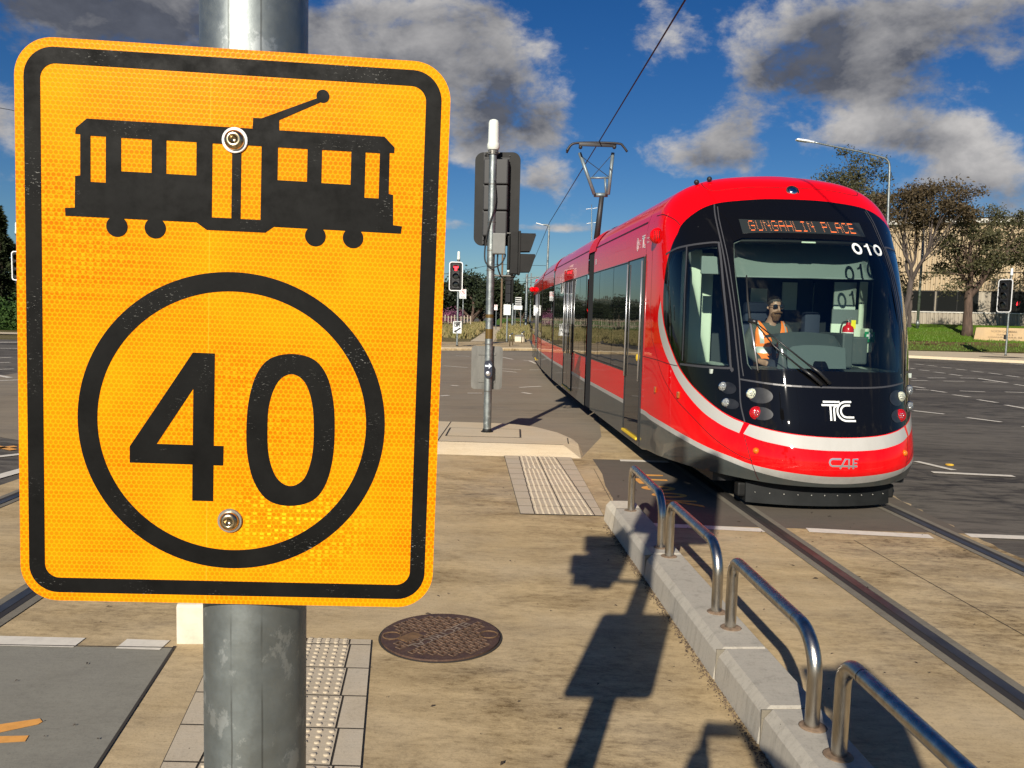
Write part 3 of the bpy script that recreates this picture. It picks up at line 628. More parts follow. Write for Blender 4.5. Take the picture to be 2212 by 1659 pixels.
# ================================================================== YELLOW TRAM SPEED SIGN
def sign_yellow():
    m, n, b = base_mat('yellow_prismatic_sheeting'); t = n.new('ShaderNodeTexCoord'); v = t.outputs['Object']
    S_ = .0053
    def lattice(off):
        a = n.new('ShaderNodeVectorMath', operation='ADD'); n.link(v, a.inputs[0]); a.inputs[1].default_value = (1 + off[0], 1 + off[1], 0)
        w_ = n.new('ShaderNodeVectorMath', operation='MODULO'); n.link(a.outputs[0], w_.inputs[0]); w_.inputs[1].default_value = (S_, S_ * 1.732, 1e6)
        s_ = n.new('ShaderNodeVectorMath', operation='SUBTRACT'); n.link(w_.outputs[0], s_.inputs[0]); s_.inputs[1].default_value = (S_ / 2, S_ * .866, 0)
        mu = n.new('ShaderNodeVectorMath', operation='MULTIPLY'); n.link(s_.outputs[0], mu.inputs[0]); mu.inputs[1].default_value = (1, 1, 0)
        l = n.new('ShaderNodeVectorMath', operation='LENGTH'); n.link(mu.outputs[0], l.inputs[0]); return l.outputs['Value']
    d = n.math('MINIMUM', lattice((0, 0)), lattice((S_ / 2, S_ * .866)))
    cell = n.ramp(d, .0026, .0017)
    patch = n.ramp(n.noise(v, 5.5, 4, .6), .36, .62)
    rowm = n.ramp(n.noise(n.mapping(v, sc=(2, 160, 1)), 1.0, 3, .5), .40, .62)
    c = n.mix(n.math('MULTIPLY', cell, n.math('ADD', .35, n.math('MULTIPLY', patch, .65))), (.82, .335, .004, 1), (.52, .125, .001, 1))
    c = n.mix(n.math('MULTIPLY', patch, .25), c, (.60, .17, .002, 1))
    c = n.mix(n.math('MULTIPLY', rowm, n.math('MULTIPLY', patch, .25)), c, (.90, .40, .008, 1))
    sn = n.new('ShaderNodeVectorMath', operation='SNAP'); n.link(v, sn.inputs[0]); sn.inputs[1].default_value = (S_ * 1.5, S_ * 1.732 / 2, 1)
    wn = n.new('ShaderNodeTexWhiteNoise', noise_dimensions='2D'); n.link(sn.outputs[0], wn.inputs['Vector'])
    fr_ = n.new('ShaderNodeVectorMath', operation='SUBTRACT'); n.link(v, fr_.inputs[0]); n.link(sn.outputs[0], fr_.inputs[1]); sf = n.new('ShaderNodeSeparateXYZ'); n.link(fr_.outputs[0], sf.inputs[0])
    inside = n.math('MULTIPLY', n.math('LESS_THAN', sf.outputs[0], S_ * .8), n.math('LESS_THAN', sf.outputs[1], S_ * .5))
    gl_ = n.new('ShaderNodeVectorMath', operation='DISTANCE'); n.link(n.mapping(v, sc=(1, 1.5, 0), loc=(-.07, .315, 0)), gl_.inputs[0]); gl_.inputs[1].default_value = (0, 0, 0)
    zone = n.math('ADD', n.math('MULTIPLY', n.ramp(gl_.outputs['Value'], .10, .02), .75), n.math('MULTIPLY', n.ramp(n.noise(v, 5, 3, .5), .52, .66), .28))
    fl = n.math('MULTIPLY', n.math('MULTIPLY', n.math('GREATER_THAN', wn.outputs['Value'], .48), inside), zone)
    c = n.mix(n.math('MULTIPLY', fl, .9), c, (1.0, .60, .015, 1))  # bright specks: sparkle of the prismatic cells painted into the yellow
    # sheet joints
    sp = n.new('ShaderNodeSeparateXYZ'); n.link(v, sp.inputs[0])
    j = n.math('LESS_THAN', n.math('ABSOLUTE', n.math('ADD', sp.outputs[0], .026)), .0005)
    c = n.mix(n.math('MULTIPLY', j, .22), c, (1, .62, .06, 1))
    n.link(c, b.inputs['Base Color']); b.inputs['Roughness'].default_value = .25; b.inputs['Specular IOR Level'].default_value = .06
    n.link(n.bump(n.math('ADD', cell, n.math('MULTIPLY', fl, 2)), .10, .0006), b.inputs['Normal']); return m
def sign_black():
    m, n, b = base_mat('sign_black_vinyl'); t = n.new('ShaderNodeTexCoord'); v = t.outputs['Object']
    sc_ = n.math('MULTIPLY', n.math('GREATER_THAN', n.noise(n.mapping(v, sc=(1, 3, 1)), 190, 3, .75), .64), n.ramp(n.noise(v, 11, 3, .6), .52, .66))
    c = n.mix(n.ramp(n.noise(v, 16, 6, .65), .3, .7), (.0035, .0035, .0034, 1), (.009, .009, .0085, 1))
    n.link(n.mix(n.math('MULTIPLY', sc_, .7), c, (.26, .26, .24, 1)), b.inputs['Base Color'])
    n.link(n.ramp(n.noise(v, 30, 5, .7), -.2, 1.1), b.inputs['Roughness']); b.inputs['Specular IOR Level'].default_value = .09; return m
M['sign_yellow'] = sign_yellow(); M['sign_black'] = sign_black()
yaw, tilt, rl = .0678, .0143, -.020
ux = Vector((math.cos(yaw), math.sin(yaw), 0)); uy = Vector((0, 0, 1)); nr = ux.cross(uy); uy2 = uy * math.cos(tilt) + nr * math.sin(tilt)
sa_ = ux * math.cos(rl) + uy2 * math.sin(rl); sb_ = -ux * math.sin(rl) + uy2 * math.cos(rl); sn_ = sa_.cross(sb_)
sg = thing('speed_sign', 'big yellow sign with a black tram symbol above a ringed 40', 'sign')
sg.matrix_world = Matrix(((sa_.x, sb_.x, sn_.x, -.3033), (sa_.y, sb_.y, sn_.y, .893), (sa_.z, sb_.z, sn_.z, 1.8193), (0, 0, 0, 1)))
mm = lambda L: [(x / 1000, y / 1000) for x, y in L]
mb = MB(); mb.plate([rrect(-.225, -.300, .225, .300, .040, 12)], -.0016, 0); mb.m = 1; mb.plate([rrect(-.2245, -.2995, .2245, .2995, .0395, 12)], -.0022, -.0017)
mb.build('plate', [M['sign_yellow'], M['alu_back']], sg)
def black(name, loops, rec=True):
    mb = MB(); mb.plate([mm(L) for L in loops], .0001, .0005); return mb.build(name, M['sign_black'], sg)
black('border', [rrect(-215.5, -290.5, 215.5, 290.5, 31, 10), rrect(-199, -274, 199, 274, 16, 10)])
body = [(-152.3, 220.1), (-163.4, 210.0), (-164.1, 203.9), (-159.0, 203.7), (-159.2, 161.4), (-164.4, 160.6), (-165.0, 127.8), (-174.9, 127.0), (-174.5, 118.9), (-39.8, 119.0), (-28.9, 111.6), (32.5, 111.8), (41.4, 118.4), (176.7, 118.0), (177.7, 126), (168.2, 126.8), (167.1, 158.9), (162.4, 159.6), (162.1, 202.9), (167.0, 203), (167.1, 209), (156.2, 219.6), (45.3, 219.7), (45.1, 230.2), (88.2, 251.4), (84.5, 255.4), (27.0, 231.1), (18.1, 231), (17.5, 219.8)]
wins = [[(-148.7, 202.8), (-133, 202.8), (-133.3, 155.3), (-148.8, 155.4)], [(-117.5, 202.5), (-86.2, 202.5), (-86.2, 168.1), (-117.5, 168)], [(-71.2, 202.5), (-40.2, 202.5), (-40.2, 168), (-71.2, 168)], [(-23.7, 202.2), (-3.3, 202.2), (-3.3, 125.1), (-23.7, 125)],
        [(6.4, 202.2), (27.3, 202.2), (27.3, 125), (6.4, 125)], [(44.4, 202), (75.4, 202), (75.4, 167.8), (44.4, 167.8)], [(90.6, 202), (121.5, 202), (121.5, 167.2), (90.6, 167.2)], [(136.6, 202), (151.8, 202), (151.8, 154.3), (136.6, 154.3)]]
black('tram_symbol', [body] + wins)
for (x, y, r) in ((-121.9, 110.5, 11), (-82.3, 110.8, 11), (85.5, 110.9, 11), (125.7, 110.9, 11), (90.2, 257.6, 6.8)): MB().plate([mm(circ(x, y, r, 28))], .0001, .0006).build('symbol_disc', M['sign_black'], sg)
black('ring', [circ(1.3, -95.3, 164.6, 128, 163.6), circ(1.3, -95.3, 144, 128, 142.9)])
black('digit_four', [[(-42.3, -20.1), (-19, -20.1), (-19.2, -121.4), (-8.6, -121.4), (-8.8, -143.2), (-19.2, -143.2), (-19.2, -183.4), (-41.7, -183.4), (-41.8, -143.0), (-108.6, -143), (-108.6, -125.1)], [(-41.5, -59.3), (-41.6, -121.4), (-80.1, -121.4)]])
black('digit_zero', [smooth_closed([(63, -17.2), (86.4, -22.1), (101.1, -39.1), (109.0, -68.1), (111.2, -101), (109.6, -133), (102.6, -161), (88.8, -179.5), (64, -186.3), (40.2, -180.6), (25.0, -160.8), (17.4, -132.8), (15.6, -101), (18.0, -68.4), (25.7, -41.1), (39.6, -23.4)], 5),
                     smooth_closed([(63.3, -39.3), (77.7, -48), (86.0, -71.1), (88.5, -101), (86.9, -131.2), (78.8, -155.2), (64, -163.9), (49.3, -155.2), (40.4, -131.7), (38.3, -101.2), (40.0, -72.0), (49, -48)], 5)])
M['zinc'] = mat('zinc_bolt', (.52, .42, .26), .25, 1.0, var=.25, vscale=60); M['washer_white'] = mat('nylon_washer', (.82, .82, .80), .45); M['washer_steel'] = mat('steel_washer', (.55, .54, .50), .3, .9)
for (x, y, wm) in ((-.0003, .2065, 'washer_white'), (-.0006, -.2046, 'washer_steel')):
    o = MB().lathe([(.0134, .0006), (.0134, .0021), (.0128, .0027), (.006, .0028)], 28).build('bolt', M[wm], sg, loc=(x, y, 0), smooth=True, auto=35)
    MB().lathe([(.0104, .0025), (.0106, .0040), (.0098, .0062), (.0076, .0080), (.0046, .0086), (.0043, .0080), (.0040, .0050)], 28).build('bolt_head', M['zinc'], o, smooth=True)
# backing rail and clamps behind the plate
for y in (.2065, -.2046): MB().box((-.20, y - .016, -.022), (.20, y + .016, -.0024)).build('back_rail', M['alu_back'], sg)

# ================================================================== TRAFFIC SIGNALS
def lantern(mb_body, mb_lens, kinds, w_=.30, pitch=.31, depth=.20, hood=.26):
    """signal head in its own frame: front looks to -y, bottom at z=0. returns nothing; kinds top to bottom"""
def signal_pole(root, h, r, ant=True, m='galv'):
    mb = MB(); mb.tube([(0, 0, 0), (0, 0, h)], [r, r * .97], 28); mb.build('post', M[m], root, smooth=True, auto=40)
    mb = MB(); mb.lathe([(r * 1.55, 0), (r * 1.55, .012), (r * 1.2, .02), (r * 1.08, .05)], 24); mb.build('base_collar', M['dark_plastic'], root, smooth=True, auto=40)
    if ant:
        k = r / .06
        mb = MB(); mb.lathe([(r * 1.3, h - .02), (r * 1.55, h + .01), (r * 1.5, h + .06), (r * 1.32, h + .09), (r * 1.26, h + .35), (r * 1.08, h + .385), (r * .6, h + .40)], 24); mb.build('antenna_cap', M['antenna'], root, smooth=True, auto=50)
        mb = MB(); mb.lathe([(r * 1.02, h - .09), (r * 1.30, h - .085), (r * 1.30, h - .03), (r * 1.02, h - .025)], 20)
        for a in range(0, 360, 60): mb.tube([(r * 1.2 * math.cos(R(a)), r * 1.2 * math.sin(R(a)), h - .055), (r * 1.65 * math.cos(R(a)), r * 1.65 * math.sin(R(a)), h - .055)], .012, 8)
        mb.build('cap_clamp', M['alu_back'], root)
def target_head(root, cx, cy, z0, z1, wd, rotz, aspects=3, front_border=True, lenses=('dark_lens',) * 3, tshape=False):
    """target board with signal aspects; faces local -y after rotz"""
    mt = Matrix.Translation((cx, cy, 0)) @ Matrix.Rotation(rotz, 4, 'Z')
    H_ = z1 - z0; f3 = lambda x, y, t: tuple(mt @ Vector((x, t, z0 + y)))
    mb = MB(); mb.plate([rrect(-wd / 2, 0, wd / 2, H_, wd * .18, 8)], -.004, .004, f3); mb.build('target_board', M['dark_plastic'], root)
    if front_border:
        mb = MB(); e = wd * .055; mb.plate([rrect(-wd / 2 - .003, -.003, wd / 2 + .003, H_ + .003, wd * .18, 8), rrect(-wd / 2 + e, e, wd / 2 - e, H_ - e, wd * .14, 8)], -.010, .0055, f3); mb.build('white_border', M['white_enamel'], root)
    lw = wd * .54; p = (H_ - wd * .36) / aspects
    mb = MB()
    for i in range(aspects):
        zc = z0 + wd * .18 + p * (i + .5)
        mb.bbox((-lw / 2, .006, zc - p * .485), (lw / 2, .17, zc + p * .485), .02, mt)
        mb.bbox((-lw / 2, -.06, zc - p * .485), (lw / 2, -.0105, zc + p * .485), .015, mt)
    hs_ = mb.build('housing', M['black'], root)
    for i in range(aspects):
        zc = z0 + wd * .18 + p * (aspects - i - .5); rr = min(lw, p) * .40
        T_ = mt @ Matrix.Translation((0, -.062, zc)) @ Matrix.Rotation(PI / 2, 4, 'X')
        ln = MB().lathe([(rr, -.004), (rr, .004), (rr * .7, .014), (rr * .2, .018)], 24, T_).build('lens', M['dark_lens'] if lenses[i] != 'red_lens' or tshape else M['red_lens'], root, smooth=True)
        if tshape and lenses[i] == 'red_lens':
            k = rr; f4 = lambda x, y, t: tuple(mt @ Vector((x, -.062 - t, zc + y)))
            MB().plate([[(-k * .8, k * .65), (k * .8, k * .65), (k * .8, k * .1), (k * .35, k * .1), (k * .35, -k * .85), (-k * .35, -k * .85), (-k * .35, k * .1), (-k * .8, k * .1)]], .019, .028, f4).build('lit_symbol', M['red_lens'], ln)
        # cowl visor
        vb = MB(); n_ = 18; vs = []
        for s_ in (0, 1):
            for j in range(n_ + 1):
                a = R(-35 + 250 * j / n_); L_ = .06 + (.20 if s_ else 0) * (.35 + .65 * max(0, math.sin(a)) if True else 1)
                vs.append(tuple(mt @ Vector((rr * 1.1 * math.cos(a), -.055 if s_ == 0 else -.06 - .19 * (.25 + .75 * (math.sin(a) * .5 + .5)), zc + rr * 1.1 * math.sin(a)))))
        vb.add(vs, [(j, j + 1, n_ + 2 + j, n_ + 1 + j) for j in range(n_)]); o = vb.build('visor', M['black'], root, smooth=True, recalc=False)
        md = o.modifiers.new('thick', 'SOLIDIFY'); md.thickness = .006

def hooded_ped(root, cx, cy, z0, rotz, s=1.0, red=False):
    """two-aspect pedestrian lantern with deep wedge hoods, front looks to local +x"""
    mt = Matrix.Translation((cx, cy, z0)) @ Matrix.Rotation(rotz, 4, 'Z') @ Matrix.Scale(s, 4)
    mb = MB(); mb.bbox((-.06, -.13, 0), (.055, .13, .60), .012, mt); mb.bbox((.055, -.138, -.008), (.085, .138, .608), .008, mt); mb.bbox((-.10, -.09, .06), (-.06, .09, .54), .02, mt)
    bd = mb.build('pedestrian_lantern', M['dark_plastic'], root)
    for k_, zb in enumerate((.03, .32)):
        hb = MB(); x0, x1, y_ = .086, .30, .128
        P = [(x0, zb), (x1 - .075, zb + .005), (x1, zb + .235), (x1 - .01, zb + .245), (x0, zb + .255)]
        # a hood is a box open underneath and in front
        for sgn in (-1, 1):
            hb.add([tuple(mt @ Vector((x, sgn * y_, z))) for x, z in P] + [tuple(mt @ Vector((x, sgn * (y_ - .006), z))) for x, z in P], [(0, 1, 2, 3, 4), (9, 8, 7, 6, 5)] + [(i, (i + 1) % 5, 5 + (i + 1) % 5, 5 + i) for i in range(5)])
        hb.box((x0, -y_, zb + .249), (x1 - .006, y_, zb + .256), mt)
        hb.build('hood', M['dark_plastic'], bd)
        lb = MB(); lb.box((.0855, -.10, zb + .03), (.092, .10, zb + .23), mt); lb.build('lens', M['red_lens'] if (red and k_ == 1) else M['dark_lens'], bd)

# the near post that carries the yellow sign; its signal heads are above the frame but throw their shadow into it
np_ = thing('traffic_signal', 'thick galvanised post carrying the yellow speed sign', 'traffic signal', (-.3010, .962, 0))
signal_pole(np_, 4.15, .060)
target_head(np_, .16, .12, 2.85, 4.15, .66, R(180))
hooded_ped(np_, -.30, .03, 2.36, R(180))
for z in (2.40, 2.93): MB().tube([(0, 0, z), (-.30, .03, z)], .018, 10).build('bracket', M['alu_back'], np_)

# a short post behind the lens whose hooded lantern throws its shadow across the near rail
bp_ = thing('traffic_signal', 'short galvanised post topped by one hooded pedestrian lantern, behind the photographer', 'traffic signal', (.52, -.86, 0))
signal_pole(bp_, 2.02, .057, ant=False); hooded_ped(bp_, 0, 0, 2.0, R(180))

# the tall post on the traffic island
tp = thing('traffic_signal', 'tall galvanised signal post on the traffic island seen from behind, with white antenna cap', 'traffic signal', (-.347, 11.907, .128))
signal_pole(tp, 4.05, .0575)
mb = MB()
P_ = AT(1075, 420, 12.05); bx0 = AT(1024, 430, 12.05).x + .347; bx1 = AT(1123, 430, 12.05).x + .347
target_head(tp, (bx0 + bx1) / 2, .16, 2.70, 4.03, bx1 - bx0, R(180 - 8), lenses=('dark_lens',) * 3, front_border=False)
for x in (bx0 + .14, bx1 - .16):
    mb.box((x - .012, .135, 2.72), (x + .012, .152, 4.02))
    for z in (2.78, 2.86, 3.90, 3.98): mb.tube([(x, .12, z), (x, .15, z)], .010, 8)
for z in (2.84, 3.94): mb.box((bx0 + .14, .125, z - .012), (bx1 - .16, .134, z + .012)); mb.tube([(0, 0, z), (.06, .13, z)], .02, 8)
mb.build('board_bracket', M['black'], tp)
bx = AT(1064, 530, 11.8).x + .347; bw = AT(1092, 530, 11.8).x - AT(1064, 530, 11.8).x
mb = MB(); mb.bbox((bx, -.20, 2.56), (bx + bw, -.06, 2.85), .008); mb.bbox((bx + .006, -.206, 2.57), (bx + bw - .006, -.2, 2.84), .003); mb.build('control_box', M['grey_box'], tp)
hx = AT(1112, 560, 11.9).x + .347
hooded_ped(tp, hx - .01, .0, 2.29, R(2), 1.0)
for z, r_ in ((2.87, .011), (2.265, .014)): MB().tube([(0, 0, z), (hx, 0, z)], r_, 8).build('bracket', M['alu_back'], tp)
cab = MB()
cab.tube(smooth_open([(.03, -.05, 3.6), (.05, -.07, 3.3), (-.02, -.075, 3.0), (-.075, -.05, 2.75), (-.085, -.06, 2.5), (-.03, -.1, 2.40), (.06, -.12, 2.38), (.15, -.12, 2.43), (.20, -.12, 2.52), (.205, -.13, 2.57)], 6), .011, 8)
cab.tube(smooth_open([(.10, -.12, 2.57), (.10, -.11, 2.4), (.15, -.06, 2.26), (.24, -.02, 2.2), (.33, 0, 2.24), (.36, 0, 2.3)], 6), .011, 8)
cab.build('cable', M['rubber'], tp, smooth=True)
for z in (3.55, 3.02, 2.62, 2.34, 1.28, .95, .60): MB().lathe([(.0585, z - .008), (.060, z - .006), (.060, z + .006), (.0585, z + .008)], 24).build('strap', M['alu_back'], tp)
sx0 = AT(1018, 800, 12).x + .347; sx1 = AT(1085, 800, 12).x + .347
sw = MB(); sw.plate([rrect(sx0, .62, sx1, 1.25, .05, 6)], .075, .078, lambda x, y, t: (x, t, y)); sw.build('plain_sign_back', M['alu_back'], tp)
for z in (.72, 1.12): MB().box((sx0 + .1, .060, z), (sx1 - .1, .074, z + .04)).build('sign_clamp', M['alu_back'], tp)
pb = MB(); f_ = lambda x, y, t: (x, -.06 - t, y)
pb.plate([rrect(-.057, .80, .057, 1.05, .056, 10)], -.03, .035, f_); pbo = pb.build('push_button', mat('navy_plastic', (.012, .017, .035), .4), tp)
mb = MB(); mb.plate([[(-.045, .985), (.008, .985), (.008, 1.012), (.05, .972), (.008, .932), (.008, .959), (-.045, .959)]], .0352, .037, f_); mb.build('arrow', mat('blue_white', (.62, .70, .80), .4), pbo)
mb = MB(); mb.lathe([(.038, .033), (.038, .042), (.030, .050), (.010, .053)], 24, Matrix.Translation((0, -.06, .862)) @ Matrix.Rotation(PI / 2, 4, 'X')); mb.build('button_dome', M['silver'], pbo, smooth=True)
STM = mat('brass_sticker', (.36, .22, .03), .4, .3, var=.6, vscale=30, col2=(.10, .06, .02))
for z0, z1 in ((1.36, 1.50), (1.66, 1.71)):
    st_ = MB(); n_ = 14; vs = [(.0592 * math.sin(R(a)), -.0592 * math.cos(R(a)), z) for z in (z0, z1) for a in np.linspace(-70, 75, n_)]
    st_.add(vs, [(j, j + 1, n_ + j + 1, n_ + j) for j in range(n_ - 1)]); st_.build('sticker', STM, tp, recalc=False)

def far_signal(label, u, v, htop, ub, vb0, vb1, wd_px, lenses, rotz=0.0, z=.13, tshape=False, group=None, border=True):
    p = G(u, v, z); t = thing('traffic_signal', label, 'traffic signal', p)
    signal_pole(t, htop - .38, .055)
    a = AT(ub, vb0, p.y); b_ = AT(ub, vb1, p.y); wd = wd_px / FPX * p.y
    target_head(t, a.x - p.x, -.10, b_.z - p.z, a.z - p.z, wd, rotz, lenses=lenses, tshape=tshape, front_border=border)
    return t, p
fs, fp = far_signal('traffic signal showing a red T, with a keep left plate on its post', 987.3, 747.3, AT(989, 558, 46).z, 985.7, 565.7, 628.6, 29, ('red_lens', 'dark_lens', 'dark_lens'), tshape=True)
def plate_sign(root, p, u0, v0, u1, v1, dy, name='plate', m='white', edge=None):
    a = AT(u0, v1, p.y + dy); b_ = AT(u1, v0, p.y + dy); x0, x1, z0, z1 = a.x - p.x, b_.x - p.x, a.z - p.z, b_.z - p.z
    f = lambda x, y, t: (x, dy - t, y); r = min(x1 - x0, z1 - z0) * .08
    o = MB().plate([rrect(x0, z0, x1, z1, r, 4)], -.003, 0, f).build(name, M[m], root)
    e = (x1 - x0) * .03
    MB().plate([rrect(x0 + e, z0 + e, x1 - e, z1 - e, r * .8, 4), rrect(x0 + 1.7 * e, z0 + 1.7 * e, x1 - 1.7 * e, z1 - 1.7 * e, r * .7, 4)], .0, .003, f).build('rim', M[edge or 'black_vinyl'], o)
    return o, x0, x1, z0, z1, f
kl = thing('traffic_sign', 'white KEEP LEFT plate with a black arrow on the post under the red T signal', 'sign', fp)
o, x0, x1, z0, z1, f = plate_sign(kl, fp, 978.3, 694, 997.4, 720, -.08)
def signtext(o, txt, size, x, z, dy, off=0, sx=1, m='black_vinyl', name='lettering'):
    mb = MB(); add_text(mb, txt, size, Matrix.Translation((x, dy - .004, z)) @ Matrix.Rotation(PI / 2, 4, 'X'), off, sx); return mb.build(name, M[m], o)
W_ = x1 - x0; H_ = z1 - z0; cx = (x0 + x1) / 2
signtext(o, 'KEEP', W_ * .34, cx, z1 - H_ * .17, -.08, .012, 1.0); signtext(o, 'LEFT', W_ * .34, cx, z1 - H_ * .37, -.08, .012, 1.0)
def arrow_pts(cx, cz, L, ang, wd):
    P = [(-L / 2, 0), (-L * .15, wd * 1.5), (-L * .22, wd * .5), (L / 2, wd * .5), (L / 2, -wd * .5), (-L * .22, -wd * .5), (-L * .15, -wd * 1.5)]
    return [(cx + x * math.cos(ang) - y * math.sin(ang), cz + x * math.sin(ang) + y * math.cos(ang)) for x, y in P]
MB().plate([arrow_pts(cx, z0 + H_ * .27, W_ * .92, R(35), W_ * .18)], 0, .004, f).build('arrow', M['black_vinyl'], o)
p2 = G(999, 722, .13); rs_ = thing('traffic_sign', 'small white plate with a red ring on its own post beside the red T signal', 'sign', p2)
MB().tube([(0, 0, 0), (0, 0, AT(1000, 625, p2.y).z - p2.z)], .035, 10).build('post', M['galv'], rs_, smooth=True)
o, x0, x1, z0, z1, f = plate_sign(rs_, p2, 992.1, 624.8, 1007.4, 645, -.05)
cx, W_, H_ = (x0 + x1) / 2, x1 - x0, z1 - z0
M['sign_red'] = mat('sign_red', (.62, .05, .06), .4)
rc = z1 - W_ * .42
MB().plate([circ(cx, rc, W_ * .36, 28), circ(cx, rc, W_ * .28, 28)], 0, .004, f).build('red_ring', M['sign_red'], o)
MB().plate([stroke([(cx + W_ * .12, rc - W_ * .2), (cx + W_ * .12, rc + W_ * .1), (cx, rc + W_ * .17), (cx - W_ * .1, rc + W_ * .05), (cx - W_ * .1, rc - W_ * .1)], W_ * .08)], 0, .004, f).build('turn_arrow', M['black_vinyl'], o)
MB().plate([stroke([(cx - W_ * .22, rc + W_ * .22), (cx + W_ * .22, rc - W_ * .22)], W_ * .07)], .004, .006, f).build('red_bar', M['sign_red'], o)
mb = MB()
for k_ in range(3):
    z = z0 + H_ * (.10 + .085 * k_); mb.plate([[(cx - W_ * .36, z - H_ * .018), (cx + W_ * .36, z - H_ * .018), (cx + W_ * .36, z + H_ * .018), (cx - W_ * .36, z + H_ * .018)]], 0, .003, f)
mb.build('small_print', M['black_vinyl'], o)
f2, p3 = far_signal('far signal post beyond the island post, its black board seen edge on', 1094.4, 739, AT(1097, 577.5, 50.3).z, 1101, 592, 657, 20, ('dark_lens',) * 3, rotz=R(150), border=False)
o, *_ = plate_sign(thing('traffic_sign', 'blank pale plate with rounded corners on the far signal post beside the tram', 'sign', p3), p3, 1087.5, 657.7, 1103.6, 680.2, -.09)
# signal on the far left, only the edge of its white rimmed board shows past the sign
fl_, p4 = far_signal('signal with a white rimmed board almost hidden by the left edge of the yellow sign', 44, 752, AT(44, 533, 42).z, 45, 543, 606, 34, ('dark_lens',) * 3)
# signal on the right, by the monument
fr_, p5 = far_signal('traffic signal with a white rimmed board and red side lantern on the right footpath', 2172, 768, AT(2186, 588, 50).z, 2171, 603, 675, 33, ('dark_lens',) * 3, rotz=R(-66))
hooded_ped(fr_, .30, -.02, AT(2190, 672, p5.y).z - p5.z, R(-75), 1.0, red=True)
mb = MB(); mb.tube([(0, 0, AT(2185, 655, p5.y).z - p5.z), (.30, 0, AT(2185, 655, p5.y).z - p5.z)], .02, 8); mb.build('bracket', M['alu_back'], fr_)
mb = MB(); mb.bbox((-.17, -.09, .95), (-.05, .05, 1.22), .03); mb.build('push_button', M['black'], fr_)

# ================================================================== TRAM
WD, Y0, NN, MM, LE = 1.325, 2.40, 2.33, 2.54, 2.08; QZ, RH, RK = 2.78, .725, 2.75
ZK = np.array([.15, .3, .5, .9, 1.3, 1.8, 2.4, 2.9, 3.1, 3.25, 3.4, 3.52]); YK = np.array([.12, -.03, -.165, -.045, .074, .225, .575, 1.053, 1.28, 1.44, 1.62, 1.95])
def pchip(x, y):
    hh = np.diff(x); d = np.diff(y) / hh; m = np.zeros_like(y); m[0] = d[0]; m[-1] = d[-1]
    for i in range(1, len(x) - 1): m[i] = 0 if d[i - 1] * d[i] <= 0 else 2 * d[i - 1] * d[i] / (d[i - 1] + d[i])
    def f(t):
        t = np.clip(t, x[0], x[-1]); i = np.clip(np.searchsorted(x, t, side='right') - 1, 0, len(x) - 2); s = (t - x[i]) / hh[i]
        return (1 + 2 * s) * (1 - s) ** 2 * y[i] + s * (1 - s) ** 2 * hh[i] * m[i] + s * s * (3 - 2 * s) * y[i + 1] + s * s * (s - 1) * hh[i] * m[i + 1]
    return f
YF = pchip(ZK, YK)
def sec(q):
    q = np.asarray(q, float); ph = np.clip(q - QZ, 0, 1) * PI / 2
    return np.where(q < QZ, q, QZ + RH * np.sin(ph) ** (2 / RK)), np.where(q < QZ, WD, WD * np.cos(ph) ** (2 / RK))
def NS(a, q):            # nose surface, parameters a (round the nose) and q (up the section)
    a = np.asarray(a, float); z, w_ = sec(q); yf = YF(z); th = np.clip(np.abs(a), 0, 1) * PI / 2
    x = np.sign(a) * w_ * np.sin(th) ** (2 / NN); y = yf + (LE - yf) * (1 - np.cos(th) ** (2 / MM)) + np.clip(np.abs(a) - 1, 0, None)
    return np.stack([x, y, z * np.ones_like(a)], -1)
def NN_(a, q):           # outward normals
    e = 2e-3; a = np.asarray(a, float); q = np.asarray(q, float)
    du = NS(a + e, q) - NS(a - e, q); dv = NS(a, np.minimum(q + e, 3.779)) - NS(a, q - e); n = np.cross(du, dv); l = np.linalg.norm(n, axis=-1, keepdims=True)
    n = n / np.maximum(l, 1e-12); bad = l[..., 0] < 1e-10; n[bad] = (0, 0, 1); return n
def xz2aq(x, z):
    q = z if z < QZ else QZ + math.asin(min(1, ((z - QZ) / RH) ** (RK / 2))) * 2 / PI
    w_ = float(sec(q)[1]); X = min(1, abs(x) / w_); return (math.copysign(math.asin(X ** (NN / 2)) * 2 / PI, x), q)

def red_paint():
    m, n, b = base_mat('tram_red_gloss'); b.inputs['Base Color'].default_value = (.80, .002, .005, 1); b.inputs['Roughness'].default_value = .5; b.inputs['Specular IOR Level'].default_value = .0
    b.inputs['Coat Weight'].default_value = .8; b.inputs['Coat Roughness'].default_value = .03; b.inputs['Coat IOR'].default_value = 1.5
    t = n.new('ShaderNodeTexCoord'); n.link(n.bump(n.noise(n.mapping(t.outputs['Object'], sc=(1, .5, 1)), 1.5, 2, .5), .10, .05), b.inputs['Coat Normal']); return m
M['red'] = red_paint()
M['tram_white'] = mat('tram_white', (.44, .43, .40), .4, coat=.5, spec=.1)
M['tram_grey'] = mat('tram_grey', (.060, .070, .067), .4, coat=.6, var=.12, vscale=2, spec=.1)
M['mask'] = mat('black_gloss_mask', (.004, .004, .0045), .015, spec=.36)
_n = NT(M['red'].node_tree); _b = M['red'].node_tree.nodes['Principled BSDF']; _t = _n.new('ShaderNodeTexCoord'); _s = _n.new('ShaderNodeSeparateXYZ'); _n.link(_t.outputs['Object'], _s.inputs[0])
_f = _n.math('MULTIPLY', _n.ramp(_s.outputs[2], .95, .25), _n.ramp(_n.noise(_n.mapping(_t.outputs['Object'], sc=(2, 2, .8)), 3.0, 8, .7), .38, .75))
_src = _b.inputs['Base Color'].links[0].from_socket if _b.inputs['Base Color'].links else tuple(_b.inputs['Base Color'].default_value)
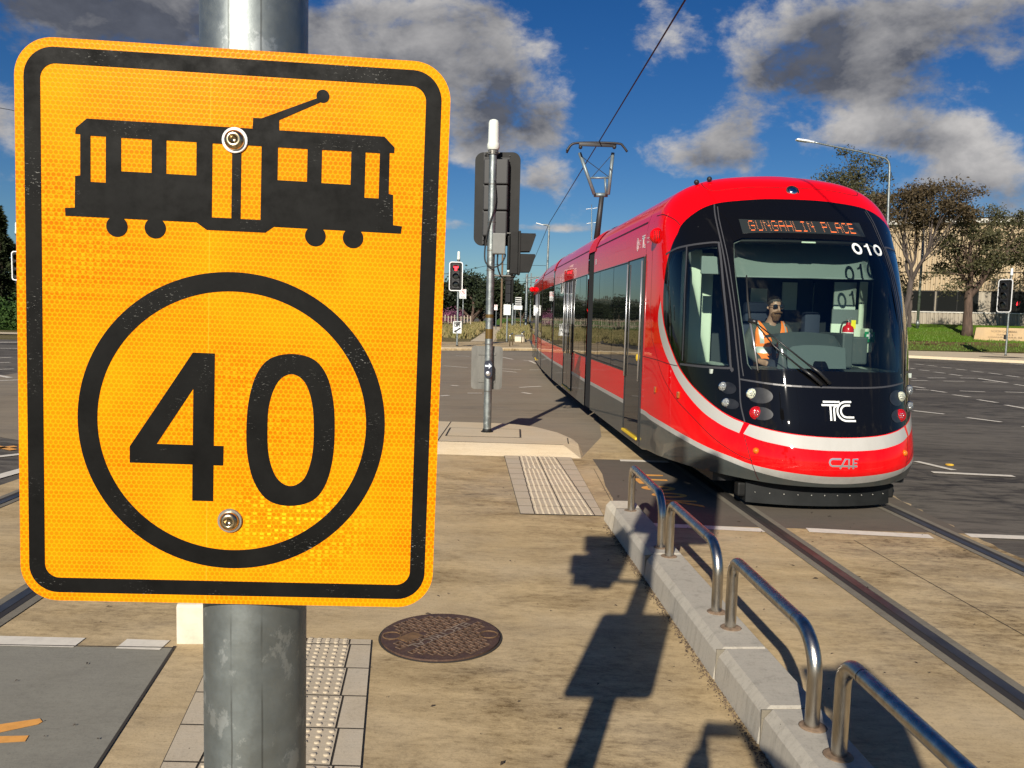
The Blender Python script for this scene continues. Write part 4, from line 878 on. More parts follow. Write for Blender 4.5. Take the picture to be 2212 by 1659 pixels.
_n.link(_n.mix(_n.math('MULTIPLY', _f, .16), _src, (.13, .105, .075, 1)), _b.inputs['Base Color'])
def tinted():
    m, n, b = base_mat('tinted_window'); b.inputs['Base Color'].default_value = (.008, .010, .011, 1); b.inputs['Roughness'].default_value = .02
    b.inputs['Specular IOR Level'].default_value = .95; b.inputs['IOR'].default_value = 1.6
    t = n.new('ShaderNodeTexCoord'); n.link(n.bump(n.noise(n.mapping(t.outputs['Object'], sc=(1, .7, .7)), 1.6, 2, .5), .12, .03), b.inputs['Normal']); return m
M['tint'] = tinted(); M['glass'] = glassmat('cab_glass', (.82, .93, .88), 1.35)
_n = NT(M['tram_white'].node_tree); _b = M['tram_white'].node_tree.nodes['Principled BSDF']; _t = _n.new('ShaderNodeTexCoord'); _s = _n.new('ShaderNodeSeparateXYZ'); _n.link(_t.outputs['Object'], _s.inputs[0])
_f = _n.math('MULTIPLY', _n.ramp(_s.outputs[2], .95, .25), _n.ramp(_n.noise(_n.mapping(_t.outputs['Object'], sc=(2, 2, .8)), 3.0, 8, .7), .38, .75))
_src = _b.inputs['Base Color'].links[0].from_socket if _b.inputs['Base Color'].links else tuple(_b.inputs['Base Color'].default_value)
_n.link(_n.mix(_n.math('MULTIPLY', _f, .38), _src, (.13, .105, .075, 1)), _b.inputs['Base Color'])

_n = NT(M['tram_grey'].node_tree); _b = M['tram_grey'].node_tree.nodes['Principled BSDF']; _t = _n.new('ShaderNodeTexCoord'); _s = _n.new('ShaderNodeSeparateXYZ'); _n.link(_t.outputs['Object'], _s.inputs[0])
_f = _n.math('MULTIPLY', _n.ramp(_s.outputs[2], .95, .25), _n.ramp(_n.noise(_n.mapping(_t.outputs['Object'], sc=(2, 2, .8)), 3.0, 8, .7), .38, .75))
_src = _b.inputs['Base Color'].links[0].from_socket if _b.inputs['Base Color'].links else tuple(_b.inputs['Base Color'].default_value)
_n.link(_n.mix(_n.math('MULTIPLY', _f, .38), _src, (.13, .105, .075, 1)), _b.inputs['Base Color'])
M['seam'] = mat('panel_seam', (.05, .002, .004), .6); M['frame_grey'] = mat('window_rubber', (.05, .05, .055), .4)
M['orange_lens'] = mat('amber_lens', (.70, .17, .008), .15, coat=1)
M['amber_dark'] = mat('dark_amber_lens', (.30, .075, .006), .2, coat=1, var=.4, vscale=60)
M['chrome'] = mat('lamp_reflector', (.80, .80, .80), .12, 1.0); M['lamp_clear'] = mat('lamp_lens', (.42, .44, .42), .10, .5, coat=1, var=.6, vscale=70)
M['bulb'] = mat('headlight_bulb', (.50, .52, .40), .12, var=.5, vscale=60, coat=1); M['tail'] = mat('tail_lens', (.42, .008, .012), .12, coat=1, var=.4, vscale=70)

tram = thing('tram', 'long red tram with a rounded black glass nose and white stripe, number 010, raised pantograph', 'tram', (0, 0, 0), -HD)
O_ = Vector((1.62, 10.08, 0)) + TN * WD - TD * Y0; tram.location = O_
def T2L(wv): d = Vector(wv) - O_; return Vector((d.dot(TN), d.dot(TD), d.z))
def TL(u, v, yl):        # point seen at a place in the picture, at local depth yl inside the tram
    d = ray(u, v); o = T2L((0, 0, CAM_H)); ld = Vector((Vector(d).dot(TN), Vector(d).dot(TD), d[2])); t = (yl - o.y) / ld.y; return o + ld * t

# region outlines in (a, q), left half; the right half mirrors it
mask_l = smooth_open([(0, 3.060), (-.12, 3.055), (-.241, 3.036), (-.34, 3.018), (-.421, 2.996), (-.502, 2.954), (-.570, 2.903), (-.638, 2.851), (-.694, 2.805), (-.738, 2.755), (-.786, 2.660), (-.826, 2.552), (-.858, 2.438), (-.880, 2.298), (-.892, 2.164), (-.896, 2.030), (-.891, 1.89), (-.876, 1.765), (-.840, 1.617), (-.796, 1.477), (-.752, 1.348), (-.706, 1.250), (-.654, 1.157), (-.592, 1.069), (-.536, .994), (-.480, .932), (-.425, .889), (-.365, .853), (-.269, .816), (-.172, .790), (-.07, .775), (0, .771)], 4)
mask = mask_l + [(-a, q) for a, q in mask_l[-2:0:-1]]
so_ = [(-.922, 2.045), (-.944, 1.92), (-.945, 1.80), (-.924, 1.663), (-.888, 1.524), (-.846, 1.405), (-.808, 1.318), (-.764, 1.204), (-.706, 1.085), (-.642, .976), (-.584, .893), (-.530, .837), (-.478, .792), (-.408, .750)]
si_ = [(-.384, .852), (-.433, .880), (-.484, .924), (-.542, .989), (-.600, 1.065), (-.660, 1.153), (-.713, 1.246), (-.760, 1.345), (-.804, 1.475), (-.848, 1.614), (-.886, 1.77), (-.905, 1.90), (-.918, 2.0)]
stripe = smooth_open(so_, 4) + smooth_open(si_, 4)
bu = smooth_open([(-.358, .843), (-.269, .808), (-.173, .783), (-.065, .769), (0, .765)], 5); bl = smooth_open([(-.389, .748), (-.317, .708), (-.229, .680), (-.149, .661), (-.053, .651), (0, .650)], 5)
band = bu + [(-a, q) for a, q in bu[-2::-1]] + [(-a, q) for a, q in bl[:-1]] + bl[::-1][0:]
EA = 1.47
lu = smooth_open([(-EA, .716), (-1.142, .713), (-.874, .682), (-.702, .622), (-.566, .560), (-.449, .513), (-.360, .470), (-.26, .442), (-.173, .424), (-.05, .402), (0, .399)], 4)
ll = smooth_open([(-EA, .660), (-1.2, .660), (-.926, .635), (-.738, .582), (-.598, .519), (-.478, .473), (-.353, .412), (-.25, .372), (-.161, .342), (-.05, .320), (0, .317)], 4)
lowband = lu + [(-a, q) for a, q in lu[-2::-1]] + [(-a, q) for a, q in ll[:-1]] + ll[::-1]
bot = smooth_open([(-EA, .232), (-1.278, .232), (-.98, .275), (-.82, .303), (-.70, .313), (-.58, .313), (-.458, .312), (-.33, .300), (-.2, .286), (0, .276)], 4)
grey = ll + [(-a, q) for a, q in ll[-2::-1]] + [(-a, q) for a, q in bot[:-1]] + bot[::-1]
outline = [(EA, 3.775), (-EA, 3.775)] + bot + [(-a, q) for a, q in bot[-2::-1]]
ws_l = [(-.02, 2.70), (-.30, 2.70), (-.352, 2.66), (-.374, 2.45), (-.380, 2.29), (-.376, 1.82), (-.356, 1.42), (-.34, 1.372), (-.18, 1.375), (-.02, 1.38)]
screen = ws_l + [(-a, q) for a, q in ws_l[::-1]]
sidew = smooth_closed([(-.640, 2.58), (-.55, 2.60), (-.462, 2.61), (-.456, 2.56), (-.466, 2.1), (-.455, 1.45), (-.450, 1.395), (-.56, 1.388), (-.70, 1.388), (-.706, 1.42), (-.688, 2.0), (-.650, 2.5)], 2)
quart = smooth_closed([(-.795, 2.52), (-.77, 2.565), (-.668, 2.59), (-.668, 2.54), (-.716, 2.0), (-.735, 1.45), (-.746, 1.395), (-.794, 1.55), (-.842, 1.76), (-.866, 2.03), (-.852, 2.30), (-.82, 2.46)], 2)
mir = lambda L: [(-a, q) for a, q in L]
glass = [screen, sidew, mir(sidew), quart, mir(quart)]; whites = [stripe, mir(stripe), band, lowband]
loops = [outline, mask, grey] + whites + glass
pts = [(a, q) for a in np.linspace(-EA + .01, EA - .01, 112) for q in np.concatenate([np.arange(.30, 2.76, .07), np.arange(2.785, 2.90, .012), np.arange(2.90, 3.74, .05)])]
pts = [p for p in pts if pip(p[0], p[1], outline)]
V2, F2 = cdt(loops, pts)
A2 = np.array([p[0] for p in V2]); Q2 = np.array([p[1] for p in V2]); P3 = NS(A2, Q2); N3 = NN_(A2, Q2)
if N3[np.argmin(np.abs(A2) + np.abs(Q2 - 1.5))][1] > 0: N3 = -N3
reg = {'red': [], 'white': [], 'mask': [], 'grey': [], 'screen': [], 'sidew': [], 'sidewr': [], 'quart': [], 'quartr': []}
for f in F2:
    cx = sum(A2[i] for i in f) / len(f); cy = sum(Q2[i] for i in f) / len(f)
    if not pip(cx, cy, outline): continue
    k = None
    for nm, L in zip(('screen', 'sidew', 'sidewr', 'quart', 'quartr'), glass):
        if pip(cx, cy, L): k = nm
    if k is None: k = 'white' if any(pip(cx, cy, L) for L in whites) else 'grey' if pip(cx, cy, grey) else 'mask' if pip(cx, cy, mask) else 'red'
    p = P3[list(f)]; fn = np.cross(p[1] - p[0], p[2] - p[0])
    if np.linalg.norm(fn) < 1e-10: continue
    reg[k].append(tuple(f) if fn @ N3[f[0]] > 0 else tuple(f[::-1]))
def region(names, nm, m, off=0.0, parent=tram, flip=False):
    fs = [f for k in names for f in reg[k]]; ids = sorted({i for f in fs for i in f}); mp = {i: j for j, i in enumerate(ids)}
    mb = MB(); s_ = -1 if flip else 1
    mb.add([tuple(P3[i] + N3[i] * off) for i in ids], [tuple(mp[i] for i in (f[::-1] if flip else f)) for f in fs]); mb.nrm = [tuple(N3[i] * s_) for i in ids]
    return mb.build(nm, m, parent)
nose = region(['red'], 'cab_shell', M['red'])
region(['white'], 'white_stripe', M['tram_white'], parent=nose); region(['grey'], 'skirt', M['tram_grey'])
msk = region(['mask'], 'black_mask', M['mask'])
region(['screen'], 'windscreen', M['glass']); region(['sidew'], 'cab_side_window', M['glass']); region(['sidewr'], 'cab_side_window', M['glass']); region(['quart'], 'cab_quarter_window', M['glass']); region(['quartr'], 'cab_quarter_window', M['glass'])
M['lining'] = mat('cab_lining', (.12, .13, .125), .7)
region(['red', 'white', 'mask', 'grey'], 'cab_lining', M['lining'], off=-.035, flip=True)

def ribbon(path, wd, off=.0015, k=5, smooth=True):     # thin strip lying on the nose
    P = smooth_open(path, k) if smooth else path
    A = np.array([p[0] for p in P]); Q = np.array([p[1] for p in P]); X = NS(A, Q); Nn = NN_(A, Q)
    if Nn[0][1] > .2 or (abs(Nn[0][1]) <= .2 and Nn[0][0] * A[0] < 0): Nn = -Nn
    vs = []
    for i in range(len(P)):
        d = X[min(i + 1, len(P) - 1)] - X[max(i - 1, 0)]; d /= np.linalg.norm(d) + 1e-12; s_ = np.cross(d, Nn[i]); s_ /= np.linalg.norm(s_) + 1e-12
        vs += [tuple(X[i] + s_ * wd / 2 + Nn[i] * off), tuple(X[i] - s_ * wd / 2 + Nn[i] * off)]
    return vs, [(2 * i, 2 * i + 1, 2 * i + 3, 2 * i + 2) for i in range(len(P) - 1)]
sm = MB()
for s_ in (1, -1):
    for path, wd in (([(-1.44, 1.369), (-1.1, 1.369), (-.942, 1.365), (-.83, 1.345), (-.758, 1.338)], .008), ([(-1.14, 2.9), (-1.13, 2.4), (-1.118, 1.973), (-1.03, 1.705), (-.966, 1.472), (-.894, 1.219), (-.782, 1.002), (-.662, .842), (-.534, .661), (-.421, .548), (-.35, .505)], .007),
                     ([(-1.122, 2.944), (-.922, 2.929), (-.798, 2.887), (-.730, 2.851), (-.690, 2.815)], .009), ([(-.386, .745), (-.37, .60), (-.352, .480), (-.318, .36), (-.30, .31)], .007),
                     ([(-.75, 3.36), (-.62, 3.27), (-.478, 3.176), (-.34, 3.20), (-.2, 3.232), (0, 3.238)], .008)):
        sm.add(*ribbon([(a * s_, q) for a, q in path], wd))
sm.build('panel_seams', M['seam'], nose, recalc=False)
fm = MB()
for s_ in (1, -1):
    for path, wd in (([(-.426, 2.985), (-.424, 2.763), (-.424, 2.428), (-.420, 2.107), (-.410, 1.694), (-.396, 1.30), (-.394, 1.04), (-.378, .86)], .014), ([(-.405, 2.96), (-.404, 2.4), (-.400, 2.0), (-.386, 1.5), (-.376, 1.30)], .010), ([(-.66, 2.63), (-.55, 2.645), (-.445, 2.65), (-.440, 2.60), (-.450, 2.1), (-.437, 1.40), (-.436, 1.37), (-.56, 1.362), (-.74, 1.362)], .022),
                     ([(-.86, 2.56), (-.75, 2.61), (-.66, 2.63)], .022), ([(-.655, 2.63), (-.685, 2.3), (-.703, 2.0), (-.722, 1.40)], .020)):
        fm.add(*ribbon([(a * s_, q) for a, q in path], wd, off=.003))
fm.add(*ribbon([(-.394, 1.268), (-.205, 1.235), (0, 1.228), (.205, 1.235), (.394, 1.268)], .016, off=.003))
fm.build('window_trim', M['frame_grey'], msk, recalc=False)

def decal(loops, m, name, parent, off=.003, pts=(), aq=False):       # loops given in x, z on the front
    cv = loops if aq else [[xz2aq(*p) for p in L] for L in loops]; V, T = fill2d(cv, pts)
    A = np.array([p[0] for p in V]); Q = np.array([p[1] for p in V]); X = NS(A, Q); Nn = NN_(A, Q); Nn[Nn[:, 1] > 0] *= -1
    mb = MB(); mb.add([tuple(X[i] + Nn[i] * off) for i in range(len(V))], T); mb.nrm = [tuple(q) for q in Nn]; return mb.build(name, m, parent)
k = .00102; cx, cz = .015, 1.005
lg = lambda P: [(cx + x * k, cz - y * k) for x, y in P]
def arcp(x0, y0, r, a0, a1, n=14): return [(x0 + r * math.cos(R(a0 + (a1 - a0) * i / n)), y0 + r * math.sin(R(a0 + (a1 - a0) * i / n))) for i in range(n + 1)]
tcl = [stroke([(-152, -88), (5, -88)], 17), stroke([(-166, -58), (-20, -58)], 17), stroke([(-85, -50), (-85, 82)], 17), stroke([(-10, -62), (-28, -52), (-48, -40), (-52, -20), (-52, 82)], 17)]
Cc = (72, -4)
outer = [(118, -90)] + arcp(Cc[0] - 8, Cc[1], 86, -90, -270, 20) + [(150, 82)]; inner = [(104, -58)] + arcp(Cc[0] - 6, Cc[1], 54, -90, -270, 16) + [(136, 50)]
tcl += [stroke(outer, 17), stroke(inner, 17)]
for i, L in enumerate([lg(L) for L in tcl]): decal([L], M['white'], 'logo', msk)
k2 = .00104; lg2 = lambda P: [(.010 + x * k2, .535 - y * k2) for x, y in P]
caf = [stroke([(-20, -40), (-100, -40), (-118, -32), (-126, -10), (-118, 14), (-100, 22), (130, 22)], 17), stroke([(-30, 46), (18, -40), (52, -40), (52, 46)], 17), stroke([(138, -40), (92, -40), (92, 46)], 17), stroke([(92, -6), (128, -6)], 13)]
for L in caf: decal([lg2(L)], M['silver'], 'maker_badge', nose, off=.004)

# lamps
def lamp(x, z, r, m, y_extra=0.0, name='headlight', ring='chrome', hx=0.0, parent=msk):
    a, q = xz2aq(x, z); p = NS(np.array([a]), np.array([q]))[0]; n_ = NN_(np.array([a]), np.array([q]))[0]; n_ = n_ if n_[1] < 0 else -n_
    n_ = Vector(n_); fwd = (n_ * .35 + Vector((0, -1, 0))).normalized(); mt = Matrix.Translation(Vector(p) + n_ * .002) @ fwd.to_track_quat('Z', 'Y').to_matrix().to_4x4()
    o = MB().lathe([(r * 1.12, -.02), (r * 1.12, .006), (r * 1.0, .010), (r * .95, .004)], 28, mt).build(name, M[ring], tram, smooth=True, auto=40)
    MB().lathe([(r * .96, -.002), (r * .96, .006), (r * .8, .014), (r * .5, .020), (r * .15, .022)], 28, mt).build('lens', M[m], o, smooth=True)
    if m in ('bulb', 'tail', 'lamp_clear'):
        mb = MB()
        for j in range(7):
            an = j * PI / 3; rr = r * .38 if j < 6 else 0; mb.lathe([(r * .13, .018), (r * .13, .026), (r * .06, .029)], 10, mt @ Matrix.Translation((rr * math.cos(an), rr * math.sin(an), 0)))
        mb.build('led', M['chrome'], o, smooth=True)
    return o
def pod(a, q, ra, rq, name='lamp_recess'): decal([[(a + ra * math.cos(t), q + rq * math.sin(t)) for t in np.linspace(0, 2 * PI, 36)[:-1]]], M['lamp_recess'], name, msk, off=.003, pts=[(a + ra * f * math.cos(t), q + rq * f * math.sin(t)) for f in (.25, .5, .75) for t in np.linspace(0, 2 * PI, 14)[:-1]], aq=True)
M['lamp_recess'] = mat('lamp_recess', (.016, .016, .017), .3, coat=.4, var=.5, vscale=14)
for s_ in (-1, 1):
    pod(-.305 * s_ * -1 if s_ > 0 else -.305, 1.125, .058, .075); pod(.300 * s_, .955, .05, .062)
    pod(.452 * s_, 1.172, .040, .058); pod(.442 * s_, 1.020, .040, .050)
    lamp(.742 * s_, 1.137, .050, 'bulb'); lamp(.716 * s_, .958, .056, 'tail', name='tail_light', ring='tail'); lamp(.952 * s_, 1.183, .044, 'lamp_clear'); lamp(.934 * s_, 1.028, .042, 'lamp_clear')
    lamp(.732 * s_, .604, .026, 'orange_lens', name='indicator', ring='orange_lens')
    for x, z, r in ((1.3215, 1.023, .022), (1.238, 1.033, .026)):
        a, q = xz2aq(x * s_, z); p = NS(np.array([a]), np.array([q]))[0]; mb = MB(); mb.bbox((p[0] - .018, p[1] - r, z - .035), (p[0] + .018, p[1] + r, z + .035), .008); mb.build('side_marker', M['amber_dark'], tram, smooth=True)
a, q = .012, 3.182; p = Vector(NS(np.array([a]), np.array([q]))[0]); n_ = Vector(NN_(np.array([a]), np.array([q]))[0]); n_ = n_ if n_.y < 0 else -n_
mt = Matrix.Translation(p) @ (n_ + Vector((0, -.5, 0))).normalized().to_track_quat('Z', 'Y').to_matrix().to_4x4()
o = MB().lathe([(.072, -.03), (.072, .008), (.060, .014), (.056, .004)], 28, mt).build('top_lamp', M['black'], tram, smooth=True, auto=40)
MB().lathe([(.055, .002), (.050, .014), (.03, .022), (.01, .024)], 28, mt).build('lens', M['chrome'], o, smooth=True)
for s_ in (-1, 1):      # camera pods on the cab shoulders
    mb = MB(); c0 = Vector((1.325 * s_, 2.02, 2.80)); bm = bmesh.new(); bmesh.ops.create_uvsphere(bm, u_segments=24, v_segments=16, radius=.088, matrix=Matrix.Translation(c0) @ Matrix.Diagonal((1.0, 1.25, 1.05, 1))); mb.addbm(bm)
    mb.tube([c0, c0 + Vector((-.10 * s_, .02, -.01))], .06, 14); o = mb.build('camera_pod', M['red'], tram, smooth=True)
    mb = MB()
    for j in range(6): mb.tube([(c0.x - .055 + .018 * j, c0.y - .112 + .006 * abs(j - 3), c0.z - .05 + .004 * j), (c0.x - .055 + .018 * j, c0.y - .112 + .006 * abs(j - 3), c0.z + .05)], .004, 6)
    mb.build('pod_ribs', M['seam'], o)
for (x, y, z) in ((-.93, 1.86, 3.40), (-.80, 1.80, 3.43)): mb = MB(); bm = bmesh.new(); bmesh.ops.create_uvsphere(bm, u_segments=14, v_segments=8, radius=.030, matrix=Matrix.Translation((x, y, z))); mb.addbm(bm); mb.build('roof_sensor', M['black'], tram, smooth=True)

# destination display: dot matrix behind the upper glass
LQ0, LQ1, LA = 2.748, 2.842, .292
decal([[(-LA, LQ0), (LA, LQ0), (LA, LQ1), (-LA, LQ1)]], mat('display_panel', (.022, .026, .024), .35, coat=.5), 'destination_display', tram, off=.0030, pts=[(a, q) for a in np.linspace(-.28, .28, 24) for q in (2.76, 2.775, 2.79, 2.80, 2.82, 2.835)], aq=True)
FONT = {'G': '0111010001100001011110001100010111 0', 'U': '10001100011000110001100011000101110', 'N': '10001110011010110011100011000110001', 'A': '01110100011000111111100011000110001', 'H': '10001100011000111111100011000110001',
        'L': '10000100001000010000100001000011111', 'I': '01110001000010000100001000010001110', 'P': '11110100011000111110100001000010000', 'C': '01110100011000010000100001000101110', 'E': '11111100001000011110100001000011111', ' ': '0' * 35, 'D': '1' * 35}
FONT['G'] = '01110100011000010111100011000101110'
txt = 'GUNGAHLIN PLACE'; hi, lo_ = MB(), MB(); ncol = len(txt) * 6 - 1
def px_on(a, q, mb, ww=.0045):
    p = NS(np.array([a]), np.array([q]))[0]; n_ = NN_(np.array([a]), np.array([q]))[0]; n_ = n_ if n_[1] < 0 else -n_; c = Vector(p) + Vector(n_) * .0045
    sx = Vector((1, 0, 0)); sz = Vector((0, .3, .95)); mb.add([tuple(c - sx * ww - sz * .0045), tuple(c + sx * ww - sz * .0045), tuple(c + sx * ww + sz * .0045), tuple(c - sx * ww + sz * .0045)], [(0, 1, 2, 3)])
zlo, zhi = 2.783, 2.888
for ci, ch in enumerate(txt):
    g_ = FONT[ch]
    for r_ in range(7):
        for c_ in range(5):
            if g_[r_ * 5 + c_] == '1':
                x = -.575 + 1.135 * (ci * 6 + c_) / ncol; z = zhi - (zhi - zlo) * r_ / 6; a, q = xz2aq(x, z)
                horiz = (c_ > 0 and g_[r_ * 5 + c_ - 1] == '1') or (c_ < 4 and g_[r_ * 5 + c_ + 1] == '1')
                px_on(a, q, hi if (horiz and r_ in (0, 3, 6)) else lo_, .0062 if horiz else .0032)
hi.build('display_text', mat('led_orange', (.5, .1, .02), .4, emit=((1, .16, .03), 1.1)), tram, recalc=False); lo_.build('display_text', mat('led_dim', (.3, .1, .04), .4, emit=((1, .42, .16), .40)), tram, recalc=False)
# number 010 on the glass
def num010(x0, z0, w_, h_, slant=0.0):
    out = []; cw = w_ / 3.1
    for i, ch in enumerate('010'):
        cx = x0 + cw * (.5 + i * 1.05); th = cw * .20
        if ch == '0': out.append([circ(cx, z0 + h_ / 2, cw * .44, 32, h_ / 2), circ(cx, z0 + h_ / 2, cw * .44 - th, 32, h_ / 2 - th * .95)])
        else: out.append([[(cx - cw * .02, z0), (cx + cw * .19, z0), (cx + cw * .19, z0 + h_), (cx + .02 * cw, z0 + h_), (cx - cw * .06, z0 + h_ * .86), (cx - cw * .28, z0 + h_ * .80), (cx - cw * .28, z0 + h_ * .70), (cx - cw * .02, z0 + h_ * .72)]])
    return out
for L in num010(.42, 2.545, .40, .125): decal(L, M['white'], 'fleet_number', tram, off=.003)

# wipers
def surf(a, q, off): p = NS(np.array([a]), np.array([q]))[0]; n_ = NN_(np.array([a]), np.array([q]))[0]; n_ = n_ if n_[1] < 0 else -n_; return Vector(p) + Vector(n_) * off
M['wiper'] = mat('wiper_black', (.015, .015, .016), .35)
wp = MB()
for da, dq in ((0, 0), (-.028, -.035)):
    wp.tube([surf(-.020 + da, 1.255 + dq * .3, .03), surf(-.060 + da, 1.36 + dq, .05), surf(-.10 + da, 1.43 + dq, .052)], [.018, .016, .011], 8); wp.tube([surf(-.10 + da, 1.43 + dq, .052), surf(-.20 + da, 1.62 + dq, .055), surf(-.315, 1.83, .05)], [.009, .0075, .006], 8)
wp.tube([surf(-.335, 1.835, .03), surf(-.30, 1.815, .05)], .022, 8)
wo_ = wp.build('wiper', M['wiper'], tram, smooth=True); bl_ = MB(); bl_.tube([surf(-.322, 2.29, .014), surf(-.333, 2.05, .016), surf(-.331, 1.83, .018), surf(-.315, 1.55, .016), surf(-.304, 1.34, .014)], [.007, .010, .013, .010, .007], 8); bl_.build('wiper_blade', M['rubber'], wo_, smooth=True)
hw = MB(); hw.tube([surf(-.331, 1.83, .022), surf(-.318, 1.60, .024), surf(-.306, 1.36, .02)], [.012, .010, .005], 8); hw.build('blade_spine', M['silver'], wo_, smooth=True)

# under-run bumper below the nose
bp = MB(); n_ = 40; vs = []
for z, dz in ((.055, 0), (.26, .02)):
    for i in range(n_ + 1):
        t = -1 + 2 * i / n_; x = .73 * math.copysign(abs(math.sin(t * PI / 2)) ** .9, t); y = .16 + .16 * (abs(x) / .73) ** 2.2 + dz; vs.append((x, y, z))
for z, dz in ((.26, .25), (.055, .25)):
    for i in range(n_ + 1):
        t = -1 + 2 * i / n_; x = .72 * math.copysign(abs(math.sin(t * PI / 2)) ** .9, t); vs.append((x, .16 + .16 * (abs(x) / .73) ** 2.2 + dz, z))
m_ = n_ + 1; bp.add(vs, [(r_ * m_ + i, r_ * m_ + i + 1, ((r_ + 1) % 4) * m_ + i + 1, ((r_ + 1) % 4) * m_ + i) for r_ in range(4) for i in range(n_)] + [(0, m_, 2 * m_, 3 * m_), (n_, 3 * m_ + n_, 2 * m_ + n_, m_ + n_)])
bo = bp.build('bumper', mat('bumper_grey', (.013, .014, .014), .6, var=.3, vscale=4, spec=.15), tram)
mb = MB()
for i in range(-5, 6):
    x = .13 * i; y = .16 + .16 * (abs(x) / .73) ** 2.2; bm = bmesh.new(); bmesh.ops.create_uvsphere(bm, u_segments=8, v_segments=6, radius=.008, matrix=Matrix.Translation((x, y + .005, .16))); mb.addbm(bm)
mb.build('bolt', M['alu_back'], bo)
for x_ in (-.80, .70): MB().bbox((x_, .36, .10), (x_ + .10, .48, .24), .02).build('bumper_bracket', M['dark_plastic'], tram)
# dark underside and wheels
mb = MB(); mb.box((-1.0, .55, .22), (1.0, 2.7, .34)); mb.box((-1.22, 2.4, .24), (1.22, 6.6, .36)); mb.build('underframe', M['black'], tram)
for y in (3.3, 5.1):
    for s_ in (-1, 1): MB().lathe([(.29, -.06), (.30, .05), (.27, .06), (.1, .07)], 28, Matrix.Translation((.72 * s_, y, .30)) @ Matrix.Rotation(PI / 2 * s_, 4, 'Y')).build('wheel', M['steel_rail'], tram, smooth=True, auto=40)

# carriage bodies ---------------------------------------------------------------
def secn(q):
    e = 1e-3; z0, w0 = sec(max(q - e, .1)); z1, w1 = sec(min(q + e, 3.779)); n_ = np.array([float(z1 - z0), -float(w1 - w0)]); n_ /= np.linalg.norm(n_) + 1e-12; return n_     # (x, z) outward for the right side
def bandq(mb, q0, q1, y0, y1, off=0.0, sides=(-1, 1), nq=None):
    nq = nq or (2 if q1 <= QZ else 14)
    for s_ in sides:
        vs = []
        for q in np.linspace(q0, q1, nq):
            z, w_ = sec(q); n_ = secn(float(q)); vs += [(s_ * (float(w_) + n_[0] * off), y0, float(z) + n_[1] * off), (s_ * (float(w_) + n_[0] * off), y1, float(z) + n_[1] * off)]
        fs = [(2 * i, 2 * i + 1, 2 * i + 3, 2 * i + 2) for i in range(nq - 1)]
        mb.add(vs, [f[::-1] if s_ < 0 else f for f in fs])
ALL = [M['red'], M['tram_white'], M['tram_grey'], M['mask']]
def carriage(root_parent, y0, y1, loc=None, rz=0.0, windows=(), doors=(), parent_name='carriage', redall=None):
    mb = MB()
    mb.m = 2; bandq(mb, .23, .660, y0, y1); mb.m = 1; bandq(mb, .66, .716, y0, y1); mb.m = 0; bandq(mb, .716, 1.10, y0, y1)
    mb.m = 3; bandq(mb, 1.10, 2.60, y0, y1); mb.m = 0; bandq(mb, 2.60, QZ, y0, y1); bandq(mb, QZ, 3.779, y0, y1, nq=26)
    o = mb.build(parent_name, ALL, root_parent, smooth=True, recalc=False, auto=35)
    if loc is not None: o.location = loc; o.rotation_euler = (0, 0, rz)
    g = MB(); bandq(g, 2.905, 2.925, y0 + .05, y1 - .05, off=.002, nq=3); g.build('roof_gutter', M['seam'], o, recalc=False)
    for s_ in (-1, 1):
        for (a, b) in windows:
            wb = MB(); bandq(wb, 1.14, 2.575, a + .012, b - .012, off=.004, sides=(s_,)); wo2 = wb.build('window', M['tint'], o, recalc=False)
            rb = MB(); bandq(rb, 1.12, 1.14, a, b, off=.006, sides=(s_,)); bandq(rb, 2.575, 2.59, a, b, off=.006, sides=(s_,)); rb.build('window_rubber', M['rubber'], o, recalc=False)
        for (a, b, leaves) in doors:
            for li in range(leaves):
                la, lb = a + (b - a) * li / leaves, a + (b - a) * (li + 1) / leaves
                db = MB(); bandq(db, .335, 2.585, la + .01, lb - .01, off=.010, sides=(s_,)); db.build('door', M['tint'], o, recalc=False)
                for yy in (la + .035, lb - .035): MB().tube([(s_ * (WD + .030), yy, 1.05), (s_ * (WD + .030), yy, 2.55)], .011, 8).build('handrail', M['silver'], o, smooth=True)
            eb = MB(); x0 = s_ * WD - .004 + (0 if s_ > 0 else -.014)
            for yy in (a, b): eb.box((x0, yy - .012, .30), (x0 + .022, yy + .012, 2.60))
            eb.box((x0, a + .012, 2.588), (x0 + .022, b - .012, 2.60)); eb.build('door_frame', M['rubber'], o)
            MB().bbox((min(s_ * 1.29, s_ * 1.365), a + .02, .305), (max(s_ * 1.29, s_ * 1.365), b - .02, .335), .006).build('door_step', M['yellow'], o)
            MB().lathe([(.045, 0), (.045, .018), (.02, .026)], 18, Matrix.Translation((s_ * (WD + .010), a + .16, 1.34)) @ Matrix.Rotation(PI / 2 * s_, 4, 'Y')).build('door_button', M['yellow'], o)
    return o
c1 = carriage(tram, 2.55, 6.62, windows=[(3.62, 4.70), (4.70, 5.95), (5.95, 6.58)], doors=[(2.60, 3.56, 1)])
eb = MB()
for s_ in (-1, 1): eb.box((s_ * 1.328 - .003, 2.535, .24), (s_ * 1.328 + .003, 2.558, 2.62))
eb.build('cab_joint', M['rubber'], c1)
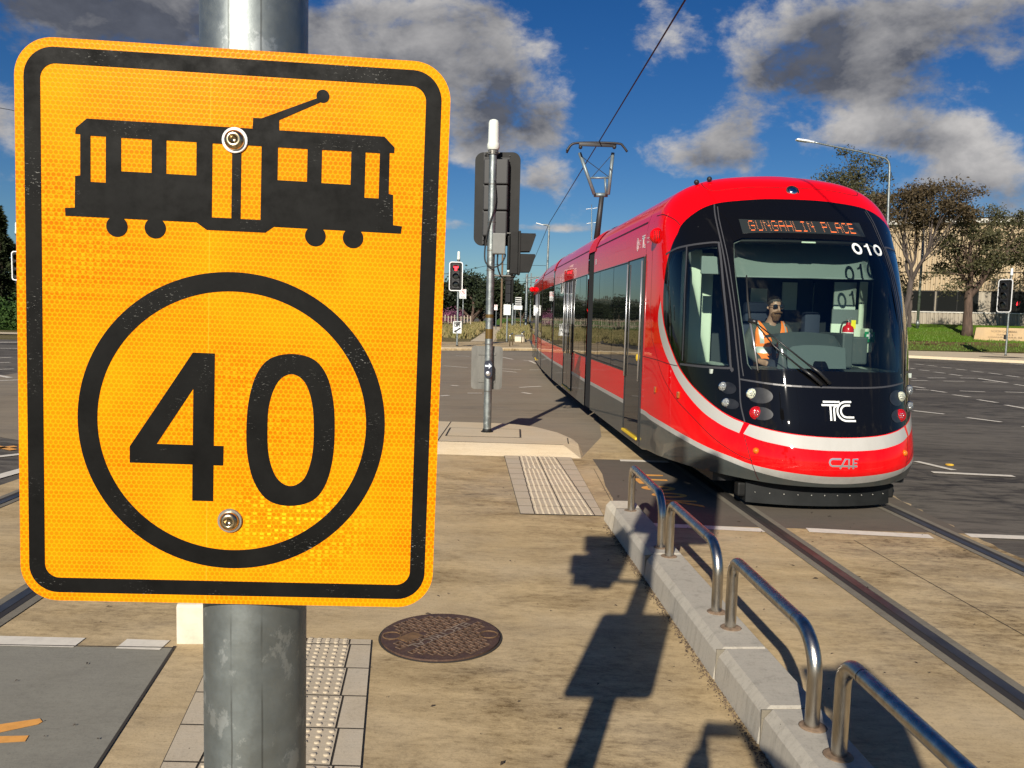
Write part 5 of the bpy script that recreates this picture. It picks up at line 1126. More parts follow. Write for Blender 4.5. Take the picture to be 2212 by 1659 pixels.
# writing on the red cornice beside the cab
def side_text(o, txt, size, y, z, off=0, m='white', name='lettering'):
    mb = MB(); mt = Matrix.Translation((-WD - .004, y, z)) @ Matrix(((0, 0, -1, 0), (-1, 0, 0, 0), (0, 1, 0, 0), (0, 0, 0, 1))); add_text(mb, txt, size, mt, off); return mb.build(name, M[m], o)
mb = MB(); fS = lambda x, y, t: (-WD - .003 - t, x, y)
mb.plate([circ(3.06, 2.78, .055, 24, .085), circ(3.06, 2.78, .045, 24, .074)], 0, .001, fS)
mb.plate([stroke([(3.08, 2.72), (3.06, 2.83), (3.04, 2.72)], .012)], 0, .001, fS); mb.build('crest', M['white'], c1)
side_text(c1, 'ACT', .085, 2.93, 2.79); side_text(c1, 'Government', .022, 2.90, 2.735)
for L in tcl: 
    mb = MB(); mb.plate([[(2.70 - x * .00062, 2.785 - y * .00085) for x, y in L]], 0, .001, fS); mb.build('logo', M['white'], c1)
side_text(c1, 'Transport', .034, 2.46, 2.815, .0005); side_text(c1, 'Canberra', .034, 2.46, 2.765, .0005)
side_text(c1, '010', .13, 6.40, 2.76, .003)

def place_mod(pa, pb):      # left-side points of a module in world -> local location/heading in the tram
    a = Vector(pa); b = Vector(pb); d = (b - a); hd = math.atan2(d.x, d.y); n_ = Vector((math.cos(hd), -math.sin(hd), 0)); c = a + n_ * WD
    l = T2L((c.x, c.y, 0)); return l, -(hd - math.atan2(TD.x, TD.y)), d.length
mods = [((1.312, 14.86, 0), (1.012, 20.75, 0), [(.15, 1.0), (1.0, 1.9), (3.55, 4.6), (4.6, 5.75)], [(2.0, 3.45, 2)]), ((.995, 21.05, 0), (.865, 25.15, 0), [(.2, 1.4), (1.4, 2.7), (2.7, 3.9)], []), ((.858, 25.45, 0), (.76, 32.4, 0), [(.2, 1.3), (1.3, 2.4), (3.9, 5.2)], [(2.5, 3.8, 2)])]
prev = None
for i, (a, b, wi, do) in enumerate(mods):
    loc, rz, L = place_mod(a, b); carriage(tram, 0, L, loc, rz, wi, do)
    if i == 2:   # far cab end
        eb = MB(); eb.bbox((-1.3, 0, .25), (1.3, 1.0, 3.3), .3); o = eb.build('rear_cab', M['red'], tram, smooth=True); o.location = loc + Vector((math.sin(-rz) * L, math.cos(rz) * L, 0)); o.rotation_euler = (0, 0, rz)
        eb = MB(); bm = bmesh.new(); bmesh.ops.create_uvsphere(bm, u_segments=16, v_segments=10, radius=.10, matrix=Matrix.Translation((-1.40, L - .3, 2.82))); eb.addbm(bm); o = eb.build('camera_pod', M['red'], tram, smooth=True); o.location = loc; o.rotation_euler = (0, 0, rz)
# articulations: black bellows with a red hood
arts = [((1.405, 14.66, 0), (1.312, 14.86, 0)), ((1.012, 20.75, 0), (.995, 21.05, 0)), ((.865, 25.15, 0), (.858, 25.45, 0))]
la = [(Vector((0, 6.62, 0)), place_mod(*mods[0][:2])[0])]
for j in range(3):
    if j == 0: pA, pB = Vector((0, 6.60, 0)), place_mod(*mods[0][:2])[0]
    else:
        l_, rz_, L_ = place_mod(*mods[j - 1][:2]); pA = l_ + Vector((-math.sin(rz_) * L_, math.cos(rz_) * L_, 0)); pB = place_mod(*mods[j][:2])[0]
    d = pB - pA; hd = math.atan2(d.x, d.y); Lg = d.length
    bl2 = MB(); k_ = 5
    for r_ in range(k_):
        y0, y1 = -.02 + (Lg + .04) * r_ / k_, -.02 + (Lg + .04) * (r_ + 1) / k_; ym = (y0 + y1) / 2
        for (ya, oa, yb, ob) in ((y0, -.04, ym, -.004), (ym, -.004, y1, -.04)):
            for s_ in (-1, 1):
                vs = []
                qs = np.concatenate([np.linspace(.24, 2.78, 4), np.linspace(2.785, 3.779, 16)])
                for q in qs:
                    z, w_ = sec(q); n_ = secn(float(q)); vs += [(s_ * (float(w_) + n_[0] * oa), ya, float(z) + n_[1] * oa), (s_ * (float(w_) + n_[0] * ob), yb, float(z) + n_[1] * ob)]
                bl2.add(vs, [(2 * i, 2 * i + 1, 2 * i + 3, 2 * i + 2) for i in range(len(qs) - 1)])
    o = bl2.build('bellows', M['rubber'], tram, recalc=False); o.location = pA; o.rotation_euler = (0, 0, -hd)
    hd_ = MB(); bandq(hd_, 2.87, 3.779, -.03, Lg + .03, off=.012, nq=18); h2 = hd_.build('bellows_hood', mat('hood_red', (.75, .01, .015), .45) if j == 0 else bpy.data.materials['hood_red'], o, smooth=True, recalc=False)

# pantograph
pg = TL(1291, 505, 0) ; PY = 19.0
hp = T2L(AT(1291, 318, PY)); bs = T2L(AT(1288, 520, PY)); 
M['panto'] = mat('pantograph_steel', (.20, .24, .25), .45, .4, var=.2); M['panto_dark'] = mat('pantograph_dark', (.03, .03, .032), .5, .3)
def PT(u, v, dy=0.0): return T2L(AT(u, v, PY + dy))
pn = MB()
pn.tube([PT(1286, 540, .3), PT(1300, 424, 0)], [.075, .055], 10)
po = pn.build('pantograph', M['panto_dark'], tram, smooth=True)
pn = MB()
L0, R0 = PT(1284, 420), PT(1314, 420); L1, R1 = PT(1252, 330), PT(1324, 330)
pn.tube([L0, L1], .040, 8); pn.tube([R0, R1], .040, 8); pn.tube([L0 + Vector((0, .08, 0)), R0 + Vector((0, .08, 0))], .05, 8); pn.tube([PT(1276, 384), PT(1318, 384)], .022, 8); pn.tube([PT(1307, 386), PT(1309, 420)], .025, 8)
pn.build('upper_frame', M['panto'], po, smooth=True)
pn = MB(); pn.tube([PT(1252, 335), PT(1319, 385)], .008, 6); pn.tube([PT(1321, 335), PT(1277, 385)], .008, 6); pn.build('stay_wire', M['panto_dark'], po)
pn = MB()
for dy in (-.28, .28):
    pn.tube(smooth_open([PT(1224, 326 + 4 * (dy > 0), dy), PT(1233, 314, dy), PT(1246, 309, dy), PT(1290, 308, dy), PT(1336, 310, dy), PT(1346, 316, dy), PT(1355, 328, dy)], 5), .026, 8)
    pn.bbox(PT(1250, 313, dy) - Vector((0, .04, .03)), PT(1332, 313, dy) + Vector((0, .04, .03)), .01)
for s_ in (1254, 1327): pn.tube([PT(s_, 318, -.3), PT(s_, 318, .3)], .045, 8)
pn.build('collector_head', M['panto_dark'], po, smooth=True)

# ------------------------------------------------------------------ inside the cab
def TD_(x, y): return (1607.3 + .14666 * x, 619.3 + .14666 * y)
def DP(x, y, yl): return TL(*TD_(x, y), yl)        # point of the cab close-up at local depth yl
M['cab_wall'] = mat('cab_wall', (.40, .45, .40), .7); M['cab_dark'] = mat('cab_dark', (.030, .036, .040), .8); M['cab_light'] = mat('cab_light_panel', (.62, .68, .54), .6)
M['dash'] = mat('dash_moulding', (.055, .066, .066), .6, bump=.1, bscale=200); M['blind'] = mat('blind_fabric', (.20, .235, .225), .8); M['seat'] = mat('seat_fabric', (.018, .024, .045), .8)
bw = MB(); bw.box((-1.18, 2.46, .5), (1.18, 2.5, 2.85)); bwo = bw.build('cab_partition', M['cab_dark'], tram)
def wallrect(x0, y0, x1, y1, yl, m, name, th=.02):
    a = DP(x0, y1, yl); b = DP(x1, y0, yl); mb = MB(); mb.box((a.x, yl, a.z), (b.x, yl + th, b.z)); return mb.build(name, m, tram)
wallrect(90, 30, 345, 300, 2.40, M['cab_wall'], 'notice_panel'); wallrect(550, -60, 790, 340, 2.41, M['cab_wall'], 'partition_panel'); wallrect(560, 330, 1000, 900, 2.43, M['cab_dark'], 'partition_door')
wallrect(985, -60, 1035, 900, 2.40, M['cab_wall'], 'partition_frame'); wallrect(1285, -60, 1660, 900, 1.78, M['cab_wall'], 'partition_panel'); wallrect(1290, 340, 1680, 560, 1.76, mat('screen_grey', (.12, .14, .14), .5), 'partition_recess')
wallrect(1650, -70, 1830, 1100, 1.72, M['cab_light'], 'door_pillar'); wallrect(1830, -60, 1905, 1100, 1.70, mat('pillar_grey', (.22, .26, .24), .6), 'door_pillar'); wallrect(1260, 555, 1700, 1000, 1.68, M['cab_light'], 'cupboard')
for s_ in (-1, 1):       # side pillars, door linings and window sills seen through the cab side glass
    if s_ < 0: mb = MB(); mb.bbox((s_ * 1.02 - .11, 1.55, .9), (s_ * 1.02 + .11, 1.62, 2.62), .02); mb.bbox((s_ * .74 - .10, 2.0, .9), (s_ * .74 + .10, 2.06, 2.62), .02); mb.build('cab_pillar', M['cab_light'], tram)
    mb = MB(); mb.box((s_ * .80 - .25, .62, 1.30), (s_ * .80 + .25, 2.2, 1.345)); mb.build('side_sill', M['cab_wall'], tram)
mb = MB(); mb.bbox((-1.02, 1.2, 2.33), (-.80, 1.24, 2.52), .01); mb.build('sun_flap', M['blind'], tram)
mb = MB(); mb.box((-1.0, .6, .52), (1.0, 2.46, .56)); mb.build('cab_floor', M['cab_dark'], tram); mb = MB(); mb.box((-1.05, 1.3, 2.80), (1.05, 2.46, 2.84)); mb.build('cab_ceiling', M['cab_dark'], tram)
# roller blind hanging plumb behind the raked screen; a mesh cloth that lets part of the light through
def cloth_mat():
    m, n, b = base_mat('blind_mesh'); b.inputs['Base Color'].default_value = (.30, .36, .34, 1); b.inputs['Roughness'].default_value = .9; b.inputs['Specular IOR Level'].default_value = 0
    tr = n.new('ShaderNodeBsdfTransparent'); tr.inputs[0].default_value = (1, 1, 1, 1); mx = n.new('ShaderNodeMixShader'); mx.inputs[0].default_value = .42
    n.link(b.outputs[0], mx.inputs[1]); n.link(tr.outputs[0], mx.inputs[2]); n.link(mx.outputs[0], m.node_tree.nodes['Material Output'].inputs[0]); return m
c8 = lambda x, y: (1400.9 + .44448 * x, 368.65 + .44443 * y); BY = 1.24
q0, q1, q2, q3 = [TL(*c8(*p), BY) for p in ((402, 340), (427, 514), (1095, 528), (1045, 340))]
mb = MB(); n_ = 12; vs = []
for j in range(2):
    for i in range(n_ + 1):
        t_ = i / n_; p = (q0.lerp(q3, t_) if j else q1.lerp(q2, t_)); vs.append((p.x, BY + .02 * math.sin(t_ * 9), p.z + (.03 if j else 0)))
mb.add(vs, [(i, i + 1, n_ + 2 + i, n_ + 1 + i) for i in range(n_)]); bo_ = mb.build('roller_blind', cloth_mat(), tram, smooth=True)
mb = MB(); mb.tube([q1, q2], .009, 8); mb.build('hem_bar', M['blind'], bo_)
mb = MB(); mb.tube([tuple(np.array(NS(np.array([a]), np.array([2.69]))[0]) + (0, .05, -.02)) for a in np.linspace(-.37, .36, 16)], .020, 8); mb.build('blind_roller', M['dark_plastic'], tram, smooth=True)
mb = MB(); p = NS(np.array([.0]), np.array([2.69]))[0]; mb.bbox((-.08, p[1] + .02, p[2] - .035), (.07, p[1] + .04, p[2] - .018), .006); mb.build('blind_catch', M['cab_light'], tram)
# dashboard: a hooded desk across the cab, open recess at its foot
ds = MB(); yl = .80
top = [DP(x, y, 1.05) for x, y in ((480, 740), (510, 695), (700, 668), (900, 665), (1080, 680), (1240, 700), (1330, 730), (1370, 780), (1420, 830))]
botp = [DP(x, y, .55) for x, y in ((480, 1215), (640, 1215), (800, 1215), (950, 1215), (1080, 1215), (1240, 1215), (1330, 1215), (1400, 1215), (1500, 1215))]
mid = [Vector(((a.x + b.x) / 2, .72, a.z * .5 + b.z * .5)) for a, b in zip(top, botp)]
rear = [Vector((a.x, 1.42, a.z - .02)) for a in top]
n_ = len(top); ds.add([tuple(p) for p in rear + top + mid + botp], [(r_ * n_ + i, r_ * n_ + i + 1, (r_ + 1) * n_ + i + 1, (r_ + 1) * n_ + i) for r_ in range(3) for i in range(n_ - 1)]); ds.build('dashboard', M['dash'], tram, smooth=False)
lw_ = MB(); a = DP(60, 1212, .50); b = DP(2200, 1225, .50); lw_.box((a.x - .05, .34, a.z - .05), (b.x, 1.2, a.z - .01)); lw_.build('desk_ledge', M['dash'], tram)
mb = MB(); P = [DP(x, y, .50) for x, y in ((640, 1205), (640, 930), (720, 880), (900, 860), (1100, 862), (1300, 875), (1500, 905), (1500, 1210))]; V_, T_ = fill2d([[(p.x, p.z) for p in P]]); mb.add([(p[0], .50 + .10 * max(0, (p[1] - 1.45)), p[1]) for p in V_], T_); mb.build('instrument_cowl', mat('cowl', (.085, .105, .105), .5), tram)
mb = MB(); P = [DP(x, y, .46) for x, y in ((1005, 1222), (1020, 1120), (1035, 1096), (1190, 1100), (1215, 1130), (1250, 1224))]; V_, T_ = fill2d([[(p.x, p.z) for p in P]]); mb.add([(p[0], .455, p[1]) for p in V_], T_); mb.build('sensor_cover', M['mask'], tram)
mb = MB(); a = DP(1430, 1190, .9); b = DP(1625, 690, .9); mb.bbox((a.x, .9, a.z), (b.x, 1.5, b.z), .02); a2 = DP(1815, 1010, .95); b2 = DP(1625, 740, .95); mb.bbox((b.x - .005, .95, a2.z - .10), (a2.x, 1.5, b2.z), .02); mb.build('console_box', M['dash'], tram)
# fire extinguisher, first-aid box
ex = thing('fire_extinguisher', 'red fire extinguisher with a yellow tag behind the windscreen of the tram', 'fire extinguisher'); ec = DP(1530, 660, 1.25); ex.location = O_ + TN * ec.x + TD * ec.y + Vector((0, 0, ec.z))
mb = MB(); mb.lathe([(.055, -.22), (.062, -.20), (.062, .02), (.055, .05), (.025, .075), (.022, .10)], 24); mb.build('cylinder', mat('extinguisher_red', (.55, .01, .015), .25, coat=.6), ex, smooth=True, auto=40)
MB().lathe([(.0632, -.02), (.0632, -.008)], 24).build('white_band', M['white'], ex)
mb = MB(); mb.tube([(0, 0, .10), (0, 0, .13)], .014, 8); mb.tube([(-.03, -.02, .13), (.05, 0, .155)], .006, 6); mb.tube([(-.03, -.02, .12), (.05, 0, .125)], .006, 6); mb.build('valve_lever', M['silver'], ex)
mb = MB(); mb.tube(smooth_open([(-.01, -.01, .11), (-.07, -.02, .09), (-.09, -.02, .0), (-.08, -.02, -.12), (-.075, -.03, -.2)], 6), .010, 8); mb.build('hose', M['rubber'], ex, smooth=True)
mb = MB(); mb.bbox((.02, -.03, .03), (.07, -.02, .125), .003); mb.build('yellow_tag', mat('tag_yellow', (.80, .65, .02), .5), ex)
fa = DP(1770, 1000, 1.3); fb = DP(1930, 620, 1.3)
mb = MB(); mb.bbox((fa.x - .005, 1.3, fa.z + .02), (fa.x + .085, 1.42, fb.z), .015); mb.build('first_aid_box', M['cab_light'], tram)
ga = DP(1772, 790, 1.27); gb = DP(1928, 665, 1.27); fz = lambda x, y, t: (x, 1.27 - t, y); cx_, cz_ = (ga.x + gb.x) / 2, (ga.z + gb.z) / 2 + .005; hw = (gb.x - ga.x) / 2
mb = MB(); mb.plate([rrect(ga.x, ga.z - .02, gb.x, gb.z, .003, 2)], -.004, 0, fz); go_ = mb.build('first_aid_sign', mat('safety_green', (.005, .22, .08), .5), tram)
mb = MB(); t_ = hw * .22; L_ = hw * .62; mb.plate([[(cx_ - t_, cz_ - L_), (cx_ + t_, cz_ - L_), (cx_ + t_, cz_ - t_), (cx_ + L_, cz_ - t_), (cx_ + L_, cz_ + t_), (cx_ + t_, cz_ + t_), (cx_ + t_, cz_ + L_), (cx_ - t_, cz_ + L_), (cx_ - t_, cz_ + t_), (cx_ - L_, cz_ + t_), (cx_ - L_, cz_ - t_), (cx_ - t_, cz_ - t_)]], 0, .002, fz); mb.build('white_cross', M['white'], go_)

# ================================================================== PEOPLE
def skin_obj(name, joints, bones, m, parent=None, sub=2):
    """joints: {name: ((x,y,z), r or (rx,ry))}; bones: pairs. grown with a Skin modifier, baked to a plain mesh"""
    ks = list(joints); ix = {k: i for i, k in enumerate(ks)}
    me = bpy.data.meshes.new(name); me.from_pydata([joints[k][0] for k in ks], [(ix[a], ix[b]) for a, b in bones], [])
    o = bpy.data.objects.new(name, me); C.objects.link(o); md = o.modifiers.new('skin', 'SKIN'); md.use_smooth_shade = True; md.branch_smoothing = .6
    if not me.skin_vertices: 
        o.data.attributes
    sv = me.skin_vertices[0].data if me.skin_vertices else None
    for k in ks:
        r = joints[k][1]; r = r if isinstance(r, tuple) else (r, r)
        sv[ix[k]].radius = r
    sv[0].use_root = True
    ss = o.modifiers.new('sub', 'SUBSURF'); ss.levels = sub; ss.render_levels = sub
    dg = bpy.context.evaluated_depsgraph_get(); nm = bpy.data.meshes.new_from_object(o.evaluated_get(dg)); o.modifiers.clear(); o.data = nm; bpy.data.meshes.remove(me); nm.name = name
    nm.materials.clear(); nm.materials.append(m); nm.polygons.foreach_set('use_smooth', [True] * len(nm.polygons))
    if parent: o.parent = parent
    return o
M['skin'] = mat('skin', (.36, .195, .135), .5, var=.15, vscale=20); M['hair'] = mat('dark_hair', (.022, .015, .012), .7, var=.4, vscale=60); M['beard'] = mat('ginger_beard', (.12, .052, .020), .8, var=.5, vscale=80, bump=.8, bscale=120)
M['vest'] = mat('hi_vis_orange', (.95, .20, .02), .7, bump=.3, bscale=60); M['reflective'] = mat('reflective_tape', (.55, .56, .53), .35, .3); M['shirt'] = mat('dark_shirt', (.055, .062, .055), .85, bump=.4, bscale=40); M['lens_dark'] = mat('sunglass_lens', (.006, .006, .008), .06, coat=1)
# seated driver: local frame at the pelvis on the seat, facing -y (towards the windscreen)
hd0 = DP(500, 300, 1.62)          # middle of the face
dr = thing('person', 'bearded tram driver in sunglasses and an orange hi-vis vest behind the windscreen', 'person')
HZ = hd0.z; bx_, by_ = hd0.x - .03, 1.72
DSC = .96; dr.location = O_ + TN * bx_ + TD * by_ + Vector((0, 0, HZ - .70 * DSC)); dr.rotation_euler = (0, 0, -HD + R(4)); dr.scale = (DSC,) * 3; HS = -.075
J = {'pelvis': ((0, .06, 0), (.15, .12)), 'belly': ((0, .05, .15), (.145, .11)), 'chest': ((0, .04, .36), (.165, .115)), 'neck0': ((0, .02, .515), (.070, .065)), 'neck': ((.01, .0, .56), (.060, .062)), 'jaw': ((.02, -.035, .605), (.062, .072)), 'face': ((.025, -.03, .69), (.074, .090)), 'crown': ((.025, -.01, .775), (.068, .080)), 'top': ((.025, 0, .81), (.035, .045)),
     'lsh': ((-.20, .05, .47), .066), 'lel': ((-.30, .0, .20), .048), 'lwr': ((-.24, -.26, .06), .032), 'lha': ((-.21, -.33, .05), (.040, .022)), 'lf': ((-.20, -.39, .04), (.034, .016)),
     'rsh': ((.20, .05, .47), .066), 'rel': ((.30, .0, .20), .048), 'rwr': ((.24, -.26, .06), .032), 'rha': ((.22, -.33, .05), (.040, .022)), 'rf': ((.21, -.39, .04), (.034, .016)),
     'lhip': ((-.10, .0, -.01), .088), 'lkn': ((-.13, -.42, .02), .062), 'lan': ((-.13, -.46, -.40), .042), 'lto': ((-.13, -.60, -.44), .040), 'rhip': ((.10, .0, -.01), .088), 'rkn': ((.13, -.42, .02), .062), 'ran': ((.13, -.46, -.40), .042), 'rto': ((.13, -.60, -.44), .040)}
Bn = [('pelvis', 'belly'), ('belly', 'chest'), ('chest', 'neck0'), ('neck0', 'neck'), ('neck', 'jaw'), ('jaw', 'face'), ('face', 'crown'), ('crown', 'top'), ('chest', 'lsh'), ('lsh', 'lel'), ('lel', 'lwr'), ('lwr', 'lha'), ('lha', 'lf'), ('chest', 'rsh'), ('rsh', 'rel'), ('rel', 'rwr'), ('rwr', 'rha'), ('rha', 'rf'), ('pelvis', 'lhip'), ('lhip', 'lkn'), ('lkn', 'lan'), ('lan', 'lto'), ('pelvis', 'rhip'), ('rhip', 'rkn'), ('rkn', 'ran'), ('ran', 'rto')]
skin_obj('body', J, Bn, M['skin'], dr)
def sub_j(keys, grow, J=J): return {k: (J[k][0], tuple(x + grow for x in (J[k][1] if isinstance(J[k][1], tuple) else (J[k][1],) * 2))) for k in keys}
ks = ['pelvis', 'belly', 'chest', 'neck0', 'lsh', 'lel', 'lwr', 'rsh', 'rel', 'rwr']; jj = sub_j(ks, .018)
skin_obj('shirt', jj, [b for b in Bn if b[0] in ks and b[1] in ks], M['shirt'], dr)
ks = ['pelvis', 'lhip', 'lkn', 'lan', 'rhip', 'rkn', 'ran']; skin_obj('trousers', sub_j(ks, .02), [b for b in Bn if b[0] in ks and b[1] in ks], mat('navy_trousers', (.02, .022, .035), .9), dr)
# vest: two front panels with tape, laid over the chest
def vest_panel(s_):
    mb = MB(); n_, m_ = 9, 15; vs = []
    for r_ in range(m_):
        z = .0 + .535 * r_ / (m_ - 1); half = .21 - .03 * max(0, (z - .40)) / .13
        inner = .028 + max(0, z - .28) * .42
        for i in range(n_):
            x = inner + (half - inner) * i / (n_ - 1); y = .04 - math.sqrt(max(0, 1 - (x / .235) ** 2)) * (.158 - .05 * max(0, z - .36) / .17 - .01 * math.cos(z * 30)) + max(0, z - .44) * .9
            vs.append((s_ * x, y, z))
    mb.add(vs, [(r_ * n_ + i, r_ * n_ + i + 1, (r_ + 1) * n_ + i + 1, (r_ + 1) * n_ + i) for r_ in range(m_ - 1) for i in range(n_ - 1)])
    mb.mi = [1 if (4 <= k % (n_ - 1) <= 5 and k // (n_ - 1) > 6) or (k // (n_ - 1) in (4, 5)) else 0 for k in range(len(mb.f))]
    o = mb.build('vest', [M['vest'], M['reflective']], dr, smooth=True); md = o.modifiers.new('t', 'SOLIDIFY'); md.thickness = .008; return o
vest_panel(-1); vest_panel(1)
hb = MB(); bm = bmesh.new(); bmesh.ops.create_uvsphere(bm, u_segments=24, v_segments=16, radius=1, matrix=Matrix.Translation((.025, -.004, .815)) @ Matrix.Diagonal((.083, .098, .092, 1)))
for v in list(bm.verts):
    if v.co.z < .80 + max(0, -(v.co.y + .0)) * .42: v.co = v.co * 0 + Vector((.025, .0, .80)) + (v.co - Vector((.025, 0, .80))) * .80
    else: v.co += Vector((random.uniform(-.004, .004), random.uniform(-.004, .004), random.uniform(-.003, .006)))
hb.addbm(bm); hb.build('hair', M['hair'], dr, smooth=True, loc=(0, 0, HS))
hb = MB(); bm = bmesh.new(); bmesh.ops.create_uvsphere(bm, u_segments=20, v_segments=14, radius=1, matrix=Matrix.Translation((.022, -.064, .682)) @ Matrix.Diagonal((.060, .054, .056, 1)))
for v in bm.verts: v.co += Vector((random.uniform(-.004, .004), random.uniform(-.005, .003), random.uniform(-.006, .004) - (.02 if v.co.z < .64 else 0)))
hb.addbm(bm); hb.tube([(-.025, -.128, .708), (.024, -.138, .716), (.070, -.128, .708)], [.010, .014, .010], 8); hb.build('beard', M['beard'], dr, smooth=True, loc=(0, 0, HS))
hb = MB(); hb.tube([(.026, -.118, .790), (.026, -.132, .755), (.026, -.140, .735), (.026, -.122, .722)], [.010, .013, .017, .008], 10); hb.tube([(-.055, -.02, .765), (-.062, -.005, .76)], [.02, .012], 8); hb.tube([(.105, -.02, .765), (.112, -.005, .76)], [.02, .012], 8); hb.build('nose_and_ears', M['skin'], dr, smooth=True, loc=(0, 0, HS))
hb = MB()
for x in (-.012, .064): hb.lathe([(.030, 0), (.030, .004), (.02, .007), (.005, .008)], 18, Matrix.Translation((x, -.118, .782)) @ Matrix.Rotation(PI / 2, 4, 'X') @ Matrix.Diagonal((1.05, .85, 1, 1)))
hb.tube([(-.05, -.118, .795), (.10, -.118, .795)], .0035, 6); hb.tube([(-.05, -.115, .793), (-.058, -.02, .785)], .003, 6); hb.tube([(.10, -.115, .793), (.108, -.02, .785)], .003, 6); hb.build('sunglasses', M['lens_dark'], dr, smooth=True, loc=(0, 0, HS))
# driver seat
mb = MB(); sx, sy, sz = bx_ - .03, by_ + .04, HZ - .78
mb.bbox((sx - .25, sy + .22, sz - .1), (sx + .25, sy + .36, sz + .58), .06); mb.bbox((sx - .20, sy + .20, sz + .60), (sx + .12, sy + .32, sz + .84), .05); mb.bbox((sx - .26, sy - .30, sz - .24), (sx + .26, sy + .30, sz - .10), .05); mb.build('driver_seat', M['seat'], tram, smooth=True, auto=50)
mb = MB(); mb.bbox((sx + .52, sy + .20, sz + .0), (sx + .72, sy + .34, sz + .74), .05); mb.build('folding_seat', M['seat'], tram, smooth=True, auto=50)

# the photographer stands behind the lens, arms raised, and throws the shadow at the foot of the picture
ph = thing('person', 'photographer in a dark jacket holding a phone up with both hands beside the near post', 'person', (.10, -.42, 0))
hh = CAM_H
J2 = {'pelvis': ((0, 0, .95), (.15, .11)), 'belly': ((0, 0, 1.10), (.14, .10)), 'chest': ((0, 0, 1.32), (.165, .11)), 'neck0': ((0, .01, 1.49), (.06, .06)), 'neck': ((0, .02, 1.55), (.055, .055)), 'jaw': ((0, .04, 1.61), (.06, .07)), 'face': ((0, .035, 1.69), (.070, .088)), 'crown': ((0, .01, 1.76), (.062, .075)), 'top': ((0, .01, 1.79), (.03, .04)),
      'lsh': ((-.19, 0, 1.43), .058), 'lel': ((-.30, .14, 1.60), .043), 'lwr': ((-.185, .33, hh - .05), .029), 'lha': ((-.170, .375, hh), (.040, .020)), 'rsh': ((.19, 0, 1.43), .058), 'rel': ((.26, .14, 1.60), .043), 'rwr': ((.03, .33, hh - .05), .029), 'rha': ((0, .375, hh), (.040, .020)),
      'lhip': ((-.10, 0, .90), .085), 'lkn': ((-.12, .02, .50), .058), 'lan': ((-.13, 0, .09), .040), 'lto': ((-.15, .15, .04), .038), 'rhip': ((.10, 0, .90), .085), 'rkn': ((.12, .02, .50), .058), 'ran': ((.13, 0, .09), .040), 'rto': ((.15, .15, .04), .038)}
for h_, sx_ in (('l', -1), ('r', 1)):
    b0 = J2[h_ + 'ha'][0]
    for i in range(4):
        J2[f'{h_}f{i}'] = ((b0[0] + sx_ * .004, b0[1] + .012, b0[2] + .030 - .020 * i), .008); J2[f'{h_}g{i}'] = ((b0[0] - sx_ * .028, b0[1] + .030, b0[2] + .034 - .020 * i), .007)
Bn2 = [b for b in Bn if b[0] in J2 and b[1] in J2] + [(f'{h_}ha', f'{h_}f{i}') for h_ in 'lr' for i in range(4)] + [(f'{h_}f{i}', f'{h_}g{i}') for h_ in 'lr' for i in range(4)]
skin_obj('body', J2, Bn2, M['skin'], ph)
ks = ['pelvis', 'belly', 'chest', 'neck0', 'lsh', 'lel', 'lwr', 'rsh', 'rel', 'rwr']; skin_obj('jacket', sub_j(ks, .022, J2), [b for b in Bn if b[0] in ks and b[1] in ks], M['shirt'], ph)
ks = ['pelvis', 'lhip', 'lkn', 'lan', 'lto', 'rhip', 'rkn', 'ran', 'rto']; skin_obj('trousers', sub_j(ks, .02, J2), [b for b in Bn if b[0] in ks and b[1] in ks], bpy.data.materials['navy_trousers'], ph)
hb = MB(); bm = bmesh.new(); bmesh.ops.create_uvsphere(bm, u_segments=20, v_segments=14, radius=1, matrix=Matrix.Translation((0, .005, 1.735)) @ Matrix.Diagonal((.080, .096, .085, 1))); hb.addbm(bm); hb.build('hair', M['hair'], ph, smooth=True)
pn_ = thing('phone', 'black phone held up in both hands of the photographer', 'phone', (.015, -.025, hh))
mb = MB(); mb.bbox((-.075, -.004, -.037), (.075, .004, .037), .003); mb.build('phone_body', M['black'], pn_, smooth=True, auto=40)

# ================================================================== OVERHEAD LINE
ow = MB(); ow.tube([(2.45, -12, 5.78), tuple(AT(1480, 0, 10.2)), tuple(AT(1291, 311, 19)), tuple(AT(1187, 481, 34)), (1.35, 60, 5.75), (1.2, 110, 5.75)], .013, 6); tag(ow.build('overhead_wire', M['black']), 'thin black contact wire running from the top of the picture down over the pantograph', 'overhead wire')

# ================================================================== RIGHT SIDE: footpath, lawn, building, trees
ROWZ = lambda Y: .13 + max(0.0, Y - 53.3) * .11 if Y < 69 else 1.86
mb = MB(); fp = [(3.95, 57), (14, 50.6), (21.7, 45.2), (26.05, 42.05), (34, 41.3), (140, 41.3), (140, 53.3), (5.2, 58.5)]
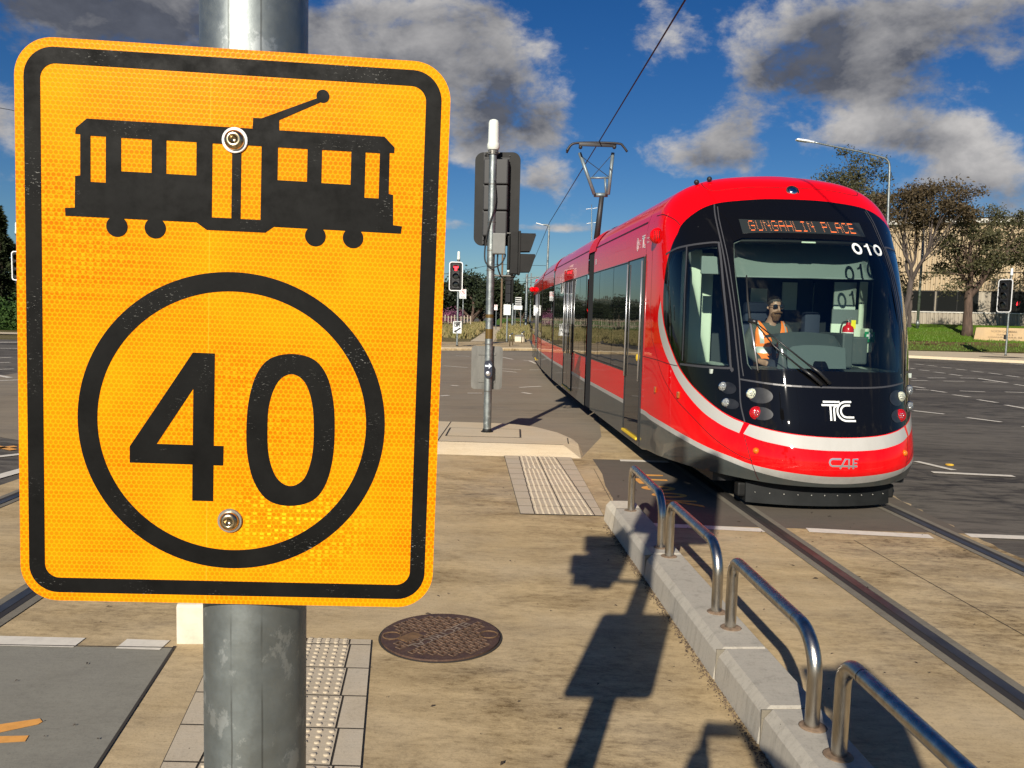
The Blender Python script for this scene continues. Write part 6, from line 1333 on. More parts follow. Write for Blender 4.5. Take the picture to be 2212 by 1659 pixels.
# the kerb line along the far side of the cross road, then the path behind it
kb = [(14.0, 50.5), (21.7, 45.1), (26.05, 41.96), (34, 41.2), (140, 41.2)]; bk = [(14, 53.6), (21, 53.4), (27, 53.3), (34, 53.3), (140, 53.3)]
mb.add([p + (-.02,) for p in kb] + [(p[0], p[1] + .12, .13) for p in kb] + [p + (.13,) for p in bk], [(r_ * 5 + i, r_ * 5 + i + 1, (r_ + 1) * 5 + i + 1, (r_ + 1) * 5 + i) for r_ in range(2) for i in range(4)])
struct(mb.build('footpath', M['pale_concrete'], recalc=False))
def lawn(name, x0, x1, y0, y1, m, nx=40, ny=12):
    mb = MB(); vs = [(x0 + (x1 - x0) * i / nx, y0 + (y1 - y0) * j / ny, ROWZ(y0 + (y1 - y0) * j / ny) + .025 + random.uniform(-.03, .03)) for j in range(ny + 1) for i in range(nx + 1)]
    mb.add(vs, [(j * (nx + 1) + i, j * (nx + 1) + i + 1, (j + 1) * (nx + 1) + i + 1, (j + 1) * (nx + 1) + i) for j in range(ny) for i in range(nx)]); return struct(mb.build(name, m, smooth=True, recalc=False))
M['verge'] = lawnmat('verge', (.085, .105, .022), (.12, .14, .035), (.15, .085, .045))
M['dirt'] = lawnmat('bare_dirt', (.13, .085, .042), (.19, .12, .06), (.09, .085, .03)); lawn('verge', 12, 140, 53.25, 56.4, M['verge'], 80, 8); lawn('dirt_strip', 12, 140, 56.38, 58.0, M['dirt'], 80, 5); lawn('lawn', 12, 140, 57.98, 90, M['lawn_bright'], 60, 20)
# grass blades on the near lawn edge so that it is not a bare sheet
mb = MB()
for _ in range(9000):
    x, Y = random.uniform(24, 48), random.uniform(53.4, 66); z = ROWZ(Y) + .02; h_ = random.uniform(.05, .16); a = random.uniform(0, 2 * PI); w_ = .03
    mb.add([(x - w_ * math.cos(a), Y - w_ * math.sin(a), z), (x + w_ * math.cos(a), Y + w_ * math.sin(a), z), (x + random.uniform(-.06, .06), Y + random.uniform(-.06, .06), z + h_)], [(0, 1, 2)])
stuff(mb.build('grass', leafmat('grass_blade', (.05, .12, .012), (.13, .17, .03)), recalc=False))
mb = MB(); c_ = G(2165, 771.5, .135); mb.plate([rrect(-1.0, -.55, 1.0, .55, .03, 3)], 0, .01); ac = mb.build('access_cover', M['dark_plastic']); ac.location = c_; tag(ac, 'dark rectangular pit lid in the right footpath by the signal post', 'cover')

def corrugated(name, a, b, c2):
    m, n, bb = base_mat(name); t = n.new('ShaderNodeTexCoord'); v = t.outputs['Object']; sp = n.new('ShaderNodeSeparateXYZ'); n.link(v, sp.inputs[0])
    stain = n.ramp(n.noise(n.mapping(v, sc=(2.5, 1, .10)), 1.2, 6, .65), .35, .7)
    c = n.mix(stain, (*a, 1), (*b, 1)); c = n.mix(n.math('MULTIPLY', n.ramp(n.noise(v, .5, 4, .6), .5, .7), .4), c, (*c2, 1)); n.link(c, bb.inputs['Base Color']); bb.inputs['Roughness'].default_value = .8; return m
M['cladding'] = corrugated('ribbed_concrete', (.47, .365, .23), (.36, .275, .17), (.27, .21, .13)); M['lower_wall'] = corrugated('lower_wall', (.40, .35, .27), (.20, .17, .13), (.14, .12, .09))
M['roof_white'] = mat('roof_edge_white', (.55, .52, .46), .6, var=.15); M['win_dark'] = mat('dark_window', (.006, .007, .007), .25, spec=.15)
bd = thing('building', 'long beige ribbed building with a dark window band behind the trees', 'building', (24.5 * 1.13, 74.6 * 1.13, 1.57), R(-24)); bd.scale = (1.13, 1.13, 1.13); BL = 62.0
def ribbed(z0, z1, m, name, pitch=.36, d=.11):
    mb = MB(); n_ = int(BL / pitch); vs = []
    for i in range(n_):
        x = i * pitch
        for xx, yy in ((x, 0), (x + pitch * .50, 0), (x + pitch * .60, d), (x + pitch * .90, d)): vs += [(xx, yy, z0), (xx, yy, z1)]
    mb.add(vs, [(2 * i, 2 * i + 2, 2 * i + 3, 2 * i + 1) for i in range(len(vs) // 2 - 1)]); return mb.build(name, m, bd, recalc=False)
ribbed(4.66, 8.55, M['cladding'], 'wall'); ribbed(3.10, 4.60, M['cladding'], 'wall'); ribbed(-.3, 1.28, M['lower_wall'], 'wall', .30, .05)
mb = MB(); mb.box((0, .14, -.4), (BL, 18, 8.5)); mb.build('core', M['lower_wall'], bd)
mb = MB(); mb.box((-.4, -.35, 8.62), (BL, 18.3, 8.95)); mb.box((0, .02, 8.5), (BL, .3, 8.62)); mb.build('roof_edge', M['roof_white'], bd)
mb = MB(); mb.box((.4, .6, 8.95), (BL, 17.8, 9.2)); mb.build('roof', M['dark_plastic'], bd)
mb = MB(); mb.box((0, -.02, 4.595), (BL, .13, 4.665)); mb.build('joint_band', M['joint'], bd)
mb = MB(); mb.box((0, -.06, 1.26), (BL, .13, 1.34)); mb.build('window_sill', M['roof_white'], bd)
i = 0; x = .3
while x < BL - 4:
    wd = [3.1, 3.1, 4.4][i % 3]; f = MB(); e = .08
    f.plate([[(x, 1.34), (x + wd, 1.34), (x + wd, 3.08), (x, 3.08)], [(x + e, 1.34 + e), (x + wd / 2 - .03, 1.34 + e), (x + wd / 2 - .03, 3.08 - e), (x + e, 3.08 - e)], [(x + wd / 2 + .03, 1.34 + e), (x + wd - e, 1.34 + e), (x + wd - e, 3.08 - e), (x + wd / 2 + .03, 3.08 - e)]], .06, .12, lambda a, b, t: (a, t, b)); fo = f.build('window', M['dark_plastic'], bd)
    MB().box((x + e, .125, 1.40), (x + wd - e, .135, 3.02)).build('pane', M['win_dark'], fo); x += wd + (.9 if i % 2 else .12); i += 1
p_ = AT(1982, 701, 65.5); tpole = MB(); tpole.tube([(0, 0, -.3), (0, 0, AT(1997, 476, 65.5).z - p_.z)], [.11, .07], 12); tpole.tube([(0, 0, -.1), (0, 0, .3)], [.16, .13], 12); o = tpole.build('flag_pole', M['galv'], smooth=True); o.location = p_; tag(o, 'slender pale pole standing in front of the ribbed building', 'pole')
# monument
mo = thing('monument_sign', 'low tan stone block sign with dark lettering on the lawn', 'sign', tuple(AT(2124, 735.7, 59.5)), R(-6))
M['sandstone'] = concrete('sandstone', (.50, .35, .19), (.34, .22, .11), stain=.6, spots=False); M['sandstone_dark'] = mat('sandstone_side', (.22, .16, .10), .9, var=.3)
mb = MB(); mb.add([(-.55, .3, -.1), (0, 0, -.1), (5.5, .1, -.1), (5.5, 1.2, -.1), (-.3, 1.2, -.1), (-.30, .55, .93), (.14, .22, .95), (5.5, .32, .93), (5.5, 1.0, .93), (-.1, 1.0, .93)], [(0, 1, 6, 5), (1, 2, 7, 6), (2, 3, 8, 7), (3, 4, 9, 8), (4, 0, 5, 9), (5, 6, 7, 8, 9)]); mb.build('block', M['sandstone'], mo)
mt = Matrix.Translation((0, 0, 0)) @ Matrix.Rotation(PI / 2 - R(12), 4, 'X'); mb = MB()
def mtx(x, z): return Matrix.Translation((x, .02 + .22 * z / .95 - .012, z)) @ Matrix.Rotation(PI / 2 - R(13), 4, 'X')
add_text(mb, 'NORTH CANBERRA', .20, mtx(1.45, .68), .002)
for x0, x1, z in ((.95, 2.0, .47), (.35, 2.75, .28)):
    x = x0
    while x < x1:
        w_ = random.choice((.05, .07, .09)); f_ = lambda a, b, t: (a, .02 + .22 * b / .95 - .008 - t, b); mb.plate([[(x, z - .05), (x + w_, z - .05), (x + w_, z - .02), (x + .03, z - .02), (x + .03, z + .05), (x, z + .05)]], 0, .006, f_); x += w_ + .04
        if random.random() < .12: x += .08
mb.build('lettering', M['sandstone_dark'], mo)

# ------------------------------------------------------------------ trees
def rotv(v, ax, an): return Matrix.Rotation(an, 3, ax) @ v
def make_tree(label, loc, h, spread, seed, leaf_m, bark='bark', n_leaf=9000, leaf=.16, trunk_frac=.30, r0=.24, lean=(0, 0), gaps=.0, clump=.75, name='tree', group=None, levels=3, droop=0.0):
    rs = random.Random(seed); t = thing(name, label, 'tree', loc, 0, group); tr = MB(); tips = []
    def grow(p, d, L, r, lv):
        k = 5; pts = [p]; dd = d.copy(); q = p.copy()
        for i in range(k):
            dd = (dd + Vector((rs.uniform(-.16, .16), rs.uniform(-.16, .16), rs.uniform(-.04, .10)))).normalized(); q = q + dd * (L / k); pts.append(q.copy())
        re = r * (.60 if lv else .35); tr.tube(pts, [r + (re - r) * i / k for i in range(k + 1)], 8 if r > .06 else 5, caps=False)
        if lv <= 1: tips.extend(pts[2:] if lv == 0 else pts[3:])
        if lv > 0:
            nb = rs.choice((3, 4)) if lv > 1 else rs.choice((3, 4, 5))
            for b in range(nb):
                ax = Vector((rs.uniform(-1, 1), rs.uniform(-1, 1), rs.uniform(-.2, .2))).normalized(); nd = rotv(dd, ax, rs.uniform(.35, 1.0) * (1 if b else .4)); nd.z = nd.z * .75 + .12 - droop; nd = Vector((nd.x * spread, nd.y * spread, nd.z)).normalized()
                st = pts[-1] if b < 2 else pts[rs.choice((3, 4))]
                grow(st, nd, L * rs.uniform(.62, .85), re * rs.uniform(.6, .85), lv - 1)
    H0 = h * trunk_frac; base = [Vector((lean[0] * i / 6 * H0, lean[1] * i / 6 * H0, H0 * i / 6 - .15)) + Vector((rs.uniform(-.03, .03), rs.uniform(-.03, .03), 0)) for i in range(7)]
    tr.tube(base, [r0 * (1.25 - .12 * i if i < 2 else 1.0 - .03 * i) for i in range(7)], 12)
    for b in range(rs.choice((3, 4))):
        an = b * 2 * PI / 3.5 + rs.uniform(-.4, .4); grow(base[-1] - Vector((0, 0, .1 * b)), Vector((math.cos(an) * .62 * spread, math.sin(an) * .62 * spread, .85)).normalized(), (h - H0) * .40, r0 * .62, levels - 1)
    tr.build('trunk', M[bark], t, smooth=True, recalc=False)
    cr = MB(); vs = []; fs = []
    cl_ = [(tp + Vector((rs.gauss(0, .25), rs.gauss(0, .25), rs.gauss(0, .2))), rs.uniform(.5, 1.15) * clump) for tp in tips if rs.random() > gaps]
    for i in range(n_leaf):
        c, rad = rs.choice(cl_); u = Vector((rs.gauss(0, 1), rs.gauss(0, 1), rs.gauss(0, .75))); u *= rad * .52
        p = c + u; s_ = leaf * rs.uniform(.6, 1.3); a = Vector((rs.gauss(0, 1), rs.gauss(0, 1), rs.gauss(0, .7))).normalized(); b_ = a.cross(Vector((rs.gauss(0, 1), rs.gauss(0, 1), rs.gauss(0, 1)))).normalized()
        o = len(vs); vs += [tuple(p - a * s_), tuple(p + b_ * s_ * .45), tuple(p + a * s_), tuple(p - b_ * s_ * .45)]; fs.append((o, o + 1, o + 2, o + 3))
    cr.add(vs, fs); cr.build('crown', leaf_m, t, recalc=False); return t
M['leaf_olive'] = leafmat('leaf_olive', (.026, .032, .014), (.098, .088, .040)); M['leaf_rust'] = leafmat('leaf_rust', (.040, .031, .016), (.112, .080, .042)); M['leaf_dark'] = leafmat('leaf_dark', (.010, .018, .009), (.032, .042, .016)); M['leaf_pine'] = leafmat('leaf_pine', (.012, .022, .010), (.045, .055, .022))
M['leaf_hedge'] = leafmat('leaf_hedge', (.018, .045, .010), (.060, .11, .022))
def crown_tree(label, loc, fork, cen, rad, n_clump, seed, leaf_m, bark='bark', per=260, leaf=.11, r0=.3, sig=(.52, .52, .36), limbs=5, name='tree', group=None, hollow=.45, lean=(0, 0)):
    """trunk to the fork, limbs out to clumps of foliage spread through an uneven crown"""
    rs = random.Random(seed); t = thing(name, label, 'tree', loc, 0, group); tr = MB(); F = Vector((lean[0], lean[1], fork)); cen = Vector(cen)
    base = [F * (i / 7) + Vector((rs.uniform(-.05, .05), rs.uniform(-.05, .05), -.2 if i == 0 else 0)) for i in range(7)] + [F]
    tr.tube(base, [r0 * (1.35, 1.12, 1.0, .95, .92, .9, .88, .82)[i] for i in range(8)], 14)
    cl_ = []
    while len(cl_) < n_clump:
        u = Vector((rs.uniform(-1, 1), rs.uniform(-1, 1), rs.uniform(-1, 1))); l = u.length
        if l > 1 or l < hollow * rs.random() ** .5: continue
        k = 1 + .22 * math.sin(u.x * 5 + seed) + .18 * math.sin(u.y * 6 + u.z * 4 + seed)
        cl_.append(cen + Vector((u.x * rad[0], u.y * rad[1], u.z * rad[2])) * k)
    seeds = [cen + Vector((math.cos(2 * PI * i / limbs + seed) * rad[0] * .5, math.sin(2 * PI * i / limbs + seed) * rad[1] * .5, rs.uniform(-.45, .35) * rad[2])) for i in range(limbs)]
    for i, sd in enumerate(seeds):
        mine = [c for c in cl_ if min(range(limbs), key=lambda j: (c - seeds[j]).length) == i]
        st = F - Vector((0, 0, rs.uniform(0, .18) * fork)); mid = st.lerp(sd, .5) + Vector((rs.uniform(-.4, .4), rs.uniform(-.4, .4), -.10 * (sd - st).length + .25))
        P = smooth_open([tuple(st), tuple(st.lerp(mid, .5) + Vector((rs.uniform(-.2, .2), rs.uniform(-.2, .2), 0))), tuple(mid), tuple(sd)], 4); n_ = len(P); tr.tube(P, [r0 * (.62 - .42 * j / n_) for j in range(n_)], 9, caps=False)
        for c in mine:
            k = rs.randint(n_ // 2, n_ - 1); p0 = Vector(P[k]); m_ = p0.lerp(c, .5) + Vector((rs.uniform(-.3, .3), rs.uniform(-.3, .3), rs.uniform(-.25, .15)))
            Q = smooth_open([tuple(p0), tuple(m_), tuple(c)], 3); tr.tube(Q, [r0 * (.17 - .13 * j / len(Q)) for j in range(len(Q))], 5, caps=False)
    tr.build('trunk', M[bark], t, smooth=True, recalc=False)
    cr = MB(); vs = []; fs = []
    for c in cl_:
        k = rs.uniform(.55, 1.25)
        for _ in range(int(per * k)):
            p = c + Vector((rs.gauss(0, sig[0]), rs.gauss(0, sig[1]), rs.gauss(0, sig[2]))) * k; s_ = leaf * rs.uniform(.6, 1.35); a = Vector((rs.gauss(0, 1), rs.gauss(0, 1), rs.gauss(0, .8))).normalized(); b_ = a.cross(Vector((rs.gauss(0, 1), rs.gauss(0, 1), rs.gauss(0, 1)))).normalized()
            o = len(vs); vs += [tuple(p - a * s_), tuple(p + b_ * s_ * .45), tuple(p + a * s_), tuple(p - b_ * s_ * .45)]; fs.append((o, o + 1, o + 2, o + 3))
    cr.add(vs, fs); cr.build('crown', leaf_m, t, recalc=False); return t
def ctree(label, u, vb, Y, ucen, vtop, vbot, wpx, vfork, n, seed, leaf_m, **k):
    b = AT(u, vb, Y); z = lambda v, uu=ucen: AT(uu, v, Y).z - b.z; w_ = wpx / 2 / FPX * Y; top, bot = z(vtop), z(vbot); f = AT(u, vfork, Y)
    return crown_tree(label, b, f.z - b.z, (AT(ucen, vtop, Y).x - b.x, 0, (top + bot) / 2), (w_ * .92, w_ * .85, (top - bot) / 2 * .92), n, seed, leaf_m, **k)
ctree('broad olive tree with a forked reddish trunk in front of the ribbed building', 2088, 722, 62, 2130, 440, 632, 215, 628, 64, 11, M['leaf_olive'], r0=.33, limbs=6, per=250, sig=(.46, .46, .27), leaf=.105)
ctree('rusty brown leaved tree between the lamp and the ribbed building, its base behind the tram', 1946, 722, 60, 1990, 376, 520, 190, 600, 56, 5, M['leaf_rust'], r0=.22, bark='bark_grey', per=230, lean=(.5, 0), sig=(.46, .46, .27), leaf=.105)
ctree('smaller olive tree under the rusty tree, behind the right edge of the tram', 1962, 722, 66, 1950, 560, 650, 80, 640, 10, 17, M['leaf_olive'], r0=.16, bark='bark_grey', per=130, sig=(.42, .42, .25), leaf=.10)
ctree('olive tree rising behind the roof of the tram nose', 1868, 722, 64, 1852, 338, 590, 190, 600, 84, 8, M['leaf_olive'], r0=.26, bark='bark_grey', per=270, hollow=.2)
ctree('olive tree at the right border standing beside the broad forked tree', 2290, 722, 66, 2275, 430, 650, 190, 640, 50, 23, M['leaf_olive'], r0=.3, per=230, sig=(.46, .46, .27), leaf=.105)
# street lamp
def street_lamp(label, pts, head, Y, base_z=.13, r=.09, group=None, name='street_lamp', two=False):
    P = [AT(u, v, Y) for u, v in pts]; b = Vector((P[0].x, P[0].y, base_z)); t = thing(name, label, 'street lamp', b, 0, group)
    mb = MB(); mb.tube([(0, 0, 0)] + [p - b for p in smooth_open([tuple(p) for p in P], 4) and [Vector(q) for q in smooth_open([tuple(p) for p in P], 4)]], [r * 1.2] + [r * (1 - .45 * i / (4 * len(P))) for i in range(len(smooth_open([tuple(p) for p in P], 4)))], 12); mb.build('post', M['galv'], t, smooth=True)
    for h_ in head:
        a, c = AT(*h_[0], Y) - b, AT(*h_[1], Y) - b; d = (c - a); mbh = MB(); k = d.length; mt = Matrix.Translation(a) @ d.to_track_quat('X', 'Z').to_matrix().to_4x4(); w_ = k * .16
        mbh.bbox((0, -w_, -k * .05), (k * .72, w_, k * .05), k * .03, mt); mbh.bbox((k * .70, -w_ * .6, -k * .05), (k, w_ * .6, k * .04), k * .03, mt); ho = mbh.build('lamp_head', M['white_enamel'], t)
        MB().box((k * .08, -w_ * .7, -k * .07), (k * .6, w_ * .7, -k * .051), mt).build('lamp_lens', M['lamp_clear'], ho)
    return t
street_lamp('tall galvanised street lamp curving left over the tram nose', [(1917, 560), (1918, 470), (1921, 385), (1921.5, 360), (1917, 346), (1900, 338), (1850, 326), (1800, 316), (1757, 307)], [((1720, 301.5), (1758, 307))], 56)
street_lamp('slim lamp post beyond the tram with one short arm, under the contact wire', [(1180, 640), (1184, 540), (1186, 492), (1184, 487), (1172, 485)], [((1158, 482), (1174, 486))], 46, 0.0, .06)
g2 = 'pairs of far lamps above the tram roof'
for i, (u, v, Y) in enumerate(((1278, 450, 120), (1279, 481, 170))):
    street_lamp(['higher pair of far lamp heads beside the pantograph mast', 'lower pair of far lamp heads beside the pantograph mast'][i], [(u - 1, 640), (u, v + 6), (u, v)], [((u - 12, v + 2), (u - 2, v + .5)), ((u + 12, v - 1), (u + 2, v + .5))], Y, 0.0, .06, g2)
def plain_pole(label, ub, vb, ut, vt, Y, r, m='galv', name='catenary_pole', arm=None, group=None):
    b = AT(ub, vb, Y); b.z = 0.0 if Y > 56 else .12; t = AT(ut, vt, Y); mb = MB(); mb.tube([(0, 0, 0), (0, 0, t.z - b.z)], [r, r * .8], 12)
    mb.lathe([(r * 1.8, 0), (r * 1.8, .04), (r * 1.1, .06)], 14)
    if arm: 
        for (u0, v0, u1, v1) in arm: mb.tube([AT(u0, v0, Y) - b, AT(u1, v1, Y) - b], r * .35, 6)
    o = mb.build(name, M[m], smooth=True, auto=40); o.location = b; return tag(o, label, 'pole', group)
plain_pole('brown timber pole beside the grass bed, behind the tall island post', 1082, 709, 1086, 545, 80, .11, 'timber', 'timber_pole')
plain_pole('pale grey overhead line pole standing clear to the left of the tram tail', 1136, 691, 1138.5, 592, 95, .17, 'galv', arm=[(1138, 600, 1165, 598), (1138, 606, 1165, 598)])
plain_pole('short pale pole next to the blank plate of the far signal', 1107, 691, 1107.5, 655, 95, .15)
plain_pole('thin far mast just left of the tram tail, carrying two level crossarms', 1145, 690, 1147, 590, 140, .12, arm=[(1130, 601, 1160, 599), (1133, 612, 1158, 610)])
ow = MB()
for a, b in (((-30, 228), (26, 238)),): ow.tube([AT(*a, 30), AT(*b, 32), (-10, 60, 7)], .012, 5)
tag(ow.build('overhead_wire', M['black']), 'short bit of dark wire left of the top of the yellow sign', 'overhead wire')
ow = MB(); ow.tube([AT(940, 596, 60), AT(1068, 571, 60), AT(1180, 574, 60)], .014, 5); ow.tube([AT(940, 588, 75), AT(1030, 601, 75), AT(1180, 612, 75)], .014, 5); tag(ow.build('span_wires', M['black']), 'faint span wires crossing low in the sky behind the island post', 'overhead wire')

# ================================================================== FAR MEDIAN, grass beds, crossing furniture
mb = MB(); med = [(-7.6, 39.9), (-3.45, 40.25), (1.0, 42.6), (1.15, 60), (1.0, 110), (-7.4, 160), (-7.5, 60)]
mb.plate([med], -.05, .10); struct(mb.build('median', M['concrete']))
mb = MB(); P = med[:3]; q = [(-7.6, 40.25), (-3.5, 40.6), (.9, 42.95)]; mb.add([p + (-.02,) for p in P] + [(p[0], p[1] + .1, .128) for p in P] + [p + (.128,) for p in q], [(r_ * 3 + i, r_ * 3 + i + 1, (r_ + 1) * 3 + i + 1, (r_ + 1) * 3 + i) for r_ in range(2) for i in range(2)]); struct(mb.build('median_kerb', M['pale_concrete'], recalc=False))
pth = [G(1016, 737, .11), G(1066, 738, .11), G(1084, 707, .11), G(1064, 706.5, .11)]; sheet('median_path', [(p.x, p.y) for p in pth], .112, M['pale_concrete'])
def grass_bed(poly, n, seed, label):
    rs = random.Random(seed); xs = [p[0] for p in poly]; ys_ = [p[1] for p in poly]; mb = MB(); k = 0
    centres = []
    while len(centres) < n // 26:
        x, y = rs.uniform(min(xs), max(xs)), rs.uniform(min(ys_), max(ys_))
        if pip(x, y, poly): centres.append((x, y, rs.choice((.55, .8, 1.0, 1.2))))
    for (x, y, s_) in centres:
        for _ in range(26):
            a = rs.uniform(0, 2 * PI); l = s_ * rs.uniform(.30, .72); t = rs.uniform(.10, .95); w_ = .020; bx, by = x + rs.gauss(0, .12), y + rs.gauss(0, .12)
            mx, my = bx + math.cos(a) * l * t * .4, by + math.sin(a) * l * t * .4; ex_, ey_ = bx + math.cos(a) * l * t, by + math.sin(a) * l * t
            mb.add([(bx - w_, by, .1), (bx + w_, by, .1), (mx + w_ * .8, my, .1 + l * .7), (mx - w_ * .8, my, .1 + l * .7), (ex_, ey_, .1 + l * (1 - t * .35))], [(0, 1, 2, 3), (3, 2, 4)])
    return stuff(mb.build('ornamental_grass', leafmat('bed_grass_%d' % seed, (.075, .095, .018), (.30, .22, .095)), recalc=False))
def PP(L): return [(G(u, v, .1).x, G(u, v, .1).y) for u, v in L]
grass_bed(PP([(958, 731), (1012, 733), (1058, 706), (1040, 702), (958, 712)]), 13000, 1, ''); grass_bed(PP([(1078, 733), (1135, 733), (1142, 700), (1092, 700)]), 11000, 2, '')
grass_bed(PP([(700, 735), (950, 733), (950, 708), (700, 712)]), 9000, 3, '')
sheet('planting_bed', PP([(950, 738), (1016, 738), (1062, 704), (1030, 698), (950, 706)]), .108, M['earth']); sheet('planting_bed', PP([(1072, 738), (1136, 738), (1146, 698), (1088, 698)]), .108, M['earth'])
# far crossing: kerb block with a white nose and a hoop, mirrored from this side
p6 = G(1120, 744, .0)
t = thing('kerb_block', 'far kerb block with a white nose beside the tram tail across the junction', 'kerb block', (G(1112, 742).x, G(1112, 742).y, .1)); mb = MB(); mb.bbox((0, .5, 0), (.62, 7, .30), .03); mb.build('block', M['kerb'], t); mb = MB(); mb.bbox((-.02, 0, 0), (.64, .5, .34), .04); mb.build('white_nose', M['white_kerb'], t)
for i, (u, v) in enumerate(((1101, 748), (1127, 741))):
    p = G(u, v, .1); t = thing('hoop_rail', ['far hoop rail left of the far white kerb nose', 'far hoop rail right of the far white kerb nose'][i], 'hoop rail', p, 0, 'hoop rails across the junction')
    MB().tube([(0, 0, 0)] + smooth_open([(0, 0, .55), (.04, .05, .64), (.12, .4, .68), (.14, 1.0, .66), (.15, 1.2, .5)], 4) + [(.15, 1.2, 0)], .035, 8).build('tube', M['stainless'], t, smooth=True)
# information boards down the line
ib = thing('notice_board', 'white board with a rack of slats above it beyond the grass bed', 'notice board', (AT(1118, 690, 92).x, 92, .1)); x0, x1 = AT(1109.4, 665, 92).x - ib.location.x, AT(1128, 665, 92).x - ib.location.x
mb = MB(); mb.box((x0, -.03, AT(1118, 668.7, 92).z - .1), (x1, .03, AT(1118, 660, 92).z - .1)); mb.build('board', M['white_enamel'], ib)
mb = MB()
for v in (643, 647.5, 652, 656.5): mb.box((x0 + .2, -.03, AT(1118, v + .7, 92).z - .1), (x1 - .1, .03, AT(1118, v - .7, 92).z - .1))
mb.build('slat', M['white_enamel'], ib)
mb = MB()
for x in (x0 + .2, x1 - .15): mb.tube([(x, .05, 0), (x, .05, AT(1118, 642, 92).z - .1)], .05, 8)
mb.build('post', M['galv'], ib)
p7 = G(1071.5, 690, 0); p7 = AT(1071.5, 690, 90); p7.z = .1
rs2 = thing('traffic_sign', 'small white plate with a pink-red ring between the island post and timber pole', 'sign', p7); MB().tube([(0, 0, 0), (0, 0, AT(1072, 658, 90).z - .1)], .05, 8).build('post', M['galv'], rs2)
o, x0, x1, z0, z1, f = plate_sign(rs2, p7, 1067.5, 658.3, 1074.7, 669.8, -.06, edge='sign_red'); cx, W_ = (x0 + x1) / 2, x1 - x0; MB().plate([circ(cx, z1 - W_ * .5, W_ * .38, 24), circ(cx, z1 - W_ * .5, W_ * .24, 24)], 0, .004, f).build('red_ring', M['sign_red'], o)

# ------------------------------------------------------------------ far left: lawn, fence, hedge, trees
sheet('lawn', [(-140, 55), (-13.5, 55), (-13.3, 330), (-140, 330)], -.02, M['lawn']); sheet('lawn', [(-7.4, 160), (1, 110), (6, 330), (-7.4, 330)], -.03, M['lawn'])
sheet('footpath', [(-140, 45.0), (-17.0, 47.4), (-17.2, 50.2), (-140, 48.4)], .0, M['pale_concrete'])
fn = thing('fence', 'low pale picket fence with pink blossom above it on the far left lawn', 'fence', (AT(955, 680, 88).x - 14, 88, 0)); L_ = AT(1016, 680, 88).x - fn.location.x
mb = MB(); x = 0
while x < L_: mb.box((x, -.02, .55), (x + .09, .02, 1.55 + .06 * math.sin(x * 5))); x += .34
mb.build('picket', mat('pale_picket', (.40, .34, .26), .8), fn); mb = MB(); mb.box((0, .02, .75), (L_, .06, .85)); mb.box((0, .02, 1.3), (L_, .06, 1.4)); mb.build('rail', M['timber'], fn)
def leafy(name, label, cat, loc, size, n, m, leaf=.12, seed=1, group=None, lumps=14):
    rs = random.Random(seed); mb = MB(); vs = []; fs = []; C_ = [(rs.uniform(-.5, .5) * size[0], rs.uniform(-.5, .5) * size[1], rs.uniform(.3, .72) * size[2]) for _ in range(lumps)]
    for i in range(n):
        c = rs.choice(C_); r_ = min(size[2] * .36, 1.5); p = Vector((c[0] + rs.gauss(0, .5) * r_, c[1] + rs.gauss(0, .5) * r_, max(.02, c[2] + rs.gauss(0, .5) * r_))); a = Vector((rs.gauss(0, 1), rs.gauss(0, 1), rs.gauss(0, 1))).normalized(); b_ = a.orthogonal().normalized(); s_ = leaf * rs.uniform(.6, 1.3)
        o = len(vs); vs += [tuple(p - a * s_), tuple(p + b_ * s_ * .5), tuple(p + a * s_), tuple(p - b_ * s_ * .5)]; fs.append((o, o + 1, o + 2, o + 3))
    mb.add(vs, fs); o = mb.build(name, m, recalc=False); o.location = loc; return tag(o, label, cat, group)
leafy('hedge', 'low dark clipped hedge in front of the pale picket fence', 'hedge', (fn.location.x + L_ / 2 - .5, 86.5, 0), (L_ + 1, 1.0, .8), 5000, M['leaf_dark'], .10, 3, lumps=40)
M['pink'] = leafmat('pink_blossom', (.10, .035, .06), (.26, .09, .16))
for i, (u, v) in enumerate(((962, 668), (974, 670), (987, 667))): leafy('flowering_shrub', ['pink flowering shrub at the left end of the picket fence', 'pink flowering shrub behind the middle of the picket fence', 'pink flowering shrub behind the right end of the picket fence'][i], 'shrub', (AT(u, v, 91).x, 91, 0), (1.3, 1.2, 2.1), 500, M['pink'], .14, 30 + i, 'pink shrubs', 6)
gt = 'dark trees beyond the junction'
base_t = make_tree('dark bushy tree just right of the red T signal', AT(1020, 676, 112), 9.4, 1.5, 31, M['leaf_dark'], n_leaf=11000, leaf=.28, trunk_frac=.14, r0=.35, clump=1.5, group=gt); base_t.location.z = 0
labs = ['dark tree filling the gap left of the tall island post', 'dark tree right behind the timber pole', 'dark tree half behind the red T signal', 'dark tree hidden mostly by the yellow sign edge', 'dark tree mirrored in the tram windows, behind the sign', 'second dark tree behind the sign', 'third dark tree behind the sign', 'fourth dark tree behind the sign']
for i, (u, Y, s_) in enumerate(((1040, 118, 1.0), (1068, 128, .80), (985, 125, .62), (930, 120, .62), (840, 105, .50), (740, 110, .58), (600, 104, .5), (450, 112, .7))):
    p = AT(u, 676, Y); d = dup(base_t, (p.x, p.y, 0), i * 1.3, labs[i], gt); d.scale = (s_, s_, s_)
tall = make_tree('small round tree on the skyline right of the blank plate', AT(1128, 672, 210), 8.6, 1.1, 44, M['leaf_dark'], n_leaf=5000, leaf=.34, trunk_frac=.12, r0=.3, clump=1.6, group='skyline trees'); tall.location.z = 0
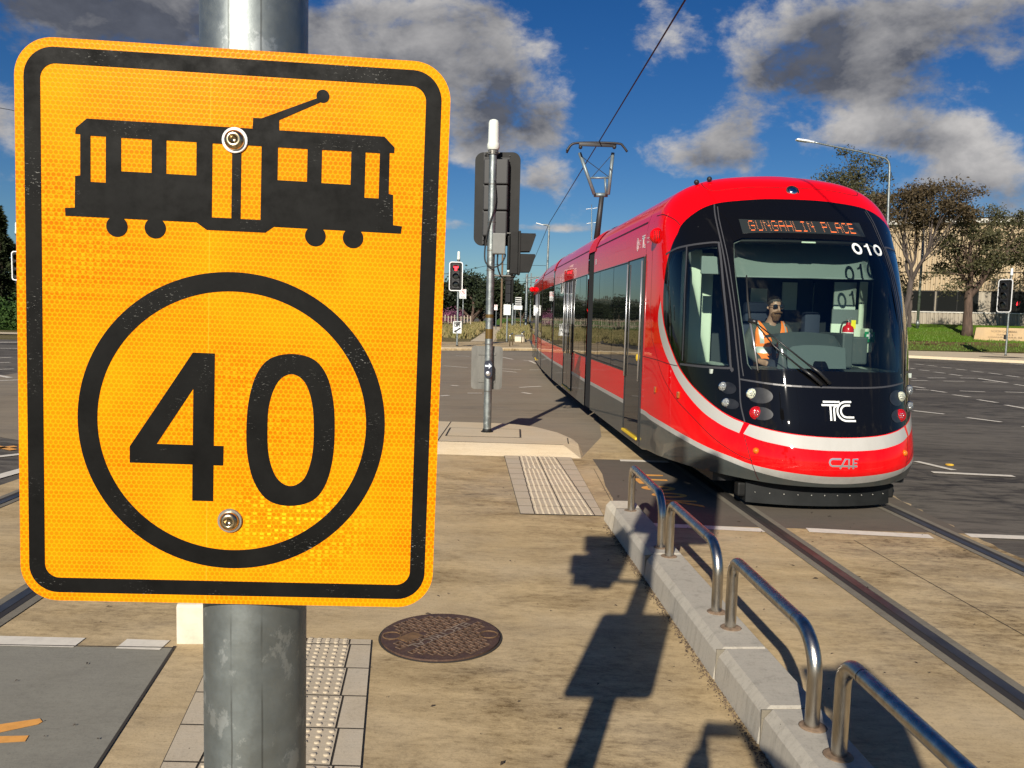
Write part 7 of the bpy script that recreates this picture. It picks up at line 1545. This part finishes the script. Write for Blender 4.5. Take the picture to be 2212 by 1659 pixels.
for i, (u, s_) in enumerate(((1140, .8), (1152, .9), (1108, .7), (1162, .8))):
    p = AT(u, 672, 230); d = dup(tall, (p.x, p.y, 0), i * 2.1, ['low tree on the skyline left of the far line pole', 'skyline tree touching the tram tail', 'low skyline tree behind the slatted board', 'skyline tree behind the tram tail'][i], 'skyline trees'); d.scale = (s_, s_, s_)
M['far_wood'] = leafmat('far_wood', (.030, .040, .030), (.065, .070, .050))
mb = MB(); vs = []; fs = []
for i in range(16000):
    x = rng.uniform(-330, 520); yy = rng.uniform(420, 470); hgt = 6.5 + 3 * math.sin(x * .05) + 2.2 * math.sin(x * .17 + 1) + rng.uniform(0, 3); z = rng.uniform(0, 1) ** .8 * hgt; s_ = rng.uniform(.6, 1.5); o = len(vs)
    vs += [(x - s_, yy, z), (x + s_ * .3, yy - s_, z - s_ * .4), (x + s_, yy, z + s_ * .3), (x - s_ * .2, yy + s_ * .4, z + s_)]; fs.append((o, o + 1, o + 2, o + 3))
mb.add(vs, fs); stuff(mb.build('far_wood', M['far_wood'], recalc=False))
mb = MB(); n_ = 80
for r_, (Y, hh_) in enumerate(((900, 0), (1500, 1))):
    pass
vs = [(-1600 + 40 * i, 1500, -5) for i in range(n_)] + [(-1600 + 40 * i, 1900, 26 + 20 * math.sin(i * .21) + 10 * math.sin(i * .6 + 1)) for i in range(n_)] + [(-1600 + 40 * i, 2400, -5) for i in range(n_)]
mb.add(vs, [(r_ * n_ + i, r_ * n_ + i + 1, (r_ + 1) * n_ + i + 1, (r_ + 1) * n_ + i) for r_ in range(2) for i in range(n_ - 1)]); struct(mb.build('hills', mat('hill_blue', (.10, .12, .15), 1.0), smooth=True, recalc=False))  # blue-grey distance haze is put into the hills' base colour
# pine and shrubs in the sliver left of the sign
def pine(label, loc, h, seed, n=9000):
    rs = random.Random(seed); t = thing('pine_tree', label, 'tree', loc); MB().tube([(0, 0, -.1), (.05, 0, h * .5), (0, 0, h * .96)], [.28, .18, .03], 10).build('trunk', M['bark'], t, smooth=True); vs = []; fs = []
    for i in range(n):
        k = rs.random() ** .7; z = h * (.10 + .90 * (1 - k)); R_ = (h - z) * .30 * (.75 + .35 * math.sin(z * 3.1)) + .15; a = rs.uniform(0, 2 * PI); a += .25 * math.sin(a * 5 + z); rr = R_ * math.sqrt(rs.random()); p = Vector((rr * math.cos(a), rr * math.sin(a), z - rr * .22)); d = Vector((math.cos(a), math.sin(a), rs.uniform(-.4, .5))).normalized(); b_ = d.cross(Vector((rs.gauss(0, 1), rs.gauss(0, 1), 1))).normalized(); s_ = rs.uniform(.15, .34)
        o = len(vs); vs += [tuple(p - d * s_), tuple(p + b_ * s_ * .3), tuple(p + d * s_), tuple(p - b_ * s_ * .3)]; fs.append((o, o + 1, o + 2, o + 3))
    cr = MB(); cr.add(vs, fs); cr.build('crown', M['leaf_pine'], t, recalc=False); return t
q = AT(4, 690, 68); pine('dark pine at the left border rising behind the shrubs', (q.x, q.y, 0), 9.6, 2)
q = AT(-50, 690, 70); pine('second pine just outside the left border', (q.x, q.y, 0), 8.5, 3)
q = AT(34, 690, 80); d = dup(base_t, (q.x, q.y, 0), 2.2, 'dark tree beside the pine at the left border, mostly behind the sign', gt); d.scale = (.62, .62, .62)
leafy('shrub', 'leafy green shrub under the pine at the left border', 'shrub', (AT(10, 695, 60).x, 60, 0), (5, 2.5, 2.1), 6000, M['leaf_hedge'], .12, 5, lumps=26)
leafy('ground_cover', 'low bright green planting in front of the shrub at the left border', 'shrub', (AT(10, 700, 56).x, 56, 0), (8, 2.5, .8), 4000, M['leaf_hedge'], .10, 6, lumps=40)
